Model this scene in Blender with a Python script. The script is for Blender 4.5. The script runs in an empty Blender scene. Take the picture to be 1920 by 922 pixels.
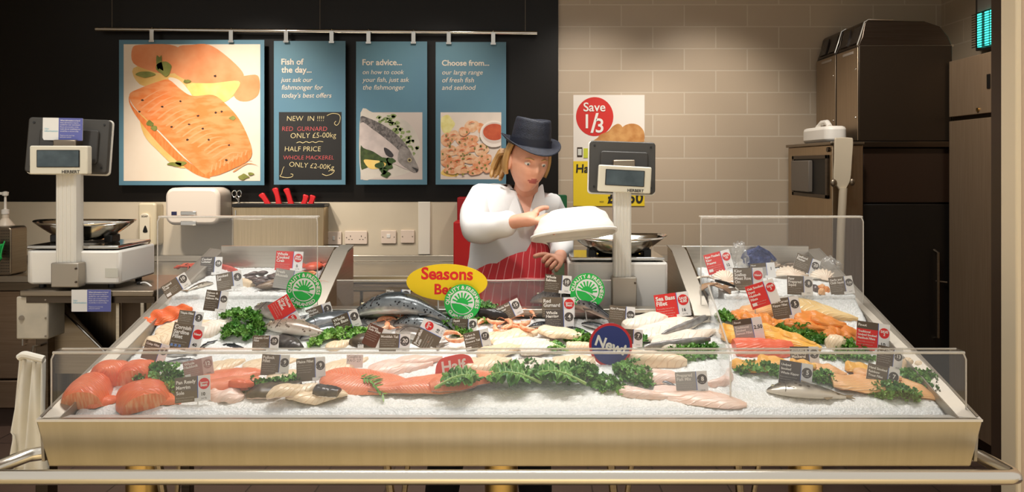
import bpy, bmesh, math, random
from mathutils import Vector, Matrix, noise

S = bpy.context.scene
C = S.collection
R = random.Random(7)
PI = math.pi

# ---------------------------------------------------------------- camera, world, light
F, HC, VX, VY = 1400.0, 1.55, 985.0, 310.0        # focal length in pixels, eye height, vanishing point
cd = bpy.data.cameras.new('camera'); cam = bpy.data.objects.new('camera', cd); C.objects.link(cam)
cam.location = (0, 0, HC); cam.rotation_euler = (PI/2, 0, 0)
cd.sensor_width = 36; cd.lens = 36*F/1920
cd.shift_x = -(VX-960)/1920; cd.shift_y = -(461-VY)/1920
cd.clip_start = .05
S.camera = cam

w = bpy.data.worlds.new('world'); S.world = w; w.use_nodes = True
bg = w.node_tree.nodes['Background']; bg.inputs[0].default_value = (1.0, .94, .86, 1); bg.inputs[1].default_value = .50

def area(name, loc, rot, sx, sy, power, col, spread=180):
    d = bpy.data.lights.new(name, 'AREA'); d.shape = 'RECTANGLE'; d.size = sx; d.size_y = sy
    d.energy = power; d.color = col; d.spread = math.radians(spread)
    o = bpy.data.objects.new(name, d); C.objects.link(o); o.location = loc; o.rotation_euler = rot
    return o
def spot(name, loc, target, power, col, ang, blend=.6, r=.05):
    d = bpy.data.lights.new(name, 'SPOT'); d.energy = power; d.color = col
    d.spot_size = math.radians(ang); d.spot_blend = blend; d.shadow_soft_size = r
    o = bpy.data.objects.new(name, d); C.objects.link(o); o.location = loc
    o.rotation_euler = (Vector(target)-Vector(loc)).to_track_quat('-Z', 'Y').to_euler()
    return o
WARM = (1, .92, .82); NEUT = (1, .97, .92)
area('counter_lamp', (-.05, 2.8, 2.95), (math.radians(-4), 0, 0), 2.5, .4, 12, NEUT, 80)
area('aisle_lamp', (0, -.4, 3.0), (math.radians(-12), 0, 0), 5.0, 1.2, 98, WARM, 95)
for i, (lx, tx, pw) in enumerate(((-1.9, -1.75, 104), (.35, .45, 64), (1.15, 1.2, 64), (-.5, -.7, 44))):
    spot('wall_spot', (lx, 3.9, 2.95), (tx, 4.98, 1.3), pw, WARM, 70, .9, .06)
spot('prep_fill', (-2.3, 3.2, 2.95), (-2.0, 4.6, .9), 130, WARM, 70, .8, .08)  # added fill light to brighten the back counter and splashback at the left
spot('scale_fill', (-1.7, 1.5, 2.95), (-1.6, 2.7, 1.1), 50, NEUT, 40, .8, .1)  # added fill light for the left scale and its stand
spot('corner_fill', (1.35, 3.3, 2.95), (2.45, 4.1, 1.6), 75, WARM, 70, .8, .08)  # added fill light, lifts the fridge and the right corner
spot('person_fill', (-.2, 1.7, 2.95), (.0, 3.0, 1.30), 52, NEUT, 50, .8, .1)  # added fill light that brightens the fishmonger's coat and face

vs = S.view_settings
vs.view_transform = 'Standard'; vs.look = 'None'; vs.exposure = 0.3; vs.gamma = 1; vs.use_curve_mapping = False
S.cycles.transparent_max_bounces = 24
S.cycles.max_bounces = 8
S.cycles.caustics_reflective = False; S.cycles.caustics_refractive = False

# ---------------------------------------------------------------- helpers: places
def P(px, py, Y):                      # a photograph direction taken to distance Y
    return Vector(((px-VX)*Y/F, Y, HC-(py-VY)*Y/F))
BEDS = {'L': (.350, .256), 'U': (.861, .09), 'S': (-.735, .70)}   # ice planes z = a + b*y: front bed, raised rear beds, slope between them
def side(x): return x < -.735 or x > .64
def bhit(px, py, bed, up=0.0):
    a, b = BEDS[bed]; y = (HC-a-up*math.sqrt(1+b*b))/(b+(py-VY)/F)
    return P(px, py, y)
def hit(px, py, bed='L', up=0.0):
    if bed == 'L':
        q = bhit(px, py, 'S', up)
        if q.y > 2.42 and side(q.x): return q
    return bhit(px, py, bed, up)
def bedz(y, bed='L', x=0.0):
    a, b = BEDS[bed]; z = a+b*y
    if bed == 'L' and side(x): z = max(z, min(BEDS['S'][0]+BEDS['S'][1]*y, 1.095))
    return z
def bedn(bed): return Vector((0, -BEDS[bed][1], 1)).normalized()
def lay(p0, p1, bed='L', up=0.0):      # frame of a thing lying on the ice from p0 to p1
    A = hit(*p0, bed, up); B = hit(*p1, bed, up)
    X = (B-A); L = X.length; X.normalize(); Z = bedn(bed)
    if bed == 'L':
        k = sum(1 for q in (A, B) if side(q.x) and q.y > 2.42)/2
        Z = (Z*(1-k)+bedn('S')*k).normalized()
    Y = Z.cross(X).normalized(); Z = X.cross(Y)
    M = Matrix(((X.x, Y.x, Z.x, A.x), (X.y, Y.y, Z.y, A.y), (X.z, Y.z, Z.z, A.z), (0, 0, 0, 1)))
    return M, L, (1 if X.x >= 0 else -1)

# ---------------------------------------------------------------- helpers: objects
def tag(o, label=None, cat=None, group=None, kind=None):
    if label: o['label'] = label
    if cat: o['category'] = cat
    if group: o['group'] = group
    if kind: o['kind'] = kind
    return o
def thing(name, label, cat, loc=(0, 0, 0), group=None):
    o = bpy.data.objects.new(name, None); C.objects.link(o); o.location = loc; o.empty_display_size = .05
    return tag(o, label, cat, group)
def W(o):
    m = o.matrix_basis.copy(); p = o.parent
    while p: m = p.matrix_basis @ m; p = p.parent
    return m

class MB:
    def __init__(s): s.v = []; s.f = []; s.m = []; s.uv = []; s.hasuv = False
    def add(s, vs, fs, mi=0, uv=None):
        n = len(s.v); s.v += [Vector(v) for v in vs]
        s.f += [tuple(i+n for i in f) for f in fs]; s.m += [mi]*len(fs)
        if uv: s.uv += uv; s.hasuv = True
        else: s.uv += [(0, 0)]*len(vs)
        return s
    def xf(s, M): s.v = [M @ v for v in s.v]; return s
    def join(s, o, mi=None):
        n = len(s.v); s.v += o.v; s.f += [tuple(i+n for i in f) for f in o.f]
        s.m += o.m if mi is None else [mi]*len(o.f); s.uv += o.uv; s.hasuv |= o.hasuv; return s
    def build(s, name, mats, parent=None, smooth=35, bevel=0, sub=0, normals=True, weld=False):
        me = bpy.data.meshes.new(name)
        vs = s.v
        if parent is not None:
            inv = W(parent).inverted(); vs = [inv @ v for v in vs]
        me.from_pydata([tuple(v) for v in vs], [], s.f)
        if not isinstance(mats, (list, tuple)): mats = [mats]
        for m in mats: me.materials.append(m)
        if len(mats) > 1: me.polygons.foreach_set('material_index', s.m)
        if s.hasuv:
            ul = me.uv_layers.new(name='UVMap')
            co = [0.0]*(2*len(me.loops))
            for i, l in enumerate(me.loops): co[2*i], co[2*i+1] = s.uv[l.vertex_index]
            ul.data.foreach_set('uv', co)
        if normals or weld:
            bm = bmesh.new(); bm.from_mesh(me)
            if weld: bmesh.ops.remove_doubles(bm, verts=bm.verts, dist=1e-5)
            bmesh.ops.recalc_face_normals(bm, faces=bm.faces); bm.to_mesh(me); bm.free()
        if smooth:
            me.shade_smooth()
            if smooth < 180: me.set_sharp_from_angle(angle=math.radians(smooth))
        me.update()
        o = bpy.data.objects.new(name, me); C.objects.link(o)
        if parent is not None: o.parent = parent
        if bevel:
            b = o.modifiers.new('bevel', 'BEVEL'); b.width = bevel; b.segments = 2; b.limit_method = 'ANGLE'; b.angle_limit = math.radians(40)
        if sub:
            b = o.modifiers.new('subdivision', 'SUBSURF'); b.levels = sub; b.render_levels = sub
        return o

BF = [(0, 1, 3, 2), (4, 6, 7, 5), (0, 4, 5, 1), (2, 3, 7, 6), (0, 2, 6, 4), (1, 5, 7, 3)]
def box(mb, lo, hi, M=None, mi=0):
    vs = [Vector((x, y, z)) for x in (lo[0], hi[0]) for y in (lo[1], hi[1]) for z in (lo[2], hi[2])]
    if M is not None: vs = [M @ v for v in vs]
    return mb.add(vs, BF, mi)
def ext(mb, pts, vec, mi=0):           # closed outline carried along a vector
    n = len(pts); pts = [Vector(p) for p in pts]; vec = Vector(vec)
    fs = [tuple(range(n)), tuple(range(2*n-1, n-1, -1))]+[(i, (i+1) % n, (i+1) % n+n, i+n) for i in range(n)]
    return mb.add(pts+[p+vec for p in pts], fs, mi)
def tube(mb, pts, r, n=10, cap=True, mi=0, flat=1.0):
    pts = [Vector(p) for p in pts]; k = len(pts)
    rs = r if isinstance(r, (list, tuple)) else [r]*k
    t = (pts[1]-pts[0]).normalized(); u = t.orthogonal().normalized()
    vs = []; fs = []
    for i in range(k):
        a = pts[max(i-1, 0)]; b = pts[min(i+1, k-1)]; t2 = (b-a).normalized()
        u = (u-t2*u.dot(t2)); u = u.normalized() if u.length > 1e-6 else t2.orthogonal().normalized()
        v = t2.cross(u)
        for j in range(n):
            an = 2*PI*j/n; vs.append(pts[i]+u*math.cos(an)*rs[i]+v*math.sin(an)*rs[i]*flat)
    for i in range(k-1):
        for j in range(n):
            fs.append((i*n+j, i*n+(j+1) % n, (i+1)*n+(j+1) % n, (i+1)*n+j))
    if cap: fs += [tuple(range(n-1, -1, -1)), tuple(range((k-1)*n, k*n))]
    return mb.add(vs, fs, mi)
def lathe(mb, prof, M, n=28, mi=0, sx=1, sy=1):
    vs = []; fs = []; k = len(prof)
    for r, z in prof:
        for j in range(n):
            a = 2*PI*j/n; vs.append(M @ Vector((r*sx*math.cos(a), r*sy*math.sin(a), z)))
    for i in range(k-1):
        for j in range(n):
            fs.append((i*n+j, i*n+(j+1) % n, (i+1)*n+(j+1) % n, (i+1)*n+j))
    if prof[0][0] > 1e-5: fs.append(tuple(range(n-1, -1, -1)))
    if prof[-1][0] > 1e-5: fs.append(tuple(range((k-1)*n, k*n)))
    return mb.add(vs, fs, mi)
def grid(mb, fn, nu, nv, mi=0, wrapu=False, uv=True):
    vs = []; uvs = []; fs = []; cu = nu if wrapu else nu+1
    for j in range(nv+1):
        for i in range(cu):
            u = i/nu; v = j/nv; vs.append(fn(u, v)); uvs.append((u, v))
    for j in range(nv):
        for i in range(nu):
            i2 = (i+1) % cu if wrapu else i+1
            fs.append((j*cu+i, j*cu+i2, (j+1)*cu+i2, (j+1)*cu+i))
    return mb.add(vs, fs, mi, uvs if uv else None)
def ball(mb, c, rx, ry=None, rz=None, M=None, n=14, k=8, mi=0):
    ry = rx if ry is None else ry; rz = rx if rz is None else rz; c = Vector(c)
    vs = []; fs = []
    for i in range(k+1):
        e = -PI/2+PI*i/k
        for j in range(n):
            a = 2*PI*j/n; p = Vector((rx*math.cos(e)*math.cos(a), ry*math.cos(e)*math.sin(a), rz*math.sin(e)))
            vs.append(c+(M @ p if M is not None else p))
    for i in range(k):
        for j in range(n): fs.append((i*n+j, i*n+(j+1) % n, (i+1)*n+(j+1) % n, (i+1)*n+j))
    return mb.add(vs, fs, mi)
def smoothloop(pts, k=5, closed=True):  # Catmull-Rom through the points
    n = len(pts); out = []; pts = [Vector(p) for p in pts]
    for i in range(n if closed else n-1):
        g = (lambda q: pts[q % n]) if closed else (lambda q: pts[min(max(q, 0), n-1)])
        a, b, c, d = g(i-1), g(i), g(i+1), g(i+2)
        for j in range(k):
            t = j/k
            out.append(.5*((2*b)+(c-a)*t+(2*a-5*b+4*c-d)*t*t+(3*b-a-3*c+d)*t**3))
    if not closed: out.append(pts[-1])
    return out
def interp(tab, t):
    for (a, x), (b, y) in zip(tab, tab[1:]):
        if t <= b:
            s = (t-a)/(b-a) if b > a else 0; s = s*s*(3-2*s)*.5+s*.5; return x+(y-x)*s
    return tab[-1][1]
def rot(ax, deg): return Matrix.Rotation(math.radians(deg), 4, ax)
def T(*v): return Matrix.Translation(Vector(v[0]) if len(v) == 1 else Vector(v))
def rrect(w, h, r, k=5):               # rounded rectangle outline in XZ around 0
    out = []
    for cx, cz, a0 in ((w/2-r, h/2-r, 0), (-w/2+r, h/2-r, 90), (-w/2+r, -h/2+r, 180), (w/2-r, -h/2+r, 270)):
        for j in range(k+1):
            a = math.radians(a0+90*j/k); out.append(Vector((cx+r*math.cos(a), 0, cz+r*math.sin(a))))
    return out
def ell(w, h, n=40, c=(0, 0)): return [Vector((c[0]+w/2*math.cos(2*PI*i/n), 0, c[1]+h/2*math.sin(2*PI*i/n))) for i in range(n)]

# ---------------------------------------------------------------- helpers: lettering
_tc = {}
def glyphs(s, bold=0.0, res=3):
    k = (s, bold, res)
    if k not in _tc:
        cu = bpy.data.curves.new('lettering', 'FONT'); cu.body = s; cu.size = 1; cu.offset = bold; cu.resolution_u = res
        o = bpy.data.objects.new('lettering', cu); C.objects.link(o)
        dg = bpy.context.evaluated_depsgraph_get(); me = bpy.data.meshes.new_from_object(o.evaluated_get(dg))
        vs = [(v.co.x, v.co.y) for v in me.vertices]; fs = [tuple(p.vertices) for p in me.polygons]
        bpy.data.objects.remove(o); bpy.data.curves.remove(cu); bpy.data.meshes.remove(me)
        xs = [v[0] for v in vs] or [0]; ys = [v[1] for v in vs] or [0]
        _tc[k] = (vs, fs, min(xs), max(xs), min(ys), max(ys))
    return _tc[k]
def text(mb, s, M, x, z, w=None, h=None, align='l', shear=0.0, bold=0.0, mi=0, res=3, squash=None):
    # left end (or middle) at x, baseline at z, in the plane y = 0 of M; fitted to width w or capital height h
    vs, fs, x0, x1, y0, y1 = glyphs(s, bold, res)
    if not vs: return mb
    k = w/(x1-x0) if w else h/.7
    kz = k if not squash else h/.7
    if w and h and not squash: k = min(k, h/.7); kz = k
    ox = x if align == 'l' else x-(x1-x0)*k/2
    return mb.add([M @ Vector((ox+(vx-x0)*k+shear*vy*kz, 0, z+vy*kz)) for vx, vy in vs], fs, mi)

# ---------------------------------------------------------------- materials
def lin(c):
    return tuple(((v/255)/12.92 if v/255 <= .04045 else ((v/255+.055)/1.055)**2.4) for v in c)+(1,)
def nodes(m): m.use_nodes = True; return m.node_tree.nodes, m.node_tree.links
def mat(name, rgb, rough=.5, metal=0, rgb2=None, vs=12, stretch=(1, 1, 1), bump=0, bs=80, spec=.5, emit=0, sss=0, coat=0, contrast=(.35, .65), bstretch=None):
    m = bpy.data.materials.new(name); N, Lk = nodes(m); b = N['Principled BSDF']
    b.inputs['Base Color'].default_value = lin(rgb); b.inputs['Roughness'].default_value = rough; b.inputs['Metallic'].default_value = metal
    b.inputs['Specular IOR Level'].default_value = spec
    if coat: b.inputs['Coat Weight'].default_value = coat; b.inputs['Coat Roughness'].default_value = .12
    if emit: b.inputs['Emission Color'].default_value = lin(rgb); b.inputs['Emission Strength'].default_value = emit
    if sss: b.inputs['Subsurface Weight'].default_value = sss; b.inputs['Subsurface Radius'].default_value = (.02, .01, .006)
    if rgb2 or bump:
        tc = N.new('ShaderNodeTexCoord')
    if rgb2:
        mp = N.new('ShaderNodeMapping'); mp.inputs['Scale'].default_value = stretch; Lk.new(tc.outputs['Object'], mp.inputs[0])
        nz = N.new('ShaderNodeTexNoise'); nz.inputs['Scale'].default_value = vs; nz.inputs['Detail'].default_value = 5; Lk.new(mp.outputs[0], nz.inputs['Vector'])
        cr = N.new('ShaderNodeValToRGB'); cr.color_ramp.elements[0].position = contrast[0]; cr.color_ramp.elements[1].position = contrast[1]
        cr.color_ramp.elements[0].color = lin(rgb); cr.color_ramp.elements[1].color = lin(rgb2)
        Lk.new(nz.outputs[0], cr.inputs[0]); Lk.new(cr.outputs[0], b.inputs['Base Color'])
    if bump:
        mp2 = N.new('ShaderNodeMapping'); mp2.inputs['Scale'].default_value = bstretch or (1, 1, 1); Lk.new(tc.outputs['Object'], mp2.inputs[0])
        n2 = N.new('ShaderNodeTexNoise'); n2.inputs['Scale'].default_value = bs; n2.inputs['Detail'].default_value = 4; Lk.new(mp2.outputs[0], n2.inputs['Vector'])
        bp = N.new('ShaderNodeBump'); bp.inputs['Strength'].default_value = bump; bp.inputs['Distance'].default_value = .01
        Lk.new(n2.outputs[0], bp.inputs['Height']); Lk.new(bp.outputs[0], b.inputs['Normal'])
    return m
def acrylic(name, f0=.05, tint=(1, 1, 1), haze=0.0):
    m = bpy.data.materials.new(name); N, Lk = nodes(m); N.remove(N['Principled BSDF'])
    out = N['Material Output']; t = N.new('ShaderNodeBsdfTransparent'); t.inputs[0].default_value = (*tint, 1)
    g = N.new('ShaderNodeBsdfGlossy'); g.inputs['Roughness'].default_value = .02; g.inputs[0].default_value = (1, 1, 1, 1)
    lw = N.new('ShaderNodeLayerWeight'); lw.inputs[0].default_value = .5
    p5 = N.new('ShaderNodeMath'); p5.operation = 'POWER'; Lk.new(lw.outputs['Facing'], p5.inputs[0]); p5.inputs[1].default_value = 5
    ma = N.new('ShaderNodeMath'); ma.operation = 'MULTIPLY_ADD'; Lk.new(p5.outputs[0], ma.inputs[0]); ma.inputs[1].default_value = .5; ma.inputs[2].default_value = f0*.7
    mx = N.new('ShaderNodeMixShader'); Lk.new(ma.outputs[0], mx.inputs[0]); Lk.new(t.outputs[0], mx.inputs[1]); Lk.new(g.outputs[0], mx.inputs[2])
    last = mx
    if haze:
        d = N.new('ShaderNodeBsdfDiffuse'); d.inputs[0].default_value = (.9, .9, .88, 1)
        m2 = N.new('ShaderNodeMixShader'); m2.inputs[0].default_value = haze
        Lk.new(mx.outputs[0], m2.inputs[1]); Lk.new(d.outputs[0], m2.inputs[2]); last = m2
    Lk.new(last.outputs[0], out.inputs[0]); return m
def fishmat(name, back, side, belly, spot=None, ss=90, metal=.35, wob=.12, edge=(.40, .62), rough=.22):
    m = bpy.data.materials.new(name); N, Lk = nodes(m); b = N['Principled BSDF']
    uv = N.new('ShaderNodeUVMap'); sp = N.new('ShaderNodeSeparateXYZ'); Lk.new(uv.outputs[0], sp.inputs[0])
    tc = N.new('ShaderNodeTexCoord'); nz = N.new('ShaderNodeTexNoise'); nz.inputs['Scale'].default_value = 45; nz.inputs['Detail'].default_value = 5
    Lk.new(tc.outputs['Object'], nz.inputs['Vector'])
    ma = N.new('ShaderNodeMath'); ma.operation = 'MULTIPLY_ADD'; Lk.new(nz.outputs[0], ma.inputs[0]); ma.inputs[1].default_value = wob*2; ma.inputs[2].default_value = -wob
    ad = N.new('ShaderNodeMath'); ad.operation = 'ADD'; Lk.new(sp.outputs[1], ad.inputs[0]); Lk.new(ma.outputs[0], ad.inputs[1])
    cr = N.new('ShaderNodeValToRGB'); e = cr.color_ramp.elements
    e[0].position = edge[0]-.2; e[0].color = lin(belly); e[1].position = edge[1]+.12; e[1].color = lin(back)
    x = e.new(edge[0]); x.color = lin(side); x = e.new(edge[1]); x.color = lin([(p+2*q)/3 for p, q in zip(side, back)])
    Lk.new(ad.outputs[0], cr.inputs[0]); last = cr.outputs[0]
    if spot:
        vo = N.new('ShaderNodeTexVoronoi'); vo.inputs['Scale'].default_value = ss; Lk.new(tc.outputs['Object'], vo.inputs['Vector'])
        lt = N.new('ShaderNodeMath'); lt.operation = 'LESS_THAN'; Lk.new(vo.outputs['Distance'], lt.inputs[0]); lt.inputs[1].default_value = .3
        gt = N.new('ShaderNodeMath'); gt.operation = 'GREATER_THAN'; Lk.new(ad.outputs[0], gt.inputs[0]); gt.inputs[1].default_value = edge[0]
        mu = N.new('ShaderNodeMath'); mu.operation = 'MULTIPLY'; Lk.new(lt.outputs[0], mu.inputs[0]); Lk.new(gt.outputs[0], mu.inputs[1])
        mx = N.new('ShaderNodeMix'); mx.data_type = 'RGBA'; Lk.new(mu.outputs[0], mx.inputs[0]); Lk.new(last, mx.inputs[6]); mx.inputs[7].default_value = lin(spot); last = mx.outputs[2]
    Lk.new(last, b.inputs['Base Color']); b.inputs['Metallic'].default_value = metal; b.inputs['Roughness'].default_value = rough
    return m
def filletmat(name, rgb, line, n=26, slant=6, width=.3, rgb2=None, rough=.3, amt=.6):
    m = bpy.data.materials.new(name); N, Lk = nodes(m); b = N['Principled BSDF']
    uv = N.new('ShaderNodeUVMap'); sp = N.new('ShaderNodeSeparateXYZ'); Lk.new(uv.outputs[0], sp.inputs[0])
    def mth(op, a, bb=None, c=None):
        q = N.new('ShaderNodeMath'); q.operation = op
        for i, val in enumerate((a, bb, c)):
            if val is None: continue
            if isinstance(val, (int, float)): q.inputs[i].default_value = val
            else: Lk.new(val, q.inputs[i])
        return q.outputs[0]
    tc = N.new('ShaderNodeTexCoord'); nz = N.new('ShaderNodeTexNoise'); nz.inputs['Scale'].default_value = 18; nz.inputs['Detail'].default_value = 4
    Lk.new(tc.outputs['Object'], nz.inputs['Vector'])
    av = mth('ABSOLUTE', mth('SUBTRACT', sp.outputs[1], .5))
    s = mth('ADD', mth('MULTIPLY', sp.outputs[0], n), mth('MULTIPLY', av, slant)); s = mth('ADD', s, mth('MULTIPLY', nz.outputs[0], 2.5))
    fr = mth('ABSOLUTE', mth('SUBTRACT', mth('FRACT', s), .5))
    cr = N.new('ShaderNodeValToRGB'); e = cr.color_ramp.elements; e[0].position = 0; e[0].color = (1, 1, 1, 1); e[1].position = width; e[1].color = (0, 0, 0, 1)
    Lk.new(fr, cr.inputs[0])
    base = N.new('ShaderNodeMix'); base.data_type = 'RGBA'; base.inputs[6].default_value = lin(rgb); base.inputs[7].default_value = lin(rgb2 or rgb)
    r2 = N.new('ShaderNodeValToRGB'); r2.color_ramp.elements[0].position = .4; r2.color_ramp.elements[1].position = .62; Lk.new(nz.outputs[0], r2.inputs[0]); Lk.new(r2.outputs[0], base.inputs[0])
    mx = N.new('ShaderNodeMix'); mx.data_type = 'RGBA'; Lk.new(mth('MULTIPLY', cr.outputs[0], amt), mx.inputs[0]); Lk.new(base.outputs[2], mx.inputs[6]); mx.inputs[7].default_value = lin(line)
    Lk.new(mx.outputs[2], b.inputs['Base Color']); b.inputs['Roughness'].default_value = rough
    bp = N.new('ShaderNodeBump'); bp.inputs['Strength'].default_value = .35; bp.inputs['Distance'].default_value = .004
    Lk.new(cr.outputs[0], bp.inputs['Height']); Lk.new(bp.outputs[0], b.inputs['Normal'])
    return m
def flat(name, rgb, rough=.55): return mat(name, rgb, rough)

def steelmat(name, rgb, rough=.3, horiz=True, var=10):
    return mat(name, rgb, rough, 1.0, rgb2=[max(0, c-var) for c in rgb], vs=6, stretch=(.6, .6, 30) if horiz else (30, 30, .6), bump=.03, bs=14, bstretch=(1, 1, 40) if horiz else (40, 40, 1))
STEEL = steelmat('brushed_steel', (205, 198, 186))
STEELV = steelmat('brushed_steel_upright', (188, 176, 156), .32, False, 16)
STEELD = steelmat('dull_steel', (150, 138, 122), .38)
STEELK = steelmat('dark_steel', (92, 82, 72), .35)
CHROME = mat('polished_steel', (215, 212, 205), .12, 1)
FASCIA = mat('fascia_steel', (196, 186, 166), .36, 1, rgb2=(190, 180, 159), vs=5, stretch=(10, 1, .8), bump=.03, bs=12, bstretch=(30, 1, 1))
WHITEP = mat('white_plastic', (232, 228, 220), .4)
GREYP = mat('pale_grey_plastic', (222, 218, 208), .45)
DARKP = mat('charcoal_plastic', (58, 55, 50), .45)
BLACKP = mat('black_plastic', (18, 17, 16), .4)
REDP = mat('red_plastic', (206, 34, 38), .35)
GREENP = mat('green_plastic', (30, 165, 80), .4)
BRASSY = mat('warm_steel', (200, 170, 110), .3, 1)
LIPST = mat('satin_lip_steel', (232, 228, 220), .55, .45)
CAPST = mat('satin_cap_steel', (176, 168, 156), .5, .9)
SCREEN = mat('display_glass', (52, 66, 72), .12, coat=.5, rgb2=(70, 84, 90), vs=18)
ACR = acrylic('clear_acrylic', .05, haze=.018)
ACRH = acrylic('hazy_acrylic', .05, haze=.04)
ACREDGE = mat('polished_acrylic_edge', (228, 222, 212), .15, coat=1)
ACREDGE.node_tree.nodes['Principled BSDF'].inputs['Alpha'].default_value = .55
BAG = acrylic('clear_film', .12, haze=.10)
INK = flat('white_lettering', (240, 236, 228)); INKK = flat('black_lettering', (32, 28, 26)); INKR = flat('red_lettering', (226, 30, 30))
INKC = flat('cream_lettering', (228, 214, 196))
# ================================================================ the setting
def struct(name, mb, m, **k): return tag(mb.build(name, m, **k), kind='structure')
def tilemat(name, rgb, rgb2, mortar, bw, rh, ms, axes, off=(0, 0), rough=.35, offset=.5):
    m = bpy.data.materials.new(name); N, Lk = nodes(m); b = N['Principled BSDF']
    tc = N.new('ShaderNodeTexCoord'); sp = N.new('ShaderNodeSeparateXYZ'); Lk.new(tc.outputs['Object'], sp.inputs[0])
    cb = N.new('ShaderNodeCombineXYZ')
    for i in range(2):
        ad = N.new('ShaderNodeMath'); ad.inputs[1].default_value = off[i]; Lk.new(sp.outputs[axes[i]], ad.inputs[0]); Lk.new(ad.outputs[0], cb.inputs[i])
    br = N.new('ShaderNodeTexBrick'); br.inputs['Scale'].default_value = 1; br.inputs['Brick Width'].default_value = bw; br.inputs['Row Height'].default_value = rh
    br.inputs['Mortar Size'].default_value = ms; br.inputs['Color1'].default_value = lin(rgb); br.inputs['Color2'].default_value = lin(rgb2); br.inputs['Mortar'].default_value = lin(mortar); br.inputs['Mortar Smooth'].default_value = .1
    br.offset = offset; Lk.new(cb.outputs[0], br.inputs['Vector'])
    Lk.new(br.outputs['Color'], b.inputs['Base Color']); b.inputs['Roughness'].default_value = rough
    bp = N.new('ShaderNodeBump'); bp.inputs['Strength'].default_value = .4; bp.inputs['Distance'].default_value = -.004; Lk.new(br.outputs['Fac'], bp.inputs['Height']); Lk.new(bp.outputs[0], b.inputs['Normal'])
    return m
YW = 4.98
mb = MB(); box(mb, (-4.2, YW, 0), (2.775, YW+.12, 3.1))
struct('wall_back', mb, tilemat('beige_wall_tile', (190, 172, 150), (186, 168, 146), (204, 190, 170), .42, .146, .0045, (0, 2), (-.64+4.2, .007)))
mb = MB(); box(mb, (2.775, 2.58, 0), (2.9, YW+.12, 3.1))
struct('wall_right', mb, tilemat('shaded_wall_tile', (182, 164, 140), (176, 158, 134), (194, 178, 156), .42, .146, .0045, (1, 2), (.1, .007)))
mb = MB(); box(mb, (-4.3, 1.2, 0), (-4.2, YW+.12, 3.1)); struct('wall_left', mb, mat('left_wall_paint', (150, 136, 116), .6))
mb = MB(); box(mb, (-4.2, 4.955, 1.31), (.219, YW-.0005, 3.1)); struct('trim_1', mb, mat('black_wall_panel', (13, 9, 5), .4, rgb2=(18, 13, 8), vs=1.5, spec=.3))
mb = MB(); box(mb, (-4.2, 4.958, .955), (.22, YW-.0005, 1.309)); struct('trim_2', mb, mat('cream_splashback', (214, 200, 176), .3, rgb2=(206, 192, 168), vs=3))
mb = MB(); box(mb, (-.71, 4.945, .96), (-.63, 4.9575, 1.309)); struct('trim_3', mb, mat('pale_reflection_strip', (236, 228, 212), .35), bevel=.003)  # pale strip modelled in place of a reflection on the splashback
mb = MB(); box(mb, (-4.2, 1.98, -.06), (2.9, YW+.12, 0)); struct('floor', mb, tilemat('brown_floor_tile', (104, 84, 74), (96, 78, 70), (60, 50, 46), .33, .33, .004, (0, 1), (4.3, .12), .3, 0))
mb = MB(); box(mb, (-4.2, -2.5, -.06), (4.2, 1.979, -.001)); struct('floor_shop', mb, mat('shop_floor_vinyl', (224, 202, 156), .4, rgb2=(214, 192, 146), vs=2))
mb = MB(); box(mb, (-4.3, 3.3, 3.1), (4.2, YW+.12, 3.2)); struct('ceiling', mb, mat('ceiling_paint', (206, 196, 180), .7))
mb = MB(); box(mb, (1.6425, 2.498, 0), (1.6625, 2.582, 3.1)); struct('trim_4', mb, mat('cream_door_post', (246, 230, 200), .45), bevel=.006)
mb = MB(); box(mb, (1.663, 2.502, 0), (4.2, 2.58, 3.1)); struct('wall_front', mb, mat('pinkish_wall_paint', (214, 190, 166), .55))
mb = MB(); box(mb, (1.672, 2.6, 0), (1.72, 2.68, 3.1)); struct('trim_5', mb, mat('dark_gap_strip', (60, 46, 36), .4))  # dark strip put in for the shaded gap beside the fridge

# ---------------------------------------------------------------- back counter
t = thing('back_counter', 'long stainless steel work counter running along the back wall under the cream splashback', 'counter', (-1.5, 4.5, 0))
mb = MB(); box(mb, (-4.15, 4.30, .875), (1.62, 4.955, .915)); mb.build('worktop', STEEL, t, bevel=.004)
mb = MB(); box(mb, (-4.15, 4.925, .916), (1.62, 4.955, .957)); mb.build('upstand', STEEL, t, bevel=.003)
mb = MB(); box(mb, (-4.15, 4.36, .82), (1.60, 4.40, .874)); mb.build('front_rail', STEELD, t)
dmat = steelmat('cupboard_door_steel', (186, 164, 142), .4, True, 12)
mb = MB(); box(mb, (-4.15, 4.42, .11), (1.6, 4.94, .819)); mb.build('carcass', STEELK, t)
for k in range(9):
    x0 = -4.13+k*.635
    mb = MB(); box(mb, (x0, 4.385, .30), (x0+.62, 4.418, .812)); d = mb.build('door', dmat, t, bevel=.003)
    mb = MB(); box(mb, (x0, 4.39, .125), (x0+.62, 4.418, .285)); mb.build('drawer_front', dmat, t, bevel=.003)
    mb = MB(); tube(mb, [(x0+.56, 4.385, .5), (x0+.56, 4.36, .5), (x0+.56, 4.36, .68), (x0+.56, 4.385, .68)], .006); mb.build('handle', CHROME, d)
mb = MB(); box(mb, (-4.15, 4.44, .0), (1.58, 4.5, .109)); mb.build('plinth', mat('brown_plinth', (70, 54, 46), .5), t)
# lower shelf rails glimpsed behind the notch
mb = MB(); tube(mb, [(-1.05, 4.33, .855), (.9, 4.33, .855)], .008); mb.build('towel_rail', CHROME, t)

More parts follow.
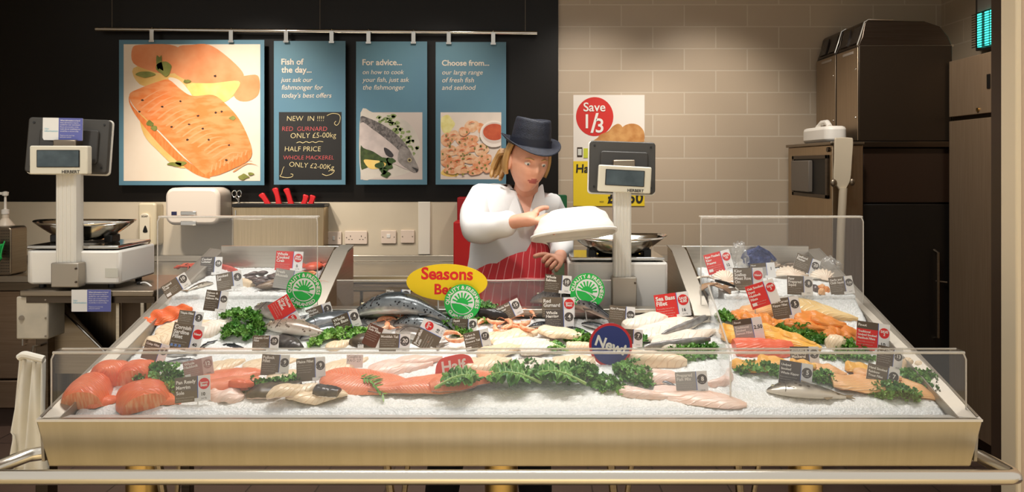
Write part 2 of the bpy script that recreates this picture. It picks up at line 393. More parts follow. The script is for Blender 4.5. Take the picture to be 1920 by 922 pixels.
# ---------------------------------------------------------------- wall hung posters
YP = 4.90
rl = thing('poster_rail', 'long brushed metal rail with hooks hanging across the black wall panel', 'rail', P(593, 58, YP))
mb = MB(); tube(mb, [P(180, 55, YP), P(1007, 62, YP)], .0135, 14)
mb.build('tube', CHROME, rl)
HK = [(287, 75), (435, 76), (538, 76), (623, 77), (692, 78), (776, 78), (842, 79), (925, 80)]
for hx, hy in HK:
    ty = 55+7*(hx-180)/827
    mb = MB(); c = P(hx, ty, YP)
    tube(mb, [c+Vector((0, .016*math.cos(a), .016*math.sin(a))) for a in [i*2*PI/12 for i in range(13)]], .0055, 8)
    b0 = P(hx, hy+3.5, YP)
    box(mb, (c.x-.013, YP-.020, b0.z), (c.x+.013, YP-.015, c.z)); box(mb, (c.x-.017, YP-.023, b0.z-.004), (c.x+.017, YP-.0135, b0.z+.008)); mb.build('hook', CHROME, rl)
for wx in (210, 600, 985):
    mb = MB(); p = P(wx, 55+7*(wx-180)/827, YP); tube(mb, [p, (p.x, p.y, 3.1)], .0015, 6); mb.build('suspension_wire', STEELD, rl)

BLUE = mat('poster_blue', (94, 136, 152), .45, rgb2=(84, 124, 146), vs=1.6)
def poster(x0, y0, x1, y1, label):
    a = P(x0, y1, YP); b = P(x1, y0, YP)
    o = thing('hanging_poster', label, 'poster', ((a.x+b.x)/2, YP, a.z), 'posters hanging from the rail')
    mb = MB(); box(mb, (a.x, YP-.005, a.z), (b.x, YP+.001, b.z)); mb.build('board', BLUE, o)
    return o
class Art:                             # flat printed shapes laid on a panel at distance Y
    def __init__(s, Y, parent): s.Y = Y; s.p = parent; s.k = 0
    def lay(s, name, pts, m, smooth=True, k=4, parent=None):
        s.k += 1; y = s.Y-.0005-.0004*s.k
        q = [P(px, py, s.Y) for px, py in pts]; q = [Vector((v.x, y, v.z)) for v in q]
        if smooth: q = smoothloop(q, k)
        mb = MB(); ext(mb, q, (0, .0003, 0)); return mb.build(name, m, parent or s.p, smooth=0)
    def many(s, name, loops, m, k=3, parent=None):
        s.k += 1; y = s.Y-.0005-.0004*s.k
        for pts in loops:
            mb = MB()
            q = [Vector((v.x, y, v.z)) for v in (P(px, py, s.Y) for px, py in pts)]; q = smoothloop(q, k) if k else q
            ext(mb, q, (0, .0003, 0)); mb.build(name, m, parent or s.p, smooth=0)
def rect(x0, y0, x1, y1): return [(x0, y0), (x1, y0), (x1, y1), (x0, y1)]
def blob(x, y, rx, ry, n=7, j=.25, a0=0):
    return [(x+rx*(1+R.uniform(-j, j))*math.cos(a0+2*PI*i/n), y+ry*(1+R.uniform(-j, j))*math.sin(a0+2*PI*i/n)) for i in range(n)]
def clipy(loop, r): return [(min(max(x, r[0]), r[2]), min(max(y, r[1]), r[3])) for x, y in loop]

PLATE = mat('printed_cream', (236, 216, 192), .5, rgb2=(240, 222, 200), vs=5)
SALM = mat('printed_salmon', (236, 130, 62), .5, rgb2=(240, 152, 92), vs=9, stretch=(1, 1, 3.2), contrast=(.42, .58))
SALM2 = mat('printed_blurred_salmon', (232, 138, 82), .5, rgb2=(240, 160, 108), vs=7)
SALMD = mat('printed_salmon_side', (228, 118, 50), .5, rgb2=(238, 140, 74), vs=22, stretch=(3, 1, .6))
LEMON = mat('printed_lemon', (240, 196, 92), .5, rgb2=(246, 214, 130), vs=9)
OIL = mat('printed_oil', (228, 178, 92), .5, rgb2=(236, 196, 124), vs=8)
HERB = mat('printed_herb', (110, 116, 44), .5, rgb2=(138, 138, 66), vs=20)
PEPPER = flat('printed_pepper', (58, 40, 24))
STRIA = flat('printed_salmon_line', (240, 160, 106))
p1 = poster(224, 75, 496, 347, 'large square poster of a cooked salmon fillet, leftmost on the rail')
A = Art(YP-.005, p1)
A.lay('photo_ground', rect(232, 83, 488, 339), PLATE, False)
A.lay('printed_oil', [(250, 128), (300, 122), (370, 148), (440, 160), (430, 185), (360, 180), (300, 165), (262, 158)], OIL)
A.lay('back_salmon', [(248, 92), (262, 84), (320, 84), (345, 100), (340, 132), (310, 138), (280, 132), (250, 118)], SALM2)
A.lay('back_salmon', [(332, 90), (360, 84), (392, 84), (425, 105), (455, 135), (452, 150), (420, 157), (380, 158), (345, 148), (322, 128)], SALM2)
A.lay('back_salmon', [(440, 150), (478, 140), (487, 152), (484, 178), (462, 190), (440, 182)], SALM2)
A.lay('printed_lemon', [(352, 158), (400, 156), (448, 152), (442, 172), (424, 190), (398, 192), (366, 182)], LEMON)
A.lay('lemon_rind', [(316, 146), (336, 150), (356, 172), (362, 188), (346, 182), (328, 164)], PLATE)
A.lay('printed_oil', [(262, 210), (290, 240), (330, 290), (356, 312), (330, 312), (296, 282), (270, 252)], OIL)
A.lay('salmon_side', [(243, 180), (250, 200), (300, 250), (345, 296), (388, 326), (392, 334), (360, 322), (310, 282), (262, 226), (244, 196)], SALMD)
A.lay('front_salmon', [(243, 178), (262, 166), (300, 152), (318, 150), (340, 168), (362, 180), (400, 178), (425, 196), (448, 222), (466, 258), (473, 285), (466, 300), (436, 316), (405, 328), (386, 328), (345, 292), (300, 246), (256, 204)], SALM)
st = []
for i in range(20):
    x = 275+i*9.5; y = 180+i*6.8; d = R.uniform(-3, 3)
    st.append([(x-16+d, y+14-i*.2), (x+8, y-4), (x+36-i*.4, y-16+i*.9), (x+9, y-2), (x-14+d, y+16-i*.2)])
A.many('salmon_grain', st, STRIA)
A.lay('salmon_cut_face', [(386, 328), (400, 318), (434, 302), (466, 286), (473, 286), (466, 301), (436, 317), (405, 329)], SALMD)
A.many('cut_grain', [[(x, 326-(x-390)*.5), (x+3, 310-(x-390)*.42), (x+5, 311-(x-390)*.42), (x+3, 325-(x-390)*.5)] for x in range(395, 462, 8)], STRIA, 0)
A.many('pepper_speck', [blob(R.uniform(300, 455), 0, 1.6, 1.2) for _ in range(0)]+[blob(x, y, 2.4, 1.7) for x, y in ((355, 233), (381, 241), (416, 209), (405, 211), (339, 190), (305, 200), (372, 217), (262, 209), (392, 262), (430, 272), (352, 262), (322, 238), (268, 188), (425, 300), (404, 142))], PEPPER)
A.many('printed_herb', [blob(x, y, rx, ry, 8, .5) for x, y, rx, ry in ((281, 232, 8, 5), (289, 240, 6, 5), (330, 308, 13, 4), (342, 305, 9, 4), (312, 130, 16, 10), (272, 140, 14, 7), (300, 118, 8, 14), (458, 332, 10, 5), (470, 326, 7, 4), (438, 222, 6, 4), (350, 152, 8, 3))], HERB)

def ptext(o, Y, rows, m, shear=0, bold=0, name='lettering', res=4):
    mb = MB()
    for s, x0, x1, yb in rows:
        q = P(x0, yb, Y); q2 = P(x1, yb, Y); text(mb, s, T(0, Y-.0016, 0), q.x, q.z, w=q2.x-q.x, shear=shear, bold=bold, res=res)
    return mb.build(name, m, o, smooth=0, normals=False)
p2 = poster(514, 77, 648, 346, 'tall blue poster headed Fish of the day with a chalkboard panel')
ptext(p2, YP-.005, [('Fish of', 527.6, 569.5, 121), ('the day...', 527.6, 584.5, 136)], INKC, bold=.022, name='heading')
ptext(p2, YP-.005, [('just ask our', 527, 585, 153.5), ('fishmonger for', 527.6, 604.7, 168), ("today's best offers", 527.6, 621, 183)], INKC, .2, .004, 'italic_lettering')
A = Art(YP-.005, p2)
bd = A.lay('chalkboard', rect(523, 210, 640.5, 337), flat('chalkboard_black', (24, 21, 18)), False)
CH1 = flat('cream_chalk', (226, 206, 150)); CH2 = flat('pink_chalk', (206, 84, 84))
def chalk(rows, m, nm):
    mb = MB(); Y = YP-.006
    for s, x0, x1, yb, tl in rows:
        q = P(x0, yb, Y); q2 = P(x1, yb, Y)
        text(mb, s, T(q.x, Y-.0006, q.z) @ rot('Y', tl), 0, 0, w=q2.x-q.x, shear=.08, bold=-.012, res=3)
    mb.build(nm, m, bd, smooth=0, normals=False)
chalk([('NEW  IN !!!!', 538, 607, 226.6, 0), ('ONLY £5-00kg', 544.6, 630, 259, -1), ('HALF PRICE', 534, 601, 283.5, 0), ('ONLY £2-00Kg', 542, 626, 312, 4)], CH1, 'cream_writing')
chalk([('RED  GURNARD', 529, 613, 245.4, 0), ('WHOLE MACKEREL', 531, 626, 299, 0)], CH2, 'pink_writing')
mb = MB(); Y = YP-.0064
for pts in ([(613, 217), (622, 213), (634, 214), (638, 220), (636, 230), (631, 235), (627, 231), (630, 227)], [(556, 268), (562, 266), (568, 268), (574, 265.5), (580, 267.5), (586, 265.5), (592, 267.5), (598, 265), (606, 266)],
            [(533, 312), (530, 318), (528, 326), (525, 330), (530, 332), (540, 333), (548, 331), (549, 327), (545, 326)], [(604, 326), (612, 329), (622, 326), (627, 320), (622, 318), (616, 321)]):
    tube(mb, smoothloop([P(x, y, Y) for x, y in pts], 4, False), .0022, 6)
mb.build('chalk_flourish', CH1, bd)

p3 = poster(668, 78, 801, 346, 'tall blue poster headed For advice with a whole fish photograph')
ptext(p3, YP-.005, [('For advice...', 679.6, 753.7, 122)], INKC, bold=.022, name='heading')
ptext(p3, YP-.005, [('on how to cook', 679.6, 757, 139), ('your fish, just ask', 679.6, 766.7, 153.5), ('the fishmonger', 679.6, 758, 168)], INKC, .2, .004, 'italic_lettering')
A = Art(YP-.005, p3)
A.lay('photo_ground', rect(676, 210.5, 792, 336.5), mat('printed_grey_cloth', (206, 192, 182), .5), False)
pl = [(676.5, 211), (700, 211), (730, 214), (760, 226), (780, 248), (788, 280), (782, 306), (768, 322), (740, 331), (705, 333), (676.5, 328)]
A.lay('printed_plate', pl, mat('printed_plate', (216, 206, 192), .5, rgb2=(196, 188, 176), vs=6))
A.many('printed_cress', [clipy(blob(x+R.uniform(-9, 9), y+R.uniform(-7, 7), R.uniform(2, 5), R.uniform(2, 4), 7, .4), (677, 211, 791, 336)) for x, y in ((712, 222), (725, 228), (738, 236), (748, 240), (757, 252), (765, 262), (772, 270), (776, 282), (730, 222), (752, 246), (768, 276)) for _ in range(4)], mat('printed_cress', (120, 140, 78), .5, rgb2=(150, 164, 110), vs=30))
A.lay('printed_parsley', clipy([(677, 270), (690, 266), (706, 278), (722, 292), (724, 300), (712, 314), (696, 312), (684, 316), (677, 314)], (677, 211, 791, 336)), mat('printed_dark_herb', (48, 62, 28), .5, rgb2=(72, 88, 40), vs=40))
A.lay('printed_lemon', [(682, 300), (700, 300), (726, 304), (716, 314), (694, 316)], LEMON)
A.lay('fish_back', [(677, 218), (690, 221), (715, 232), (742, 250), (765, 276), (778, 302), (784, 316), (781, 320), (772, 318), (764, 306), (742, 290), (715, 262), (690, 240), (677, 234)], mat('printed_fish_back', (88, 82, 80), .5, rgb2=(128, 120, 116), vs=70, contrast=(.45, .55)))
A.lay('fish_flank', [(677, 230), (700, 243), (728, 264), (752, 286), (770, 308), (776, 318), (764, 318), (745, 310), (722, 298), (700, 284), (677, 272)], mat('printed_fish_flank', (214, 198, 190), .5, rgb2=(190, 176, 170), vs=12))
A.lay('fish_head', [(748, 284), (754, 274), (768, 282), (778, 300), (785, 317), (778, 323), (768, 319), (754, 310), (746, 300)], mat('printed_fish_head', (122, 114, 108), .5, rgb2=(160, 152, 146), vs=30))
A.lay('fish_eye', ell2 := [(768+4*math.cos(a), 300+4*math.sin(a)) for a in [i*PI/5 for i in range(10)]], flat('printed_eye_ring', (190, 176, 130)))
A.lay('fish_pupil', [(768+2.3*math.cos(a), 300+2.3*math.sin(a)) for a in [i*PI/5 for i in range(10)]], PEPPER)
A.many('fish_mouth', [[(772, 313), (784, 317), (781, 323), (779, 319)], [(720, 277), (729, 280), (738, 290), (734, 295), (724, 290)]], flat('printed_fin', (56, 52, 54)))
A.many('printed_parsley', [blob(x, y, 8, 7, 9, .45) for x, y in ((722, 300), (714, 310), (728, 312), (720, 320), (732, 302), (724, 326))], mat('printed_parsley', (40, 66, 26), .5, rgb2=(66, 92, 40), vs=40))

p4 = poster(817, 79, 949, 346, 'tall blue poster headed Choose from with a prawn dish photograph')
ptext(p4, YP-.005, [('Choose from...', 828.6, 917.4, 123)], INKC, bold=.022, name='heading')
ptext(p4, YP-.005, [('our large range', 828.6, 904.7, 139.7), ('of fresh fish', 828.6, 888, 154.3), ('and seafood', 828.6, 890.4, 168.3)], INKC, .2, .004, 'italic_lettering')
A = Art(YP-.005, p4); B4 = (827, 211, 939.5, 335.5)
A.lay('photo_ground', rect(826, 210.5, 940, 336), mat('printed_white_plate', (232, 216, 202), .5, rgb2=(220, 206, 192), vs=5), False)
A.lay('printed_lettuce', clipy(blob(838, 232, 15, 16, 9, .25), B4), mat('printed_lettuce', (222, 208, 120), .5, rgb2=(236, 226, 160), vs=20))
A.lay('printed_lemon', clipy(blob(845, 322, 19, 9), B4), LEMON)
prw = mat('printed_prawn', (222, 144, 96), .5, rgb2=(238, 192, 152), vs=34, contrast=(.4, .6)); prl = mat('printed_prawn_pale', (240, 206, 170), .5, rgb2=(226, 168, 120), vs=34)
for i, (x, y, rx, ry) in enumerate([(885, 236, 13, 11), (902, 240, 8, 9), (838, 262, 12, 12), (852, 254, 12, 9), (868, 262, 14, 10), (884, 262, 12, 9), (845, 282, 15, 9), (866, 282, 15, 9), (886, 276, 15, 10), (902, 280, 13, 11), (838, 302, 12, 11), (858, 302, 16, 10), (880, 298, 15, 9), (900, 304, 14, 12), (846, 318, 14, 9), (868, 318, 15, 8), (890, 320, 15, 9), (912, 298, 10, 9), (830, 290, 7, 9), (870, 246, 10, 8), (914, 316, 9, 8)]):
    A.lay('printed_prawn', clipy(blob(x, y, rx, ry, 9, .2), B4), prw if i % 3 else prl, k=3)
A.many('prawn_stripe', [[(x-6, y), (x, y-4), (x+7, y-2), (x, y-2.4)] for x, y in ((884, 232), (850, 255), (868, 262), (886, 276), (845, 284), (866, 284), (902, 282), (858, 303), (880, 300), (846, 318), (870, 317), (890, 320), (838, 264))], mat('printed_prawn_stripe', (206, 96, 50), .5))
A.many('herb_fleck', [clipy(blob(R.uniform(830, 918), R.uniform(246, 328), R.uniform(1.2, 2.8), R.uniform(1, 2.4), 6, .4), B4) for _ in range(46)], HERB, 2)
A.lay('sauce_bowl', clipy([(926+26*math.cos(a), 251+25*math.sin(a)) for a in [i*PI/12 for i in range(24)]], B4), mat('printed_bowl', (238, 226, 214), .5))
A.lay('bowl_shade', clipy([(927+23*math.cos(a), 249+20*math.sin(a)) for a in [i*PI/12 for i in range(24)]], B4), mat('printed_bowl_inside', (214, 196, 184), .5))
A.lay('printed_sauce', clipy([(927+21*math.cos(a), 247.5+15.5*math.sin(a)) for a in [i*PI/12 for i in range(24)]], B4), mat('printed_sauce', (184, 74, 44), .5, rgb2=(200, 92, 54), vs=20))

# ---------------------------------------------------------------- save poster on the tiles
YS = YW-.002
sp_ = thing('offer_poster', 'paper offer poster on the tiles with a red disc and yellow lower half', 'poster', P(1141, 386, YS))
mb = MB(); a = P(1075, 386, YS); b = P(1208.5, 178, YS); box(mb, (a.x, YS-.003, a.z), (b.x, YS, b.z)); mb.build('paper', flat('poster_paper', (236, 228, 218)), sp_)
A = Art(YS-.003, sp_)
A.lay('yellow_panel', rect(1075, 302, 1208.5, 386), mat('poster_yellow', (240, 208, 40), .5), False)
A.lay('red_disc', [(1115+35*math.cos(a), 218.5+36.5*math.sin(a)) for a in [i*PI/20 for i in range(40)]], mat('poster_red', (208, 42, 34), .5), k=2)
bread = mat('printed_battered_fish', (214, 160, 96), .5, rgb2=(186, 124, 62), vs=16)
for c in ([(1118, 262), (1126, 252), (1140, 246), (1150, 236), (1160, 232), (1168, 240), (1168, 256), (1160, 266), (1118, 266)], [(1160, 262), (1166, 240), (1180, 232), (1196, 234), (1207, 246), (1208, 262), (1204, 266), (1164, 266)], [(1112, 264), (1130, 254), (1150, 258), (1158, 266), (1114, 266)]):
    A.lay('printed_food', c, bread)
A.lay('phone_picture', rect(1082, 276, 1092, 294), PEPPER, False); A.lay('phone_screen', rect(1083.5, 279, 1090.5, 291), flat('printed_phone_screen', (214, 214, 206)), False)
A.lay('green_note', rect(1094, 278, 1106, 296), flat('printed_green_note', (206, 212, 60)), False)
A.k += 1
def stext(rows, m, nm, bold=0, shear=0):
    mb = MB(); Y = A.Y
    for s, x0, x1, yb in rows:
        q = P(x0, yb, Y); q2 = P(x1, yb, Y); text(mb, s, T(0, Y-.0045, 0), q.x, q.z, **({'w': q2.x-q.x} if x1 > x0 else {'h': x1*Y/F}), bold=bold, shear=shear, res=4)
    mb.build(nm, m, sp_, smooth=0, normals=False)
stext([('Save', 1094, 1135, 208.5), ('1', 1098, 26, 240), ('/', 1107, 36, 248), ('3', 1117, 26, 248)], INK, 'disc_lettering', .012)
stext([('Haddock', 1080, 1160, 323), ('£', 1139, 1154, 380), ('4.50', 1156, 1205, 380)], INKK, 'price_lettering', .02, .06)
stext([('per kg', 1192, 1204, 368), ('was', 1124, 1132, 379)], INKK, 'small_lettering')

# ---------------------------------------------------------------- things on the splashback
def wallbox(name, label, cat, x0, y0, x1, y1, Yf, Yb, m, rad=.02, group=None, bev=.006):
    o = thing(name, label, cat, P((x0+x1)/2, y1, Yb), group)
    a = P(x0, y1, Yf); b = P(x1, y0, Yf); wd, hg = b.x-a.x, b.z-a.z; c = (a+b)/2
    mb = MB(); ext(mb, [T(c.x, Yf, c.z) @ v for v in rrect(wd, hg, rad)], (0, Yb-Yf, 0)); mb.build('body', m, o, bevel=bev); return o, a, b
ys = 4.957
hd, a, b = wallbox('hand_dryer', 'cream wall hand dryer with rounded top, mounted under the salmon poster', 'hand dryer', 309, 352, 411, 422, 4.74, ys, mat('cream_enamel', (228, 214, 198), .25), .055, bev=.02)
mb = MB(); q0 = P(339.5, 403, 4.74); q1 = P(368.5, 396, 4.74); box(mb, (q0.x, 4.732, q0.z), (q1.x, 4.739, q1.z)); mb.build('sensor_panel', CHROME, hd, bevel=.002)
mb = MB(); q0 = P(339.5, 422, 4.74); q1 = P(368.5, 414, 4.74); box(mb, (q0.x, 4.732, q0.z), (q1.x, 4.739, q1.z)); mb.build('nozzle', CHROME, hd, bevel=.002)
mb = MB(); q0 = P(322, 403, 4.74); q1 = P(331.5, 396.5, 4.74); box(mb, (q0.x, 4.735, q0.z), (q1.x, 4.7395, q1.z)); mb.build('badge', flat('navy_badge', (34, 38, 74)), hd)
sd, a, b = wallbox('soap_dispenser', 'cream wall soap dispenser with a dark sight window, left of the hand dryer', 'soap dispenser', 258, 380, 292, 462, 4.85, ys, mat('cream_dispenser', (214, 200, 170), .35), .02, bev=.012)
mb = MB(); c = P(272.5, 429, 4.85); ext(mb, [T(c.x, 4.838, c.z) @ v for v in rrect(.066, .205, .03)], (0, .014, 0)); f = mb.build('front_cover', mat('pale_dispenser', (226, 214, 190), .35), sd, bevel=.004)
mb = MB(); c = P(272, 430, 4.835); ext(mb, [T(c.x, 4.8355, c.z) @ Vector(v) for v in smoothloop([(0, 0, .026), (-.012, 0, 0), (-.013, 0, -.018), (.013, 0, -.018), (.012, 0, 0)], 3)], (0, .003, 0)); mb.build('sight_window', BLACKP, f)
mb = MB(); c = P(265, 407, 4.835); text(mb, 'SOAP', T(c.x, 4.8365, c.z), 0, 0, w=.04, bold=.02); mb.build('lettering', INKK, f, smooth=0)

kr = thing('knife_rack', 'wall mounted stainless steel knife rack with a black slotted top', 'knife rack', P(521, 500, 4.9))
a = P(437, 500, 4.84); b = P(607, 388, 4.84)
mb = MB(); box(mb, (a.x, 4.84, a.z), (b.x, ys, b.z)); mb.build('steel_case', steelmat('knife_rack_steel', (214, 194, 160), .3, False, 14), kr, bevel=.004)
mb = MB(); box(mb, (a.x-.006, 4.832, b.z), (b.x+.006, ys, b.z+.02)); mb.build('slotted_top', BLACKP, kr, bevel=.002)
mb = MB(); q = P(441, 400, 4.83); box(mb, (q.x-.003, 4.835, q.z-.02), (q.x+.003, 4.8395, q.z+.02)); mb.build('edge_clip', CHROME, kr)
for i, (x0, y0, x1, y1, nm) in enumerate(((504, 385, 489, 363, 'leftmost of the five in the rack, leaning left'), (523, 384, 515, 352, 'second from the left in the rack'), (546, 384, 536, 353, 'middle one of the five in the rack'), (566, 385, 574, 365, 'leaning right, fourth from the left in the rack'), (579, 385, 587, 366, 'rightmost of the five in the rack, leaning right'))):
    o = thing('knife', 'red handled knife, '+nm, 'knife', P(x0, y0+2, 4.89), 'red handled knives in the rack')
    A0 = P(x0, y0+3, 4.89); B0 = P(x1, y0+(y1-y0)*1.0, 4.89); d = B0-A0; pr = Vector((d.z, 0, -d.x)).normalized()
    hw = [(-.0, .022), (.12, .02), (.3, .0165), (.6, .0155), (.82, .018), (.93, .02), (1, .012)]
    mb = MB(); n = 12; L = []; Rr = []
    for j in range(15):
        t_ = j/14; wv = interp(hw, t_); off = pr*(.006*math.sin(t_*PI))
        L.append(A0+d*t_+pr*wv+off); Rr.append(A0+d*t_-pr*wv+off)
    ext(mb, [v+Vector((0, -.011, 0)) for v in L+Rr[::-1]], (0, .022, 0)); mb.build('handle', REDP, o, bevel=.006)
    mb = MB(); q = A0-d.normalized()*.001; ext(mb, [q+pr*.018, q-pr*.018, q-pr*.016-d.normalized()*.16, q+pr*.01-d.normalized()*.19], (0, .002, 0)); mb.build('blade', CHROME, o)
o = thing('scissors', 'steel scissors with ring handles standing in the left end of the knife rack', 'scissors', P(449, 384, 4.88))
for s, c in ((-1, P(439.5, 363, 4.88)), (1, P(448.5, 363, 4.88))):
    mb = MB(); tube(mb, [c+Vector((.015*math.cos(k*PI/9), 0, .021*math.sin(k*PI/9))) for k in range(19)], .0036, 7, cap=False)
    e = P(450 if s < 0 else 447.5, 386, 4.88); tube(mb, [c+Vector((-s*.004, 0, -.02)), P(447+s*.5, 374, 4.88), e, e+Vector((0, 0, -.05))], [.004, .005, .006, .004], 7); mb.build('blade_and_ring', CHROME, o)
mb = MB(); c = P(447, 374.5, 4.872); ball(mb, c, .004); mb.build('pivot', STEELD, o)

SOCK = mat('socket_plate', (226, 206, 188), .35)
def socket(px, py, wd, holes, label):
    o = thing('wall_socket', label, 'socket', P(px, py+12, ys), 'electrical plates on the splashback')
    c = P(px, py, ys); mb = MB(); ext(mb, [T(c.x, ys-.010, c.z) @ v for v in rrect(wd, .086, .006)], (0, .010, 0)); mb.build('plate', SOCK, o, bevel=.002)
    if holes == 'switch':
        mb = MB(); box(mb, (c.x-.008, ys-.014, c.z-.014), (c.x+.008, ys-.0095, c.z+.014)); mb.build('rocker', WHITEP, o, bevel=.002)
    if holes == 'fused':
        mb = MB(); box(mb, (c.x-.012, ys-.013, c.z-.005), (c.x+.012, ys-.0095, c.z+.02)); mb.build('fuse_carrier', WHITEP, o, bevel=.002)
    if holes == 'double':
        mb = MB()
        for dx in (-.036, .036):
            for hx, hz, sx, sz in ((0, .009, .0022, .005), (-.010, -.012, .0045, .002), (.010, -.012, .0045, .002)):
                box(mb, (c.x+dx+hx-sx, ys-.0106, c.z+hz-sz), (c.x+dx+hx+sx, ys-.0099, c.z+hz+sz))
        mb.build('pin_holes', flat('pin_hole', (40, 30, 26)), o)
    mb = MB()
    for dx in (-wd/2+.012, wd/2-.012): tube(mb, [(c.x+dx, ys-.0099, c.z), (c.x+dx, ys-.0112, c.z)], .0036, 10)
    mb.build('screw', STEELD, o)
socket(626.5, 446, .1, 'switch', 'narrow switch plate at the left beside the knife rack')
socket(668, 445, .148, 'double', 'double mains socket in the middle of the splashback')
socket(729, 444, .1, 'fused', 'single fused outlet plate with a small cord hole')
socket(764.5, 443, .09, 'blank', 'blank square plate nearest the pale reflected strip')

# red bin and board beside the fishmonger
o = thing('red_cabinet', 'tall red plastic box standing against the splashback behind the fishmonger', 'box', P(900, 500, 4.7))
mb = MB(); a = P(850, 512, 4.6); b = P(945, 416, 4.6); box(mb, (a.x, 4.6, .916), (b.x, 4.78, b.z)); mb.build('front_box', REDP, o, bevel=.008)
mb = MB(); a = P(857, 500, 4.8); b = P(930, 370, 4.8); box(mb, (a.x, 4.8, .916), (b.x, 4.93, b.z)); mb.build('rear_panel', mat('dark_red_plastic', (164, 24, 30), .35), o, bevel=.006)
o = thing('green_board', 'narrow green plastic board leaning on the tiles just right of the fishmonger', 'board', P(1047, 500, 4.9))
mb = MB(); a = P(1046, 500, 4.9); b = P(1056, 365, 4.9); ext(mb, [T((a.x+b.x)/2, 4.9, (.916+b.z)/2) @ v for v in rrect(b.x-a.x+.05, b.z-.916, .012)], (0, .03, 0)); mb.build('sheet', mat('dark_green_plastic', (24, 92, 52), .45), o, bevel=.003)
mb = MB(); tube(mb, [(b.x-.012, 4.895, b.z-.05), (b.x-.012, 4.895, b.z-.1)], .006); mb.build('grip_slot', BLACKP, o)

# pump bottle and perforated steel box at the far left
o = thing('pump_bottle', 'white pump soap bottle standing on the left end of the back counter', 'bottle', P(11, 505, 4.45))
z0 = .916; c = P(10, 500, 4.45)
mb = MB(); M = T(c.x, 4.45, z0); lathe(mb, [(.052, 0), (.056, .01), (.056, .24), (.05, .275), (.03, .305), (.018, .32), (.018, .345)], M); mb.build('bottle_body', mat('translucent_white_plastic', (220, 208, 190), .4), o)
mb = MB(); lathe(mb, [(.021, .345), (.021, .37), (.008, .375), (.006, .45), (.016, .455), (.018, .475), (.004, .48)], M); box(mb, (c.x-.07, 4.44, z0+.46), (c.x, 4.46, z0+.475)); mb.build('pump', WHITEP, o)
o = thing('perforated_steel_box', 'small perforated steel holder at the far left edge of the back counter', 'holder', P(5, 510, 4.3))
mb = MB(); a = P(-30, 510, 4.3); b = P(21, 426, 4.3); ext(mb, [T((a.x+b.x)/2, 4.3, (.916+b.z)/2) @ v for v in rrect(b.x-a.x, b.z-.916, .02)], (0, .14, 0)); mb.build('case', STEELD, o, bevel=.006)
mb = MB()
for i in range(13):
    for j in range(15):
        x = a.x+.014+i*(b.x-a.x-.028)/12; z = .94+j*(b.z-.96)/14
        tube(mb, [(x, 4.2985, z), (x, 4.2998, z)], .0026, 6)
mb.build('perforations', flat('hole_black', (20, 16, 14)), o)
o = thing('green_sponge', 'green cloth hanging from the perforated steel holder at the left edge', 'cloth', P(2, 480, 4.27))
mb = MB(); c = P(0, 470, 4.27); grid(mb, lambda u, v: c+Vector(((u-.5)*.07*(1-.3*v), -.012+.012*math.sin(u*9+v*3), .05-.1*v+.01*math.sin(u*7))), 14, 10); q = mb.build('folded_cloth', GREENP, o); m_ = q.modifiers.new('thickness', 'SOLIDIFY'); m_.thickness = .006

# ---------------------------------------------------------------- right rear: hooded bins, dark void body, slicer box, fridge
def quad(mb, a, b, c, d, mi=0): return mb.add([a, b, c, d], [(0, 1, 2, 3)], mi)
HOODG = mat('smoked_window', (46, 40, 36), .15)
def hooded(Y0, Y1, X0, X1, label, zb=1.69, zt=2.244):
    o = thing('hooded_steel_bin', label, 'cabinet', ((X0+X1)/2, (Y0+Y1)/2, zb), 'hooded steel bins in the right corner')
    mb = MB(); box(mb, (X0, Y0, zb), (X1, Y1, zt)); mb.build('dark_body', mat('dark_reflection_steel', (56, 46, 36), .38, .6), o, bevel=.004)  # same steel as the door face; its darker reflection is put into the colour
    mb = MB(); box(mb, (X0-.006, Y0+.004, zb+.004), (X0-.0005, Y1-.004, zt-.008)); mb.build('steel_door', steelmat('bin_steel', (186, 168, 146), .4, False, 10), o, bevel=.002)
    # hood: slanted window end at the left, rounded at the right
    pr = [(X0, zt), (X0+.02, zt+.05), (X0+.035, zt+.128), (X0+.05, zt+.146), (X1-.16, zt+.14), (X1-.07, zt+.11), (X1-.02, zt+.05), (X1, zt)]
    mb = MB(); ext(mb, [Vector((x, Y0+.004, z+.001)) for x, z in pr], (0, Y1-Y0-.008, 0)); h = mb.build('hood', steelmat('hood_steel', (104, 94, 86), .3, True, 8), o, bevel=.004)
    hw = (Y1-Y0)/2
    for k in range(2):
        ya = Y0+.03+k*(hw-.012); yb = ya+hw-.05
        mb = MB(); e = Vector((-.003, 0, 0))
        q = [Vector((X0+.006, ya, zt+.02)), Vector((X0+.006, yb, zt+.02)), Vector((X0+.0345, yb-.01, zt+.12)), Vector((X0+.0345, ya+.01, zt+.12))]
        ext(mb, [v+e*2 for v in q], (.012, 0, 0)); mb.build('window', HOODG, h)
    mb = MB(); tube(mb, [(X0-.006, Y0+.01, zt+.004), (X0+.012, Y0+.008, zt+.06), (X0+.034, Y0+.006, zt+.135), (X0+.055, Y0+.004, zt+.15), (X0+.2, Y0+.004, zt+.148)], .005, 8); mb.build('hood_edge', CHROME, h)
    mb = MB(); box(mb, (X0-.008, Y0+.01, zt-.006), (X1+.012, Y0-.004+.01, zt+.006)); mb.build('seam', STEEL, o)
    mb = MB(); box(mb, (X0-.009, Y0+.06, zt-.04), (X0-.0065, Y1-.10, zt-.025)); mb.build('label_strip', flat('grey_label_strip', (170, 160, 150)), o)
    for z in (zb+.14, zb+.42): mb = MB(); ball(mb, (X0-.008, Y0+.025, z), .006); mb.build('rivet', CHROME, o)
    return o
hooded(4.32, 4.62, 1.93, 2.47, 'dark steel bin with a rounded hood, nearer of the pair in the right corner')
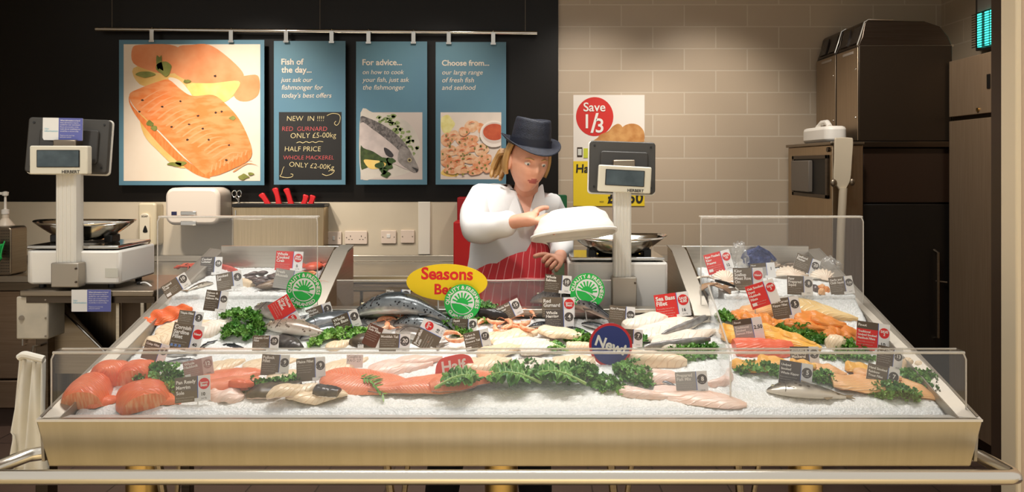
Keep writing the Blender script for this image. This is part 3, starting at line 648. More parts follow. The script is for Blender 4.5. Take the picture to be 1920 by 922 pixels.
hooded(4.632, 4.94, 1.93, 2.46, 'dark steel bin with a rounded hood, farther of the pair against the tiles')
o = thing('dark_void_body', 'tall black body standing in for the shaded void under the two hooded steel bins', 'cabinet', (2.2, 4.6, 0))
mb = MB(); box(mb, (1.915, 4.30, 1.655), (2.7, 4.95, 1.688)); mb.build('top_shelf', STEELK, o, bevel=.003)
DKM = mat('void_black', (16, 12, 9), .45)  # near black colour stands for the shade of the void under the bins
mb = MB(); box(mb, (1.95, 4.36, .0), (2.7, 4.95, 1.655)); mb.build('carcass', DKM, o)
mb = MB(); box(mb, (1.96, 4.33, 1.335), (2.69, 4.359, 1.65)); mb.build('upper_panel', mat('dark_brown_laminate', (44, 30, 22), .3), o, bevel=.003)
mb = MB(); box(mb, (1.96, 4.33, .05), (2.69, 4.359, 1.325)); mb.build('lower_door', DKM, o, bevel=.003)  # black sheet across the void, standing in for its shade
mb = MB(); tube(mb, [(2.372, 4.33, .55), (2.372, 4.29, .56), (2.372, 4.29, 1.05), (2.372, 4.33, 1.06)], .008); mb.build('handle', STEELD, o)
mb = MB(); tube(mb, [(2.38, 4.33, .88), (2.435, 4.31, .875)], .005); mb.build('hook', STEELD, o)

o = thing('steel_machine', 'steel cased machine with a square black opening, below the hooded bins', 'machine', (1.81, 4.5, 0))
mb = MB(); box(mb, (1.725, 4.2, 0), (1.9, 4.9, 1.665)); mb.build('case', steelmat('machine_steel', (186, 166, 140), .36, False, 12), o, bevel=.004)
mb = MB(); box(mb, (1.712, 4.19, 1.666), (1.905, 4.91, 1.684)); mb.build('lid', STEELD, o, bevel=.004)
# opening on its left side
mb = MB(); X = 1.725
y0, y1, z0, z1 = 4.24, 4.80, 1.36, 1.61
for lo, hi in (((X-.012, y0, z0), (X, y1, z0+.022)), ((X-.012, y0, z1-.022), (X, y1, z1)), ((X-.012, y0, z0), (X, y0+.03, z1)), ((X-.012, y1-.03, z0), (X, y1, z1))): box(mb, lo, hi)
mb.build('opening_frame', STEELK, o, bevel=.002)
mb = MB(); box(mb, (X-.004, y0+.03, z0+.022), (X-.0005, y1-.03, z1-.022)); mb.build('dark_opening', flat('opening_black', (14, 11, 9)), o)
mb = MB(); box(mb, (X-.03, 4.47, z0+.03), (X-.0045, 4.765, z1-.03)); mb.build('sliding_hatch', mat('grey_hatch', (104, 96, 88), .45), o, bevel=.004)
mb = MB(); c = (X-.003, 4.235, 1.64); tube(mb, [(X-.012, 4.24, 1.64), (X, 4.24, 1.64)], .014, 14); mb.build('lock', STEELK, o)
o = thing('plastic_tub', 'white plastic lidded tub on top of the steel machine', 'tub', (1.81, 4.5, 1.684))
mb = MB(); M = T(1.80, 4.50, 1.684)
ext(mb, [M @ Vector((p.x, p.z, 0)) for p in rrect(.13, .40, .05)], (0, 0, .095)); mb.build('tub_body', WHITEP, o, bevel=.02)
mb = MB(); tube(mb, [M @ Vector((-.03, -.16, .09)), M @ Vector((-.03, -.12, .118)), M @ Vector((-.02, -.02, .12)), M @ Vector((-.03, .02, .09))], .016, 10); mb.build('handle', WHITEP, o)
o = thing('white_paddle', 'long cream plastic shovel leaning upright against the steel machine', 'shovel', P(1577, 900, 4.12))
Y = 4.13
mb = MB(); ext(mb, smoothloop([P(x, y, Y) for x, y in ((1566, 262), (1572, 258), (1594, 258), (1600, 263), (1598, 300), (1595, 336), (1588, 352), (1584, 362), (1580, 362), (1572, 352), (1564, 338), (1565, 300))], 4), (0, .016, 0)); q = mb.build('blade', mat('cream_plastic', (206, 194, 172), .4), o, bevel=.006)
mb = MB(); tube(mb, [P(1581, 352, Y+.008), P(1577, 430, Y+.008), P(1572, 620, Y+.008), (1.74, Y+.008, .02)], .022, 12); mb.build('handle', q.data.materials[0], o)
mb = MB(); ball(mb, P(1563, 343, Y), .02, .012, .022); ball(mb, P(1598, 341, Y), .016, .012, .02); mb.build('shoulder', STEELD, o)

o = thing('tall_fridge', 'tall brown steel fridge at the right beside the doorway', 'fridge', (2.6, 4.1, 0))
FR = steelmat('fridge_steel', (170, 146, 120), .42, False, 12); FR.node_tree.nodes['Principled BSDF'].inputs['Metallic'].default_value = .55
mb = MB(); box(mb, (2.46, 3.88, .02), (2.77, 4.295, 2.14)); mb.build('carcass', STEELK, o)
z1 = 1.815
mb = MB(); box(mb, (2.44, 3.875, z1+.012), (2.459, 4.3, 2.147)); d = mb.build('top_door', FR, o, bevel=.003)
mb = MB(); box(mb, (2.434, 3.915, 1.955), (2.4395, 3.94, 2.03)); mb.build('recess_handle', BLACKP, d)
mb = MB(); tube(mb, [(2.432, 4.02, 1.85), (2.44, 4.02, 1.85)], .011, 12); mb.build('lock', BRASSY, d)
mb = MB(); box(mb, (2.44, 3.875, .08), (2.459, 4.3, z1-.012)); mb.build('lower_door', FR, o, bevel=.003)
o = thing('insect_killer', 'wall insect killer lamp glowing cyan through a grille, high on the right wall', 'lamp', (2.77, 4.36, 2.24))
mb = MB(); box(mb, (2.70, 4.24, 2.235), (2.774, 4.48, 2.66)); mb.build('housing', mat('dark_lamp_housing', (54, 48, 44), .4), o, bevel=.004)
mb = MB(); box(mb, (2.694, 4.26, 2.46), (2.6995, 4.45, 2.64)); mb.build('pale_cover', flat('grey_lamp_cover', (130, 124, 116)), o)
GLOW = mat('cyan_tube', (70, 235, 215), .4, emit=1.6)
for y in (4.30, 4.35, 4.42):
    mb = MB(); tube(mb, [(2.688, y, 2.25), (2.688, y, 2.45)], .011, 10); mb.build('lamp_tube', GLOW, o)
mb = MB()
for k in range(14): box(mb, (2.668, 4.26, 2.25+k*.0148), (2.671, 4.465, 2.2545+k*.0148))
mb.build('grille', STEELK, o)
# ================================================================ the fish counter
ct = thing('fish_counter', 'wide stainless steel fish counter with sloping ice trays and raised rear corners', 'counter', (0, 2.3, 0))
XL, XR = -1.292, 1.207
def railz(y): return .879+.305*(y-1.97)
mb = MB()
ext(mb, [(XL, 1.97, .879), (XR, 1.97, .879), (XR-.016, 1.995, .747), (XL+.018, 1.995, .747)], (0, .02, 0)); mb.build('fascia', FASCIA, ct, bevel=.003)
mb = MB(); ext(mb, [(XL, 1.969, .880), (XR, 1.969, .880), (XR, 1.969, .874), (XL, 1.969, .874)], (0, .062, -.008)); mb.build('front_lip', LIPST, ct)
for s, x in ((-1, XL), (1, XR)):
    xi = x-s*.055
    mb = MB(); ys_ = [1.985, 2.3, 2.6, 3.06]
    top = [(y, railz(y)) for y in ys_]
    ext(mb, [(x, y, z) for y, z in top]+[(x, 3.06, .76), (x, 1.995, .76)], (-s*.008, 0, 0))
    mb.add([(x, 1.97, .879), (xi, 2.03, .872), (xi, 3.06, railz(3.06)-.006), (x, 3.06, railz(3.06))], [(0, 1, 2, 3)])
    ext(mb, [(xi, y, z-.006) for y, z in top]+[(xi, 3.06, .9), (xi, 1.995, .8)], (s*.004, 0, 0)); mb.build('side_rail', CAPST, ct, smooth=0)
mb = MB(); ext(mb, [(XL+.02, 1.995, .747), (XL+.02, 3.06, .747), (XL+.02, 3.06, .757), (XL+.02, 1.995, .757)], (XR-XL-.04, 0, 0)); mb.build('underside', STEELD, ct)
mb = MB(); box(mb, (-.73, 2.63, .757), (.63, 2.645, 1.045)); box(mb, (-.73, 2.60, 1.035), (.63, 2.66, 1.05)); mb.build('rear_ledge', STEEL, ct, bevel=.003)
for s, x0, x1 in ((-1, -1.24, -.758), (1, .636, 1.155)):
    mb = MB(); box(mb, (x0, 3.04, 1.0), (x1, 3.055, 1.222)); mb.build('rear_panel', STEEL, ct, bevel=.002)
    xi = x1 if s < 0 else x0
    mb = MB(); prof = [(2.57, .80), (3.055, .80), (3.055, 1.216), (2.95, 1.205), (2.6, 1.055), (2.57, 1.03)]
    ext(mb, [(xi, y, z) for y, z in prof], (-s*.055, 0, 0)); mb.build('cheek_wall', STEEL, ct, bevel=.002)
    mb = MB(); q = [(2.56, 1.03), (2.6, 1.058), (2.95, 1.208), (3.06, 1.219)]
    ext(mb, [(xi-s*.0, y, z+.002) for y, z in q]+[(xi, y, z+.006) for y, z in q[::-1]], (-s*.057, 0, 0)); mb.build('cheek_cap', CAPST, ct)
    mb = MB(); ext(mb, [(xi+s*.012, y, z+.014) for y, z in ((2.52, 1.0), (3.04, 1.205), (3.04, 1.15), (2.52, .96))], (s*.006, 0, 0)); mb.build('inner_cheek', CHROME, ct)
for px in (270, 940, 1510):
    x = (px-985)*2.35/F
    mb = MB(); lathe(mb, [(.075, .0), (.075, .02), (.052, .03), (.052, .747)], T(x, 2.35, 0), 24); mb.build('pedestal', BRASSY, ct)
for px in (322, 745, 1160, 1395):
    x = (px-985)*2.15/F
    mb = MB(); tube(mb, [(x-.03, 2.12, .747), (x, 2.15, .45), (x, 2.15, .01)], .012, 8); tube(mb, [(x+.04, 2.12, .747), (x+.004, 2.15, .47)], .008, 8); mb.build('strut', STEELD, ct)
# bumper rail
br = thing('bumper_rail', 'round steel bumper rail running along the front of the fish counter', 'rail', (0, 1.9, .757))
zr = .757
mb = MB(); 
pts = [(-1.285, 2.06, zr), (-1.33, 2.06, zr), (-1.36, 2.045, zr), (-1.405, 1.92, zr), (-1.40, 1.905, zr), (-1.385, 1.90, zr), (1.232, 1.90, zr), (1.248, 1.905, zr), (1.252, 1.918, zr), (1.238, 2.03, zr), (1.225, 2.045, zr), (1.197, 2.05, zr)]
tube(mb, pts, .0185, 18); mb.build('tube', mat('bumper_steel', (240, 234, 222), .24, 1), br, smooth=60)
for x in (-1.287, 1.2):
    mb = MB(); tube(mb, [(x-.006, 2.055, zr), (x+.006, 2.055, zr)], .03, 20); mb.build('wall_flange', STEEL, br)

# ---------------------------------------------------------------- ice
def icemat():
    m = bpy.data.materials.new('crushed_ice'); N, Lk = nodes(m); b = N['Principled BSDF']
    tc = N.new('ShaderNodeTexCoord'); vo = N.new('ShaderNodeTexVoronoi'); vo.inputs['Scale'].default_value = 170; Lk.new(tc.outputs['Object'], vo.inputs['Vector'])
    cr = N.new('ShaderNodeValToRGB'); cr.color_ramp.elements[0].color = lin((226, 228, 224)); cr.color_ramp.elements[1].color = lin((246, 246, 244)); Lk.new(vo.outputs['Color'], cr.inputs[0])
    Lk.new(cr.outputs[0], b.inputs['Base Color']); b.inputs['Roughness'].default_value = .35
    bp = N.new('ShaderNodeBump'); bp.inputs['Strength'].default_value = .5; bp.inputs['Distance'].default_value = .004; Lk.new(vo.outputs['Distance'], bp.inputs['Height']); Lk.new(bp.outputs[0], b.inputs['Normal'])
    return m
ICE = icemat()
def icebed(x0, x1, y0, y1, bed, label, front=0.0, nx=300, ny=80, wide=None):
    def fn(u, v):
        if wide: xa = wide[0][0]+(wide[0][1]-wide[0][0])*v; xb = wide[1][0]+(wide[1][1]-wide[1][0])*v
        else: xa, xb = x0, x1
        x = xa+(xb-xa)*u; y = y0+(y1-y0)*v; z = bedz(y, bed, x)
        z += .0025*noise.noise(Vector((x*9, y*9, 3)))+.0035*noise.noise(Vector((x*70, y*70, 1)))+.0025*noise.noise(Vector((x*180, y*180, 5)))
        if front and y < y0+.05: z -= front*((y0+.05-y)/.05)**2
        return Vector((x, y, z))
    mb = MB(); grid(mb, fn, nx, ny)
    # skirts so the bed has depth
    n = len(mb.v); cu = nx+1
    ring = [i for i in range(cu)]+[j*cu+nx for j in range(1, ny+1)]+[ny*cu+i for i in range(nx-1, -1, -1)]+[j*cu for j in range(ny-1, 0, -1)]
    low = [mb.v[i]-Vector((0, 0, .06)) for i in ring]; m = len(ring)
    mb.v += low; mb.uv += [(0, 0)]*m
    for k in range(m): mb.f.append((ring[k], n+k, n+(k+1) % m, ring[(k+1) % m])); mb.m.append(0)
    o = mb.build('crushed_ice', ICE, smooth=180); tag(o, label, 'ice', kind='stuff'); return o
icebed(XL+.058, XR-.058, 2.035, 2.6, 'L', 'wide bed of white crushed ice filling the sloping front tray of the counter', .012, 380, 90)
icebed(-1.232, -.815, 2.601, 3.035, 'U', 'crushed ice in the raised rear corner tray at the left', 0, 90, 90)
icebed(.70, 1.15, 2.601, 3.035, 'U', 'crushed ice in the raised rear corner tray at the right', 0, 90, 90)

# ---------------------------------------------------------------- acrylic guards
def guard(name, label, x0, x1, Y, zb, zt, ret=.045, group='clear acrylic guards', sideret=0):
    o = thing(name, label, 'guard', ((x0+x1)/2, Y, zb), group)
    t_ = .006; r = .02
    def sheet(mb, xa, xb, prof):
        for (a, b) in zip(prof, prof[1:]):
            pass
        out = prof; inn = []
        for i, (y, z) in enumerate(prof):
            a = Vector(prof[max(i-1, 0)]); b = Vector(prof[min(i+1, len(prof)-1)]); d = (b-a).normalized(); inn.append((y+d.y*t_, z-d.x*t_))
        k = len(prof)
        ext(mb, [(xa, y, z) for y, z in out]+[(xa, y, z) for y, z in inn[::-1]], (xb-xa, 0, 0))
    prof = [(Y, zb), (Y, zt-r)]+[(Y+r-r*math.cos(a), zt-r+r*math.sin(a)) for a in (.4, .8, 1.2, PI/2)]+[(Y+ret, zt)]
    mb = MB(); sheet(mb, x0, x1, prof); mb.build('sheet', ACR, o, smooth=50)
    mb = MB(); tube(mb, [(x0, Y+r*.5, zt-.004), (x1, Y+r*.5, zt-.004)], .0038, 8)
    tube(mb, [(x0, Y+.003, zb), (x0, Y+.003, zt-.02), (x0+.004, Y+.008, zt-.006)], .0022, 6); tube(mb, [(x1, Y+.003, zb), (x1, Y+.003, zt-.02), (x1-.004, Y+.008, zt-.006)], .0022, 6)
    tube(mb, [(x0, Y+ret, zt-.003), (x1, Y+ret, zt-.003)], .0026, 6)
    mb.build('polished_edge', ACREDGE, o); return o
guard('front_guard', 'low clear acrylic guard along the whole front lip of the ice tray', -1.284, 1.194, 2.02, .874, 1.045, .05)
guard('rear_guard', 'upright clear acrylic guard over the rear left tray', -1.282, -.725, 2.60, 1.06, 1.374, .03)
guard('rear_guard', 'upright clear acrylic guard over the rear right tray', .612, 1.178, 2.60, 1.06, 1.374, .03)
o = thing('divider_sheet', 'clear acrylic divider standing in the ice between the centre and right bays', 'divider', (.62, 2.4, .95), 'clear acrylic guards')
pr = [(.575, 2.1, bedz(2.1)), (.575, 2.1, 1.0), (.583, 2.13, 1.02), (.632, 2.585, 1.135), (.632, 2.585, bedz(2.58))]
mb = MB(); ext(mb, pr, (.004, 0, 0)); mb.build('sheet', ACR, o, smooth=0)
mb = MB(); tube(mb, [Vector(p)+Vector((.002, 0, 0)) for p in pr[:4]], .0028, 6); mb.build('polished_edge', ACREDGE, o)
o = thing('centre_guard', 'low clear acrylic screen along the back of the centre bay', 'guard', (-.1, 2.615, 1.04), 'clear acrylic guards')
mb = MB(); box(mb, (-.66, 2.612, 1.05), (.30, 2.617, 1.148)); mb.build('sheet', ACRH, o, smooth=0)
mb = MB(); tube(mb, [(-.66, 2.6145, 1.148), (.30, 2.6145, 1.148)], .0022, 6); mb.build('polished_edge', ACREDGE, o)

# ---------------------------------------------------------------- weighing scales
def bowl(c, yaw, label):
    M = T(c) @ rot('Z', yaw)
    o = thing('weighing_bowl', label, 'bowl', c, 'steel weighing bowls')
    mb = MB()
    def fn(u, v):
        a = 2*PI*u; r = .3+.7*v
        x = .186*math.cos(a)*r; y = .125*math.sin(a)*r
        z = .008+.07*max(0, (r-.3)/.7)**1.4+.006*abs(math.cos(a))**3*(v**2)
        return M @ Vector((x, y, z))
    grid(mb, fn, 40, 10, wrapu=True); mb.add([M @ Vector((.0534*math.cos(2*PI*k/40), .0375*math.sin(2*PI*k/40), .012)) for k in range(40)], [tuple(range(40))])
    q = mb.build('dish', CHROME, o, smooth=180, weld=True); m_ = q.modifiers.new('thickness', 'SOLIDIFY'); m_.thickness = .0025; m_.offset = 1
    for s in (-1, 1):
        mb = MB(); box(mb, (s*.105-.016, -.028, .0), (s*.105+.016, -.002+.03, .03), M); mb.build('foot_block', BLACKP, o, bevel=.005)
    return o
def scale(px0, px1, pbase, ptop, Y, yaw, label, col, disp, scr, dy=0, tilt=-12):
    # col: pixel x range of the post; disp: px rect of the customer display; scr: px rect of the operator screen
    a = P(px0, pbase, Y); b = P(px1, ptop, Y); wd = b.x-a.x; hg = b.z-a.z
    o = thing('weighing_scale', label, 'scale', ((a.x+b.x)/2, Y+.15, a.z), 'counter weighing scales')
    mb = MB(); ch = .03
    base = [Vector((a.x, Y+.03, a.z)), Vector((a.x+ch, Y, a.z)), Vector((b.x-ch*.4, Y, a.z)), Vector((b.x, Y+.01, a.z)), Vector((b.x, Y+.26, a.z)), Vector((a.x, Y+.26, a.z))]
    ext(mb, base, (0, 0, hg)); mb.build('body', WHITEP, o, bevel=.008)
    mb = MB(); box(mb, (a.x+.01, Y+.008, b.z+.006), (b.x-.01, Y+.25, b.z+.018)); mb.build('platter', CHROME, o, bevel=.004)
    mb = MB(); box(mb, (a.x+.04, Y+.04, b.z-.001), (b.x-.04, Y+.23, b.z+.006)); mb.build('platter_support', BLACKP, o)
    for x in (a.x+.05, b.x-.05):
        for y in (Y+.04, Y+.23):
            mb = MB(); lathe(mb, [(.012, -.016), (.012, 0)], T(x, y, a.z), 12); mb.build('foot', BLACKP, o)
    yc = Y-.035
    c0 = P(col[0], 0, yc).x; c1 = P(col[1], 0, yc).x; zt = P(0, col[2], yc).z; zs = P(0, col[3], yc).z
    mb = MB(); n = 5
    outl = [Vector((c0, yc+.05, 0)), Vector((c0, yc+.006, 0)), Vector((c0+.006, yc, 0))]
    for k in range(1, n):
        x = c0+(c1-c0)*k/n; outl += [Vector((x-.004, yc, 0)), Vector((x-.002, yc+.0022, 0)), Vector((x+.002, yc+.0022, 0)), Vector((x+.004, yc, 0))]
    outl += [Vector((c1-.006, yc, 0)), Vector((c1, yc+.006, 0)), Vector((c1, yc+.05, 0))]
    zb = a.z
    ext(mb, [v+Vector((0, 0, zb)) for v in outl], (0, 0, zt-zb)); mb.build('post', GREYP, o, smooth=0)
    mb = MB(); z0b = a.z-.004
    box(mb, (c0-.008, yc-.012, z0b), (c1+.018, yc+.034, zs)); k = mb.build('post_bracket', CAPST, o, bevel=.004)
    mb = MB()
    for z in (z0b+.02, zs-.02): tube(mb, [(c1+.011, yc-.012, z), (c1+.011, yc-.016, z)], .004, 8)
    mb.build('screw', STEELK, k)
    # operator screen seen from behind
    s0 = P(scr[0], scr[3], yc+.05); s1 = P(scr[2], scr[1], yc+.05); cc = (s0+s1)/2
    M = T(cc) @ rot('Z', dy) @ rot('Y', scr[4] if len(scr) > 4 else 0) @ rot('X', tilt)
    sw = (s1.x-s0.x); sh = s1.z-s0.z
    mb = MB(); ext(mb, [M @ (v+Vector((0, -.012, 0))) for v in rrect(sw, sh, .012)], M.to_3x3() @ Vector((0, .03, 0))); q = mb.build('operator_screen', DARKP, o, bevel=.004)
    mb = MB(); ext(mb, [M @ (v+Vector((0, .018, 0))) for v in rrect(sw+.008, sh+.008, .014)], M.to_3x3() @ Vector((0, .012, 0))); mb.build('screen_rim', GREYP, q, bevel=.003)
    mb = MB(); ext(mb, [M @ (v+Vector((.02*sw, -.024, -.02*sh))) for v in rrect(sw*.72, sh*.62, .01)], M.to_3x3() @ Vector((0, .012, 0))); mb.build('rear_cover', mat('dark_rear_cover', (50, 47, 43), .5), q, bevel=.004)
    for sx in (-.43, .43):
        for sz in (-.4, .4):
            mb = MB(); tube(mb, [M @ Vector((sx*sw, -.0125, sz*sh)), M @ Vector((sx*sw, -.0145, sz*sh))], .004, 8); mb.build('screw', BLACKP, q)
    # customer display
    d0 = P(disp[0], disp[3], yc-.035); d1 = P(disp[2], disp[1], yc-.035); dc = (d0+d1)/2; dw = d1.x-d0.x; dh = d1.z-d0.z
    M2 = T(dc) @ rot('Z', dy*.4) @ rot('Y', disp[4] if len(disp) > 4 else 0)
    mb = MB(); ext(mb, [M2 @ v for v in rrect(dw, dh, .006)], (0, .03, 0)); dd = mb.build('customer_display', mat('cream_display_case', (216, 210, 192), .4), o, bevel=.004)
    mb = MB(); ext(mb, [M2 @ (v+Vector((0, -.002, .05*dh))) for v in rrect(dw*.74, dh*.60, .002)], (0, .004, 0)); mb.build('display_bezel', BLACKP, dd)
    mb = MB(); ext(mb, [M2 @ (v+Vector((0, -.0035, .05*dh))) for v in rrect(dw*.71, dh*.55, .002)], (0, .003, 0)); mb.build('display_glass', SCREEN, dd)
    mb = MB(); text(mb, 'HERBERT', M2 @ T(0, -.0008, 0), dw*.06, -dh*.455, w=dw*.31, bold=.03); mb.build('lettering', INKK, dd, smooth=0)
    mb = MB(); box(mb, (dc.x-dw*.20, yc-.006, d1.z-.01), (dc.x+dw*.22, yc+.04, d1.z+.022)); mb.build('display_bracket', STEELD, o, bevel=.004)
    return o
scale(1065, 1253, 583, 492, 2.74, 0, 'white weighing scale on a grooved post standing behind the centre bay at the right', (1151, 1184, 360, 519), (1122, 311, 1221, 361, 3), (1105, 265, 1228, 362, 2), 0, -10)
bowl(P(1160, 486, 2.87)+Vector((0, 0, .012)), 4, 'oval steel weighing bowl on the right hand scale')
scale(41, 224, 533, 470, 2.70, 0, 'white weighing scale on a grooved post on the steel stand at the far left', (103, 141, 322, 492), (58, 273, 161, 327, 0), (61, 222, 198, 325, 1.5), 14, -8)
bowl(P(160, 464, 2.83)+Vector((0, 0, .022)), -3, 'oval steel weighing bowl on the left hand scale')
sl = [o for o in bpy.data.objects if o.name.startswith('weighing_scale')][1]
mb = MB(); q = P(196, 520, 2.695); q1 = P(220, 503, 2.695); box(mb, (q.x, 2.698, q.z), (q1.x, 2.6995, q1.z)); mb.build('rating_label', flat('rating_label', (206, 204, 192)), sl)

# leaflets fixed to the left scale and to its shelf
def leaflet(x0, y0, x1, y1, Y, rotd, label):
    c = P((x0+x1)/2, (y0+y1)/2, Y); wd = (x1-x0)*Y/F; hg = (y1-y0)*Y/F
    M = T(c) @ rot('Y', rotd)
    o = thing('information_leaflet', label, 'leaflet', c, 'white and purple leaflets')
    mb = MB(); ext(mb, [M @ v for v in rrect(wd, hg, .001, 1)], (0, .0015, 0)); mb.build('card', flat('leaflet_white', (232, 230, 226)), o)
    mb = MB(); ext(mb, [M @ Vector((x, -.0006, z)) for x, z in ((-.1*wd, -hg/2), (wd/2, -hg/2), (wd/2, hg/2), (-.1*wd, hg/2))], (0, .0005, 0)); pn = mb.build('purple_panel', flat('leaflet_purple', (98, 104, 172)), o)
    mb = MB(); M1 = M @ T(0, -.0009, 0)
    for i, s in enumerate(('What information is here?', 'Sales information may be', 'useful for our customers', 'Please ask a member of the', 'team about anything you', 'would like to know today')):
        text(mb, s, M1, -.06*wd, hg*(.36-.095*i), w=wd*(.5-.04*(i % 2)), bold=.02 if i == 0 else 0, res=1)
    for i, s in enumerate(('Thank you for your help', 'and your custom')): text(mb, s, M1, -.06*wd, hg*(-.3-.08*i), w=wd*(.36-.08*i), res=1)
    mb.build('lettering', INK, pn, smooth=0, normals=False)
    mb = MB(); text(mb, 'Sales', M1, -.45*wd, -.02*hg, h=.07*hg, res=2); text(mb, 'information', M1, -.45*wd, -.13*hg, w=.33*wd, res=2); mb.build('cyan_lettering', flat('cyan_ink', (120, 186, 206)), o, smooth=0, normals=False)
leaflet(80, 221, 155, 263, 2.676, 1, 'white and purple leaflet clipped to the back of the left scale screen')
leaflet(134, 543, 208, 584, 2.655, 0, 'white and purple leaflet hanging from the shelf edge below the left scale')

# ---------------------------------------------------------------- stand of the left scale
st = thing('scale_stand', 'stainless steel stand carrying the left scale beside the fish counter', 'stand', (-1.6, 2.8, 0))
zs = P(0, 533, 2.7).z-.016
mb = MB(); x0 = P(36, 0, 2.66).x; x1 = -1.325
box(mb, (x0, 2.66, zs-.022), (x1, 3.05, zs)); mb.build('shelf', STEELD, st, bevel=.004)
mb = MB(); box(mb, (x0+.02, 2.668, zs-.045), (x1, 2.68, zs-.0225)); mb.build('shelf_edge', STEELK, st)
mb = MB(); a = P(30, 636, 2.67); b = P(90, 556, 2.67); box(mb, (a.x, 2.67, a.z), (b.x, 2.77, b.z)); jb = mb.build('junction_box', mat('grey_painted_steel', (196, 186, 168), .45, rgb2=(180, 172, 156), vs=14), st, bevel=.005)
mb = MB(); tube(mb, [P(40, 596, 2.67), P(40, 596, 2.664)], .009, 12); mb.build('knockout_plug', STEELD, jb)
mb = MB(); 
for px, py in ((85, 562), (85, 596), (85, 630)): tube(mb, [P(px, py, 2.67), P(px, py, 2.666)], .003, 8)
mb.build('screw', STEELD, jb)
mb = MB(); box(mb, (P(66, 0, 2.8).x, 2.80, 0), (P(90, 0, 2.8).x, 2.86, zs-.0225)); mb.build('leg', STEELK, st, bevel=.003)
mb = MB(); box(mb, (-1.36, 2.95, 0), (-1.325, 2.99, zs-.0225)); mb.build('leg', STEELK, st, bevel=.003)
mb = MB(); box(mb, (P(90, 0, 2.9).x, 2.90, .45), (-1.33, 2.91, zs-.03)); mb.build('back_panel', steelmat('stand_panel_steel', (120, 108, 92), .36, False), st)
mb = MB(); ext(mb, [P(92, 556, 2.84), P(110, 556, 2.84), P(200, 662, 2.84), P(200, 700, 2.84), P(92, 700, 2.84)], (0, .006, 0)); mb.build('diagonal_gusset', STEELD, st)
mb = MB(); tube(mb, [P(92, 556, 2.83), P(200, 662, 2.83)], .005, 8); mb.build('gusset_edge', CHROME, st)
fr = [P(222, 545, 2.72), P(268, 549, 2.72), P(268, 650, 2.72), P(222, 650, 2.72)]
mb = MB()
for i in range(4): tube(mb, [fr[i], fr[(i+1) % 4]], .008, 4)
mb.build('open_frame', STEEL, st)
mb = MB(); ext(mb, [v+Vector((0, .02, 0)) for v in fr], (0, .005, 0)); mb.build('frame_back', mat('shaded_frame_board', (92, 72, 52), .6), st)
o = thing('power_cable', 'white power cable looping down from the left scale to its stand', 'cable', P(285, 560, 2.8))
mb = MB(); tube(mb, smoothloop([P(262, 531, 2.8), P(274, 530, 2.78), P(286, 540, 2.76), (P(290, 556, 2.75)), P(284, 575, 2.74), P(274, 592, 2.74), P(270, 598, 2.74)], 5, False), .0035, 8); mb.build('flex', WHITEP, o)
mb = MB(); tube(mb, [P(258, 531.5, 2.8), P(265, 530.5, 2.8)], .007, 10); mb.build('plug', BLACKP, o)

# hanging white cloth
o = thing('hanging_cloth', 'long white cloth hanging from the stand at the left end of the counter', 'cloth', P(58, 665, 2.3))
def fn(u, v):
    wv = 58-10*v; cx = 60-2*v; px = cx+(u-.5)*(46+36*v)
    if v > .78 and u < .22: px += 6
    py = 666+10*math.sin(u*2.3)+ (205-30*(1-u)**2*0)*v - (28*v if u < .2 else 0)
    q = P(px, py, 2.3); q.y += .012*math.sin(u*17+v*2)+.006*math.sin(u*31+1)-.02*v; return q
mb = MB(); grid(mb, fn, 40, 30); q = mb.build('drape', mat('white_cotton', (236, 232, 220), .85, rgb2=(228, 222, 208), vs=8), o, smooth=180); m_ = q.modifiers.new('thickness', 'SOLIDIFY'); m_.thickness = .005
mb = MB(); tube(mb, smoothloop([P(42, 668, 2.3)+Vector((0, -.012, 0)), P(52, 663, 2.3)+Vector((0, -.014, 0)), P(70, 667, 2.3)+Vector((0, -.014, 0)), P(86, 672, 2.3)+Vector((0, -.01, 0))], 4, False), .012, 10); mb.build('rolled_hem', q.data.materials[0], o)
mb = MB(); tube(mb, [P(60, 662, 2.31), P(62, 650, 2.36), P(75, 648, 2.80)], .004, 8); mb.build('hook', STEELD, o)
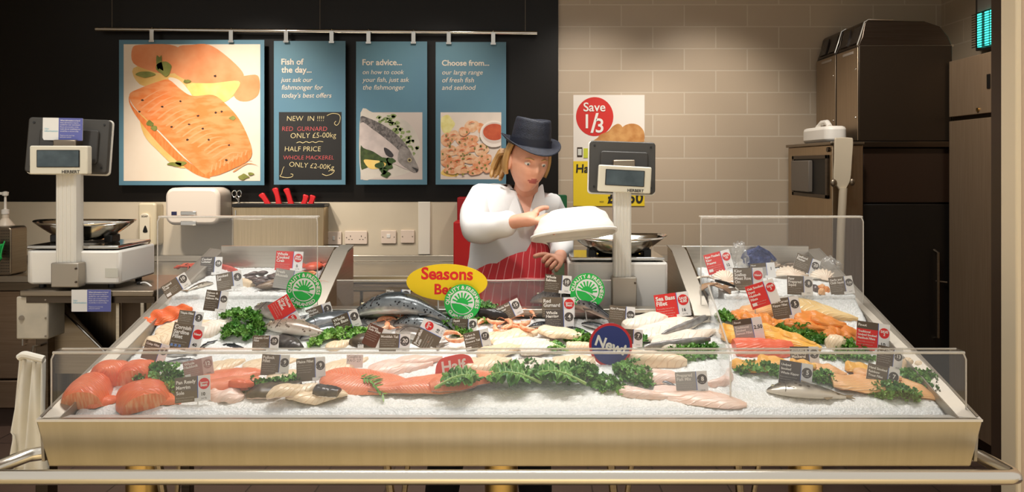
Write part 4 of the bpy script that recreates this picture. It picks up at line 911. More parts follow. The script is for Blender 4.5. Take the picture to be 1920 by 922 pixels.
# ================================================================ price tickets and signs
BROWN = flat('ticket_brown', (112, 98, 80)); BROWN2 = flat('ticket_dark_brown', (90, 76, 60)); RUST = flat('ticket_rust_brown', (108, 66, 48)); TRED = flat('ticket_red', (224, 50, 44))
TGREY = flat('ticket_grey', (172, 168, 162)); TPINK = flat('ticket_pink_brown', (176, 140, 130)); TDARK = flat('ticket_charcoal', (84, 77, 72)); PAPER = flat('ticket_white', (238, 236, 232))
TBLUE = flat('ticket_blue_line', (70, 110, 190)); DISCR = flat('ticket_disc_red', (222, 44, 42)); PALEB = flat('ticket_pale_brown', (190, 172, 152))
SPIKE = mat('clear_ticket_pin', (226, 224, 218), .2)
STY = {'brown': BROWN, 'dark': BROWN2, 'rust': RUST, 'red': TRED, 'grey': TGREY, 'pink': TPINK, 'char': TDARK}
def ticket(cx, cy, wp, hp, ro, style, lines, price, label, bed='L', by=None, disc='price', back=None, top=None, big=None, tilt=12, Y=None):
    r = math.radians(abs(ro)); ext_h = (hp*abs(math.cos(r))+wp*abs(math.sin(r)))/2
    if Y is None: Y = hit(cx, by if by else cy+ext_h, bed).y
    if bed == 'L': Y = min(Y, 2.585)
    c = P(cx, cy, Y); k = Y/F; wd, hg = wp*k, hp*k
    M = T(c) @ rot('X', -tilt) @ rot('Y', -ro)
    zi = bedz(Y, bed, c.x)
    o = thing('price_ticket', label, 'price ticket', (c.x, Y, min(zi, c.z-.01)), 'price tickets standing in the ice')
    sx = .14*wd                                      # where the brown panel ends
    mb = MB(); ext(mb, [M @ v for v in rrect(wd, hg, .0012, 1)], M.to_3x3() @ Vector((0, .0014, 0))); card = mb.build('card', PAPER if style != 'pink' else flat('ticket_pale_pink', (214, 190, 182)), o, smooth=0)
    def pan(x0, x1, z0, z1, m, nm, d=.0005, par=None):
        mb = MB(); ext(mb, [M @ Vector((x, -d, z)) for x, z in ((x0, z0), (x1, z0), (x1, z1), (x0, z1))], M.to_3x3() @ Vector((0, .0004, 0))); return mb.build(nm, m, par or o, smooth=0)
    pn = pan(-wd/2, sx, -hg/2, hg/2, STY[style], 'name_panel')
    if style not in ('pink', 'rust'): pan(sx, sx+.018*wd, -hg/2, hg/2, TBLUE, 'blue_stripe')
    if top: pan(-wd/2, sx, hg/2-.26*hg, hg/2, BROWN2, 'top_strip', .0008, pn)
    M1 = M @ T(0, -.0010, 0)
    mb = MB(); n = len(lines); lh = min(.165*hg, .115*wd) if not big else min(.2*hg, .14*wd); z = hg/2-lh*1.15-(.03*hg)
    m_ = INK
    if top: text(mb, top, M1, -.46*wd, hg/2-.17*hg, h=.09*hg, bold=.02, res=1); z -= .2*hg; lh *= .8
    ml = max(glyphs(s, .03, 2)[3]-glyphs(s, .03, 2)[2] for s in lines); sc = min(lh*.86/.7, .56*wd/ml)
    for i, s in enumerate(lines): text(mb, s, M1, -.46*wd, z-i*lh*1.05, h=sc*.7, bold=.03, res=2)
    mb.build('title_lettering', m_, pn, smooth=0, normals=False)
    zz = z-(n-1)*lh*1.05-lh*.5; mb = MB(); i = 0
    fine = ('Responsibly sourced from', 'well managed fisheries and', 'prepared fresh each day by', 'our trained fishmongers')
    while zz-.045*hg > -hg/2+.06*hg and i < 4:
        text(mb, fine[i], M1, -.46*wd, zz-.05*hg, w=wd*(.5-.05*(i % 2)), res=1); zz -= .1*hg; i += 1
    if i: mb.build('small_print', flat('small_print', (206, 200, 188)) if 'sp' not in _tc else _tc['sp'], pn, smooth=0, normals=False)
    xr = (sx+.018*wd+wd/2)/2; rr = min(.155*wd, .30*hg)
    def disc_(zc, m, nm):
        mb = MB(); ext(mb, [M @ Vector((xr+p.x, -.0006, zc+p.z)) for p in ell(2*rr, 2*rr, 28)], M.to_3x3() @ Vector((0, .0005, 0))); return mb.build(nm, m, o, smooth=0)
    if disc == 'price':
        zc = hg*.13; d = disc_(zc, TDARK if style != 'pink' else TPINK, 'price_disc'); mb = MB()
        text(mb, '£', M1, xr-rr*.92, zc-rr*.22, h=rr*.3, bold=.02, res=2); text(mb, price, M1, xr+rr*.1, zc-rr*.30, w=rr*(1.25 if len(price) > 2 else 1.15), h=rr*.82, align='c', bold=.03, res=2)
        text(mb, 'per kg', M1, xr, zc-rr*.68, w=rr*.75, align='c', res=1); mb.build('price_lettering', INK, d, smooth=0, normals=False)
        mb = MB(); text(mb, 'SAVE', M1, xr, -hg*.40, w=rr*.9, align='c', res=1); mb.build('foot_lettering', flat('foot_ink', (120, 116, 112)), o, smooth=0, normals=False)
    elif disc == 'plain':
        mb = MB(); text(mb, price, M1, xr, 0, w=rr*1.9, h=hg*.2, align='c', bold=.02, res=2); mb.build('price_lettering', INKK, o, smooth=0, normals=False)
    elif disc:
        zc = hg*.17; d = disc_(zc, DISCR, 'offer_disc'); mb = MB(); ws = disc.split('|')
        for i, s in enumerate(ws): text(mb, s, M1, xr, zc+rr*(.08-.55*i if len(ws) > 1 else -.2), w=rr*(1.45 if len(s) > 3 else 1.0), h=rr*.5, align='c', bold=.035, res=2)
        mb.build('offer_lettering', INK, d, smooth=0, normals=False)
        if price:
            mb = MB(); text(mb, price, M1, xr-.02*wd, -hg*.30, h=hg*.13, align='c', bold=.02, res=2); text(mb, 'per kg', M1, xr, -hg*.42, w=rr*.9, align='c', res=1); mb.build('price_lettering', INKK, o, smooth=0, normals=False)
    if big == 'logos':
        for i in range(3):
            mb = MB(); ext(mb, [M @ Vector((-.42*wd+i*.13*wd+p.x, -.0008, -.36*hg+p.z)) for p in ell(.09*wd, .09*wd, 12)], M.to_3x3() @ Vector((0, .0004, 0))); mb.build('round_logo', flat('logo_blue', (120, 150, 210)), pn, smooth=0)
    # white clip at the foot and a pin down into the ice
    foot = min([M @ Vector((x, 0, zc)) for x in (-wd/2, wd/2, 0) for zc in (-hg/2,)], key=lambda q: q.z) if abs(ro) > 12 else M @ Vector((sx, 0, -hg/2))
    if abs(ro) > 12: foot = foot*.75+c*.25
    mb = MB(); q = M.inverted() @ foot; box(mb, (q.x-.008, -.0016, q.z-.001), (q.x+.008, .003, q.z+.009), M); mb.build('clip', PAPER, o)
    zf = bedz(foot.y, bed, foot.x)
    if foot.z > zf: mb = MB(); tube(mb, [foot+Vector((0, .001, .004)), (foot.x, foot.y+.001, zf-.004)], .0016, 6); mb.build('pin', SPIKE, o)
    return o
_tc['sp'] = flat('small_print', (206, 200, 188))
TK = [
 (330, 535, 50, 27, 34, 'brown', ['Dressed', 'Crab'], '10', 'grey brown £10 price ticket tipped over at the front of the rear left tray', 'U', 560),
 (396, 498, 40, 33, 0, 'char', ['Cooked', 'Lobster'], '10', 'charcoal £10 price ticket headed Cooked Lobster beside the red lobster at the back', 'U', 516),
 (430, 526, 48, 32, 11, 'brown', ['Smoked', 'Eel'], '6', 'brown £6 price ticket slightly tilted in the middle of the rear left tray', 'U', 545),
 (542, 489, 51, 36, -2, 'red', ['Whole', 'Cooked', 'Crab'], '5', 'red price ticket headed Whole Cooked Crab with a Half Price disc', 'U', 512, 'Half|Price'),
 (541, 524, 54, 36, -8, 'grey', ['Fresh', 'Mussels'], '4', 'pale grey price ticket partly behind the leftmost green guarantee sign', 'U', 546),
 (405, 564, 42, 38, -6, 'dark', ['Salmon &', 'Cheese', 'Salmon Pie'], '2.50', 'dark brown £2.50 price ticket standing alone on bare ice at the left', 'L', 600),
 (357, 598, 46, 30, -6, 'brown', ['Tilapia Fillet'], '2', 'brown £2 price ticket headed Tilapia Fillet', 'L', 628),
 (350, 632, 58, 48, -9, 'brown', ['Cornish', 'Sardine', 'Fillet'], '40', 'large brown price ticket headed Cornish Sardine Fillet with a red New disc', 'L', None, 'New!'),
 (291, 659, 46, 34, -14, 'brown', ['Coley Fillet'], '7', 'brown price ticket leaning behind the front guard above the left salmon pieces', 'L', None),
 (372, 690, 55, 34, 13, 'pink', ['Whole', 'Haddock'], '12', 'pinkish £12 price ticket tilted behind the kale by the salmon pieces', 'L', 712),
 (361, 729, 66, 46, 6, 'brown', ['Pan Ready', 'Megrim', 'Sole'], '10', 'brown price ticket headed Pan Ready Megrim Sole with a red disc', 'L', None, 'Seasons|Best'),
 (498, 643, 49, 28, 0, 'brown', ['Atlantic Cod', 'Fillet'], '10', 'brown £10 price ticket headed Atlantic Cod Fillet', 'L', None),
 (516, 684, 52, 38, -2, 'brown', ['Pollock', 'Fillet'], '9', 'brown £9 price ticket headed Pollock Fillet behind the front guard', 'L', 708),
 (583, 692, 54, 42, 5, 'brown', ['Plaice Fillet'], '9', 'brown £9 price ticket headed Plaice Fillet behind the folded flatfish', 'L', None),
 (533, 586, 56, 42, -58, 'red', ['Whole', 'Grey', 'Mullet'], '11', 'red price ticket turned on its side on a brown fish at the left', 'L', 606, 'SAVE|1'),
 (600, 588, 48, 31, 20, 'brown', ['Whole', 'Smoked', 'Mackerel'], '3', 'brown £3 price ticket tilted beneath the leftmost green guarantee sign', 'L', None),
 (650, 603, 50, 32, 22, 'dark', ['Whole', 'Sea Bass'], '4', 'dark brown £4 price ticket headed Whole Sea Bass', 'L', None),
 (706, 632, 44, 40, -22, 'rust', ['Lemon', 'Sole Fillet'], '8', 'reddish brown price ticket headed Lemon Sole Fillet', 'L', None),
 (740, 643, 57, 34, -2, 'brown', ['Monkfish Tail'], '20', 'brown £20 price ticket headed Monkfish Tail', 'L', None),
 (745, 555, 48, 26, -3, 'brown', ['Whole', 'Rainbow', 'Trout'], '6', 'brown £6 price ticket headed Whole Rainbow Trout behind the big salmon', 'L', 590),
 (804, 630, 52, 46, 64, 'brown', ['Swordfish', 'Loin'], '10', 'brown price ticket standing on end with a red disc, below the big salmon head', 'L', 650, 'SAVE|5'),
 (871, 611, 46, 27, -1, 'dark', ['Squid'], '4', 'dark £4 price ticket on kale under the middle green guarantee sign', 'L', None),
 (895, 638, 48, 36, 13, 'brown', ['Turbot &', 'Monkfish', 'Skewers Tail'], '17', 'brown £17 price ticket headed Turbot right of the kale', 'L', None),
 (954, 582, 48, 30, 25, 'brown', ['Whole Red', 'Snapper'], '15', 'brown £15 price ticket tilted beside the black fish tail', 'L', None),
 (1046, 532, 50, 33, -5, 'dark', ['Whole', 'Salmon'], '10', 'dark brown £10 price ticket headed Whole Salmon beside the apron', 'L', 592),
 (1047, 576, 61, 37, 0, 'brown', ['Red', 'Gurnard'], '5', 'brown price ticket headed Red Gurnard with a Seasons Best disc', 'L', 610, 'Seasons|Best'),
 (1049, 599, 54, 37, 1, 'char', ['Whole', 'Herring'], '4', 'charcoal £4 price ticket headed Whole Herring among the mackerel', 'L', None),
 (1166, 594, 48, 40, -5, 'brown', ['King Prawns'], '3.50', 'brown £3.50 price ticket directly below the post of the right scale', 'L', None),
 (1261, 572, 65, 45, 7, 'red', ['Sea Bass', 'Fillet'], '16', 'red price ticket headed Sea Bass Fillet with a SAVE disc', 'L', 600, 'SAVE|4.00'),
 (1180, 633, 50, 32, -4, 'dark', ['Hake'], '7', 'dark brown £7 price ticket half hidden behind the blue New sign', 'L', 652),
 (1297, 717, 60, 40, 3, 'grey', ['Prepared', 'Fish Mix'], '8', 'pale grey price ticket on the pink fillet right of centre behind the front guard', 'L', None),
 (1348, 491, 50, 38, 14, 'red', ['Raw Peeled', 'King', 'Prawns'], '12', 'red price ticket headed Raw Peeled King Prawns', 'U', 520, 'SAVE|10'),
 (1403, 523, 56, 42, 0, 'brown', ['King', 'Scallop', 'Meat Roe', 'On'], '', 'brown price ticket headed King Scallop Meat Roe On with a red New disc', 'U', 548, 'New!'),
 (1431, 507, 46, 28, 4, 'grey', ['Oysters'], '1', 'pale grey price ticket marked 1 behind the scallop ticket', 'U', 528, 'plain', None, 'Finest'),
 (1430, 551, 56, 44, 17, 'red', ['Oak Smoked', 'Dyed', 'Haddock', 'Fillets'], '', 'red price ticket headed Oak Smoked Dyed Haddock at the rear right tray edge', 'L', 596, 'SAVE|2'),
 (1474, 577, 53, 38, 8, 'brown', ['Hand Carved', 'Kipper Fillet'], '5', 'brown £5 price ticket headed Hand Carved Kipper Fillet on the smoked fillets', 'L', None),
 (1500, 535, 48, 35, -3, 'brown', ['Raw', 'Prepared', 'Squid'], '8', 'brown £8 price ticket headed Raw Prepared Squid', 'U', 554),
 (1513, 496, 46, 30, -21, 'brown', ['Seafood', 'Platter'], '20', 'brown £20 price ticket headed Seafood Platter tilted at the back', 'U', 520),
 (1578, 535, 45, 33, 6, 'brown', ['Garlic and', 'Chilli Squid'], '3.50', 'brown £3.50 price ticket at the right end of the rear right tray', 'U', 552),
 (1404, 618, 55, 42, 8, 'grey', ['Traditional', 'Smoked', 'Salmon Fillet'], '2.50', 'light grey £2.50 price ticket with a dark top strip among yellow fillets', 'L', 646, 'plain', None, 'Finest'),
 (1637, 631, 62, 52, -8, 'red', ['Traditional', 'Undyed Smoked', 'Haddock Fillets'], '10', 'red price ticket with a dark top strip headed Finest at the far right', 'L', None, 'SAVE|2', None, 'Finest'),
 (1668, 671, 48, 40, -12, 'dark', ['Hand Dived', 'Scallops'], '13', 'dark brown £13 price ticket just below the far right red ticket', 'L', 694),
 (1509, 668, 54, 36, 0, 'dark', ['Smoked &', 'Peppered', 'Mackerel'], '6', 'dark brown £6 price ticket upright behind the kipper ticket', 'L', 688),
 (1492, 702, 62, 46, -9, 'char', ['Undyed', 'Smoked', 'Whole Kipper'], '5', 'charcoal £5 price ticket headed Undyed Smoked Whole Kipper', 'L', 722),
 (1655, 707, 60, 40, -14, 'brown', ['Hand Smoked', 'Rainbow', 'Trout Fillet'], '7', 'brown £7 price ticket headed Hand Smoked Rainbow Trout on the orange fillets', 'L', 728),
]
for t_ in TK:
    kw = {}
    if len(t_) > 11: kw['disc'] = t_[11]
    if len(t_) > 13: kw['top'] = t_[13]
    if 'Cornish' in t_[6]: kw['big'] = 'logos'
    if 'Megrim' in t_[6] or 'Red' in t_[6] or 'Sea Bass' in t_[6]: kw['big'] = 'large'
    ticket(*t_[:9], bed=t_[9], by=t_[10], **kw)

def papertag(px, py, wp, hp, label, rows, ro=0, bed='L'):
    Y = min(hit(px, py+hp/2, bed).y, 2.58); c = P(px, py, Y); k = Y/F; M = T(c) @ rot('X', -10) @ rot('Y', -ro)
    o = thing('paper_label', label, 'label', (c.x, Y, bedz(Y, bed, c.x)), 'small white paper labels')
    mb = MB(); ext(mb, [M @ v for v in rrect(wp*k, hp*k, .001, 1)], M.to_3x3() @ Vector((0, .001, 0))); mb.build('paper', PAPER, o, smooth=0)
    mb = MB()
    for i, s in enumerate(rows): text(mb, s, M @ T(0, -.0005, 0), -.42*wp*k, hp*k*(.25-.3*i), w=wp*k*.8, res=1)
    mb.build('lettering', flat('label_ink', (150, 146, 142)), o, smooth=0, normals=False)
    mb = MB(); q = M @ Vector((0, .001, -hp*k/2)); tube(mb, [q, (q.x, q.y, bedz(q.y, bed)-.004)], .0015, 6); mb.build('pin', SPIKE, o)
papertag(665, 677, 31, 24, 'small white paper label above the large trout fillet at centre left', ['Caught in', 'FAO 27'])
papertag(984, 679, 26, 15, 'small white paper label behind the long kale leaves at the centre', ['FAO 27'])
papertag(676, 650, 11, 9, 'tiny white paper label on the dark monkfish tail', ['27'])

SGREEN = flat('sign_green', (34, 190, 78)); SWHITE = flat('sign_white', (238, 238, 234))
def quality(cx, cy, rp, Y, ro, label, zfoot):
    c = P(cx, cy, Y); r = rp*Y/F; M = T(c) @ rot('X', -4) @ rot('Y', -ro); D = lambda d: M.to_3x3() @ Vector((0, d, 0))
    o = thing('guarantee_sign', label, 'sign', (c.x, Y, zfoot), 'round green guarantee signs')
    mb = MB(); ext(mb, [M @ v for v in ell(2*r, 2*r, 56)], D(.002)); mb.build('disc', SGREEN, o, smooth=0)
    ri = .655*r
    mb = MB(); ext(mb, [M @ (v+Vector((0, -.0006, 0))) for v in ell(2*ri, 2*ri, 48)], D(.0004)); pic = mb.build('white_centre', SWHITE, o, smooth=0)
    mb = MB(); n = 9; E = lambda x, z, d=-.0010: M @ Vector((x*r, d, z*r))
    for k in range(8):
        a = math.radians(14+k*(152/7)); d = Vector((math.cos(a), math.sin(a))); p = Vector((-d.y, d.x)); i0, i1 = .26, .6
        ext(mb, [E(d.x*i0+p.x*.035, -.05+d.y*i0+p.y*.035), E(d.x*i0-p.x*.035, -.05+d.y*i0-p.y*.035), E(d.x*i1*.96-p.x*.05, -.05+d.y*i1-p.y*.05), E(d.x*i1*.96+p.x*.05, -.05+d.y*i1+p.y*.05)], D(.0004))
    mb.build('sun_rays', SGREEN, pic, smooth=0)
    mb = MB(); ext(mb, [E(.34*math.cos(a), -.08+.34*math.sin(a), -.0014) for a in [i*PI/16 for i in range(17)]], D(.0004)); mb.build('sun', SGREEN, pic, smooth=0)
    fld = [E(-.60+.0, -.12, -.0018)]+[E(-.60+1.2*i/10, -.12+.045*math.sin(i/10*PI)-.12*(i/10)**2, -.0018) for i in range(1, 11)]+[E(.6*math.cos(a), .6*math.sin(a), -.0018) for a in [math.radians(-24-i*(140/14)) for i in range(15)]]
    mb = MB(); ext(mb, fld, D(.0004)); mb.build('field', SGREEN, pic, smooth=0)
    mb = MB(); pts = [(-.05, -.09), (.2, -.17), (.4, -.3), (.52, -.42)]
    ext(mb, [E(x, z+.018, -.0022) for x, z in pts]+[E(x, z-.018, -.0022) for x, z in pts[::-1]], D(.0003)); 
    pts = [(-.62+1.24*i/8, -.10+.05*math.sin(i/8*PI)-.1*(i/8)**2) for i in range(9)]
    ext(mb, [E(x, z+.03, -.0022) for x, z in pts]+[E(x, z-.015, -.0022) for x, z in pts[::-1]], D(.0003)); mb.build('furrow', SWHITE, pic, smooth=0)
    mb = MB(); M1 = M @ T(0, -.0007, 0)
    def arc(s, rad, a0, a1, out, h):
        ws = [max(glyphs(ch, .03, 2)[3]-glyphs(ch, .03, 2)[2], .12)+.09 if ch != ' ' else .22 for ch in s]; tot = sum(ws); acc = 0
        for ch, wv in zip(s, ws):
            a = math.radians(a0+(a1-a0)*(acc+wv/2)/tot); acc += wv
            if ch == ' ': continue
            if out: m2 = M1 @ T(rad*math.cos(a), 0, rad*math.sin(a)) @ rot('Y', 90-math.degrees(a))
            else: m2 = M1 @ T(rad*math.cos(a), 0, rad*math.sin(a)) @ rot('Y', -90-math.degrees(a))
            text(mb, ch, m2, 0, 0, h=h, align='c', bold=.03, res=2)
    arc('QUALITY & FRESHNESS', .725*r, 196, -16, True, .20*r); arc('GUARANTEED', .92*r, 219, 321, False, .19*r)
    mb.build('ring_lettering', INK, o, smooth=0, normals=False)
    mb = MB(); tube(mb, [M @ Vector((0, .003, -.7*r)), (c.x, Y+.004, zfoot)], .002, 6); mb.build('pin', SPIKE, o)
quality(570, 543, 33, 2.56, -4, 'round green quality guarantee sign at the rear left bay', bedz(2.56, 'L', -.77)-.003)
quality(867, 567, 34, 2.57, -8, 'round green quality guarantee sign overlapping the yellow oval sign', bedz(2.57)-.003)
quality(1101, 545, 33, 2.58, -14, 'round green quality guarantee sign in front of the right weighing scale', bedz(2.58)-.003)
Y = 2.59
o = thing('oval_sign', 'yellow oval sign reading Seasons Best in red at the back of the centre bay', 'sign', P(838, 603, Y))
c = P(838, 529, Y); k = Y/F; M = T(c) @ rot('X', -3) @ rot('Y', 1)
mb = MB(); ext(mb, [M @ v for v in ell(152*k, 68*k, 64)], (0, .002, 0)); mb.build('board', flat('sign_yellow', (248, 212, 12)), o, smooth=0)
mb = MB(); M1 = M @ T(0, -.0006, 0); text(mb, 'Seasons', M1, 0, 5.5*k, w=97*k, align='c', bold=.03, res=4); text(mb, 'Best', M1, 0, -22*k, h=18.5*k, align='c', bold=.03, res=4); mb.build('lettering', INKR, o, smooth=0, normals=False)
mb = MB(); tube(mb, [M @ Vector((-.03, .004, -.05)), (c.x-.03, Y+.005, bedz(2.59)-.005)], .0025, 6); mb.build('pin', SPIKE, o)
Y = 2.30
o = thing('round_sign', 'round navy blue sign with a red rim reading New behind the front guard', 'sign', P(1145, 690, Y))
c = P(1145, 647, Y); k = Y/F; M = T(c) @ rot('X', -6) @ rot('Y', 20)
mb = MB(); ext(mb, [M @ v for v in ell(81*k, 81*k, 64)], (0, .002, 0)); mb.build('red_rim', flat('sign_rim_red', (206, 40, 48)), o, smooth=0)
mb = MB(); ext(mb, [M @ (v+Vector((0, -.0006, 0))) for v in ell(72*k, 72*k, 64)], (0, .0005, 0)); mb.build('blue_face', flat('sign_navy', (38, 54, 124)), o, smooth=0)
mb = MB(); text(mb, 'New!', M @ T(0, -.0012, 0), 0, -9*k, w=58*k, align='c', bold=.03, res=4); mb.build('lettering', INK, o, smooth=0, normals=False)
mb = MB(); tube(mb, [M @ Vector((0, .003, -34*k)), (c.x, Y+.008, bedz(Y)-.005)], .0025, 6); mb.build('pin', SPIKE, o)
Y = 2.24
o = thing('half_price_sign', 'coral red sign reading Half Price behind the trout fillet', 'sign', P(853, 735, Y))
c = P(853, 700, Y); k = Y/F; M = T(c) @ rot('X', -10) @ rot('Y', -8)
mb = MB(); ext(mb, [M @ v for v in smoothloop([(-38*k, 0, -34*k), (-36*k, 0, 8*k), (-26*k, 0, 28*k), (-4*k, 0, 33*k), (22*k, 0, 32*k), (36*k, 0, 18*k), (38*k, 0, -34*k)], 5)], (0, .002, 0)); mb.build('board', flat('sign_coral', (232, 78, 66)), o, smooth=0)
mb = MB(); M1 = M @ T(0, -.0006, 0); text(mb, 'Half', M1, 0, 5*k, w=46*k, align='c', bold=.03, res=4); text(mb, 'Price', M1, 0, -18*k, w=52*k, align='c', bold=.03, res=4); mb.build('lettering', INK, o, smooth=0, normals=False)
# ================================================================ fish, shellfish and greens
FM = {
 'salmon': fishmat('salmon_skin', (52, 58, 60), (132, 136, 138), (220, 216, 210), (30, 30, 32), 85, .3, .16, (.30, .62)),
 'bass': fishmat('bass_skin', (86, 90, 94), (160, 162, 164), (226, 224, 220), None, 90, .4),
 'mackerel': fishmat('mackerel_skin', (40, 44, 48), (96, 98, 100), (206, 204, 200), (24, 26, 30), 140, .3, .3),
 'herring': fishmat('kipper_skin', (92, 86, 76), (190, 180, 162), (214, 204, 188), (80, 70, 56), 60, .3, .2),
 'hake': fishmat('hake_skin', (112, 102, 94), (190, 182, 172), (232, 226, 218), None, 90, .25),
 'gurnard': fishmat('gurnard_skin', (40, 42, 44), (128, 124, 122), (230, 202, 182), (30, 30, 32), 100, .3, .14, (.30, .58)),
 'eel': fishmat('dark_tail_skin', (36, 32, 30), (66, 58, 52), (110, 98, 86), None, 90, .2),
 'cod': fishmat('cod_skin', (150, 132, 116), (216, 206, 192), (236, 230, 220), (110, 94, 80), 80, .15),
}
FIN = {k: mat(k+'_fin', c, .4) for k, c in {'salmon': (70, 72, 72), 'bass': (104, 104, 104), 'mackerel': (56, 58, 60), 'herring': (122, 104, 78), 'hake': (120, 110, 100), 'gurnard': (92, 80, 74), 'eel': (40, 34, 30), 'cod': (150, 132, 116)}.items()}
EYEW = mat('fish_eye_ring', (196, 186, 150), .2); EYEB = mat('fish_pupil', (14, 12, 12), .1)
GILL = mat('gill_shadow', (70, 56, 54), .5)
HP = [(0, .10), (.03, .30), (.08, .52), (.16, .78), (.3, .98), (.42, 1), (.58, .84), (.72, .58), (.82, .34), (.88, .22), (.9, .2)]
def fish(name, label, p0, p1, hr, tr, kind, bed='L', up=0, bend=0, back=1, group='whole fish on the ice', tail=True, arch=0.0, roll=.85, ts=1.0):
    M, L, s = lay(p0, p1, bed, up); sg = s*back
    o = thing(name, label, 'fish', M.translation, group); H = hr*L; Wd = tr*L
    n = 20; k = 30; vs = []; fs = []; uv = []
    def ring(u, a):
        h = H*interp(HP, u)/2; wv = Wd*(interp(HP, u)*.85+.1)/2
        return Vector((u*L, sg*(h*math.cos(a))+bend*L*math.sin(PI*u), wv+wv*math.sin(a)+arch*L*math.sin(PI*min(1, u*1.05)) if True else 0))
    for i in range(k+1):
        u = .9*i/k
        for j in range(n):
            a = 2*PI*j/n; vs.append(M @ ring(u, a)); uv.append((u, (math.cos(a-roll)+1)/2))
    for i in range(k):
        for j in range(n): fs.append((i*n+j, i*n+(j+1) % n, (i+1)*n+(j+1) % n, (i+1)*n+j))
    fs += [tuple(range(n)), tuple(range(k*n, k*n+n))]
    mb = MB(); mb.add(vs, fs, 0, uv); body = mb.build('body', FM[kind], o, smooth=60)
    fm = FIN[kind]
    def plate(nm, pts, z, th=.0016):
        mb = MB(); ext(mb, [M @ Vector((x, y, z(x) if callable(z) else z)) for x, y in pts], (M.to_3x3() @ Vector((0, 0, th)))); mb.build(nm, fm, o, smooth=0)
    yb = lambda u: bend*L*math.sin(PI*u)
    ar = lambda u: arch*L*math.sin(PI*min(1, u*1.05))
    if tail:
        tz = Wd*.14+.001; y9 = yb(.9); h9 = H*.1
        plate('tail_fin', [(.87*L, y9+h9*.9), (.94*L, yb(.94)+H*.36*ts), (1.0*L, yb(1)+H*.56*ts), (.965*L, yb(1)+H*.12*ts), (.96*L, yb(1)), (.965*L, yb(1)-H*.12*ts), (1.0*L, yb(1)-H*.56*ts), (.94*L, yb(.94)-H*.36*ts), (.87*L, y9-h9*.9)], tz)
    mid = lambda u: Wd*(interp(HP, u)*.85+.1)/2+ar(u)
    def edge(u, side): return side*sg*H*interp(HP, u)/2+yb(u)
    plate('dorsal_fin', [(.40*L, edge(.40, .9)), (.43*L, edge(.43, 1)+sg*H*.2), (.52*L, edge(.52, 1)+sg*H*.09), (.55*L, edge(.55, .9))], mid(.46))
    plate('anal_fin', [(.62*L, edge(.62, -.9)), (.66*L, edge(.66, -1)-sg*H*.15), (.72*L, edge(.72, -1)-sg*H*.04), (.74*L, edge(.74, -.9))], mid(.68))
    top = lambda u: Wd*(interp(HP, u)*.85+.1)+ar(u)
    plate('pectoral_fin', [(.23*L, yb(.23)-sg*H*.12), (.30*L, yb(.3)-sg*H*.02), (.37*L, yb(.36)-sg*H*.12), (.30*L, yb(.3)-sg*H*.24)], top(.26)*.93)
    e = M @ Vector((.075*L, sg*H*.10+yb(.075), top(.075)*.93)); R3 = M.to_3x3()
    mb = MB(); ball(mb, e, H*.075, H*.075, H*.05, R3, 14, 8); ey = mb.build('eye', EYEW, o)
    mb = MB(); ball(mb, e+R3 @ Vector((0, 0, H*.025)), H*.042, H*.042, H*.03, R3, 12, 6); mb.build('pupil', EYEB, ey)
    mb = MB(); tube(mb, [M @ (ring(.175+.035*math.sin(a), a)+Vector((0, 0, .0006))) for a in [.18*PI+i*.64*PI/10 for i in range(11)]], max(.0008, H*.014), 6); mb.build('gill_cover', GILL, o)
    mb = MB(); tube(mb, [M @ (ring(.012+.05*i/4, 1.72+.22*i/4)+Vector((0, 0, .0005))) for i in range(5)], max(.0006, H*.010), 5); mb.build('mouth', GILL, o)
    return o

SAL = filletmat('salmon_flesh', (240, 122, 78), (247, 168, 130), 20, 8, .22, (234, 102, 58), amt=.35); SALP = filletmat('trout_flesh', (242, 146, 108), (247, 182, 150), 34, 10, .2, (236, 124, 84), amt=.4)
SALO = filletmat('smoked_salmon_flesh', (240, 112, 54), (248, 166, 110), 5, 14, .25, (226, 86, 38)); ORA = filletmat('kipper_fillet_flesh', (236, 140, 54), (248, 196, 120), 4, 15, .3, (226, 122, 44))
YEL = filletmat('smoked_haddock_flesh', (246, 184, 72), (252, 220, 142), 4, 14, .3, (240, 166, 58)); CRM = filletmat('cream_fillet_flesh', (240, 214, 178), (224, 180, 136), 8, 4, .14, (244, 222, 190), amt=.5)
WHT = filletmat('white_fillet_flesh', (240, 226, 208), (226, 196, 168), 9, 4, .12, (246, 234, 220), amt=.5); PNK = filletmat('pink_fillet_flesh', (242, 204, 184), (234, 170, 144), 7, 5, .12, (246, 220, 206), amt=.22)
PALO = filletmat('pale_orange_flesh', (244, 184, 120), (250, 216, 172), 4, 13, .28, (240, 172, 110)); RSAL = filletmat('deep_salmon_flesh', (234, 106, 74), (246, 160, 128), 5, 14, .25, (228, 92, 62))
SKIN = mat('dark_fish_skin', (92, 86, 82), .25, .25, rgb2=(62, 58, 56), vs=40); SKINS = mat('silver_fish_skin', (172, 168, 164), .25, .4, rgb2=(120, 118, 118), vs=30); SKINB = mat('brown_flatfish_skin', (98, 84, 66), .35, 0, rgb2=(66, 56, 44), vs=60); SKINP = mat('pale_fish_skin', (206, 184, 160), .3, 0, rgb2=(180, 152, 128), vs=26)
SKINO = mat('smoked_fish_skin', (176, 108, 48), .35, rgb2=(134, 76, 34), vs=30)
CUTF = mat('salmon_cut_face', (238, 124, 72), .3, rgb2=(246, 172, 126), vs=70, stretch=(3.2, 1, .25), contrast=(.4, .62))
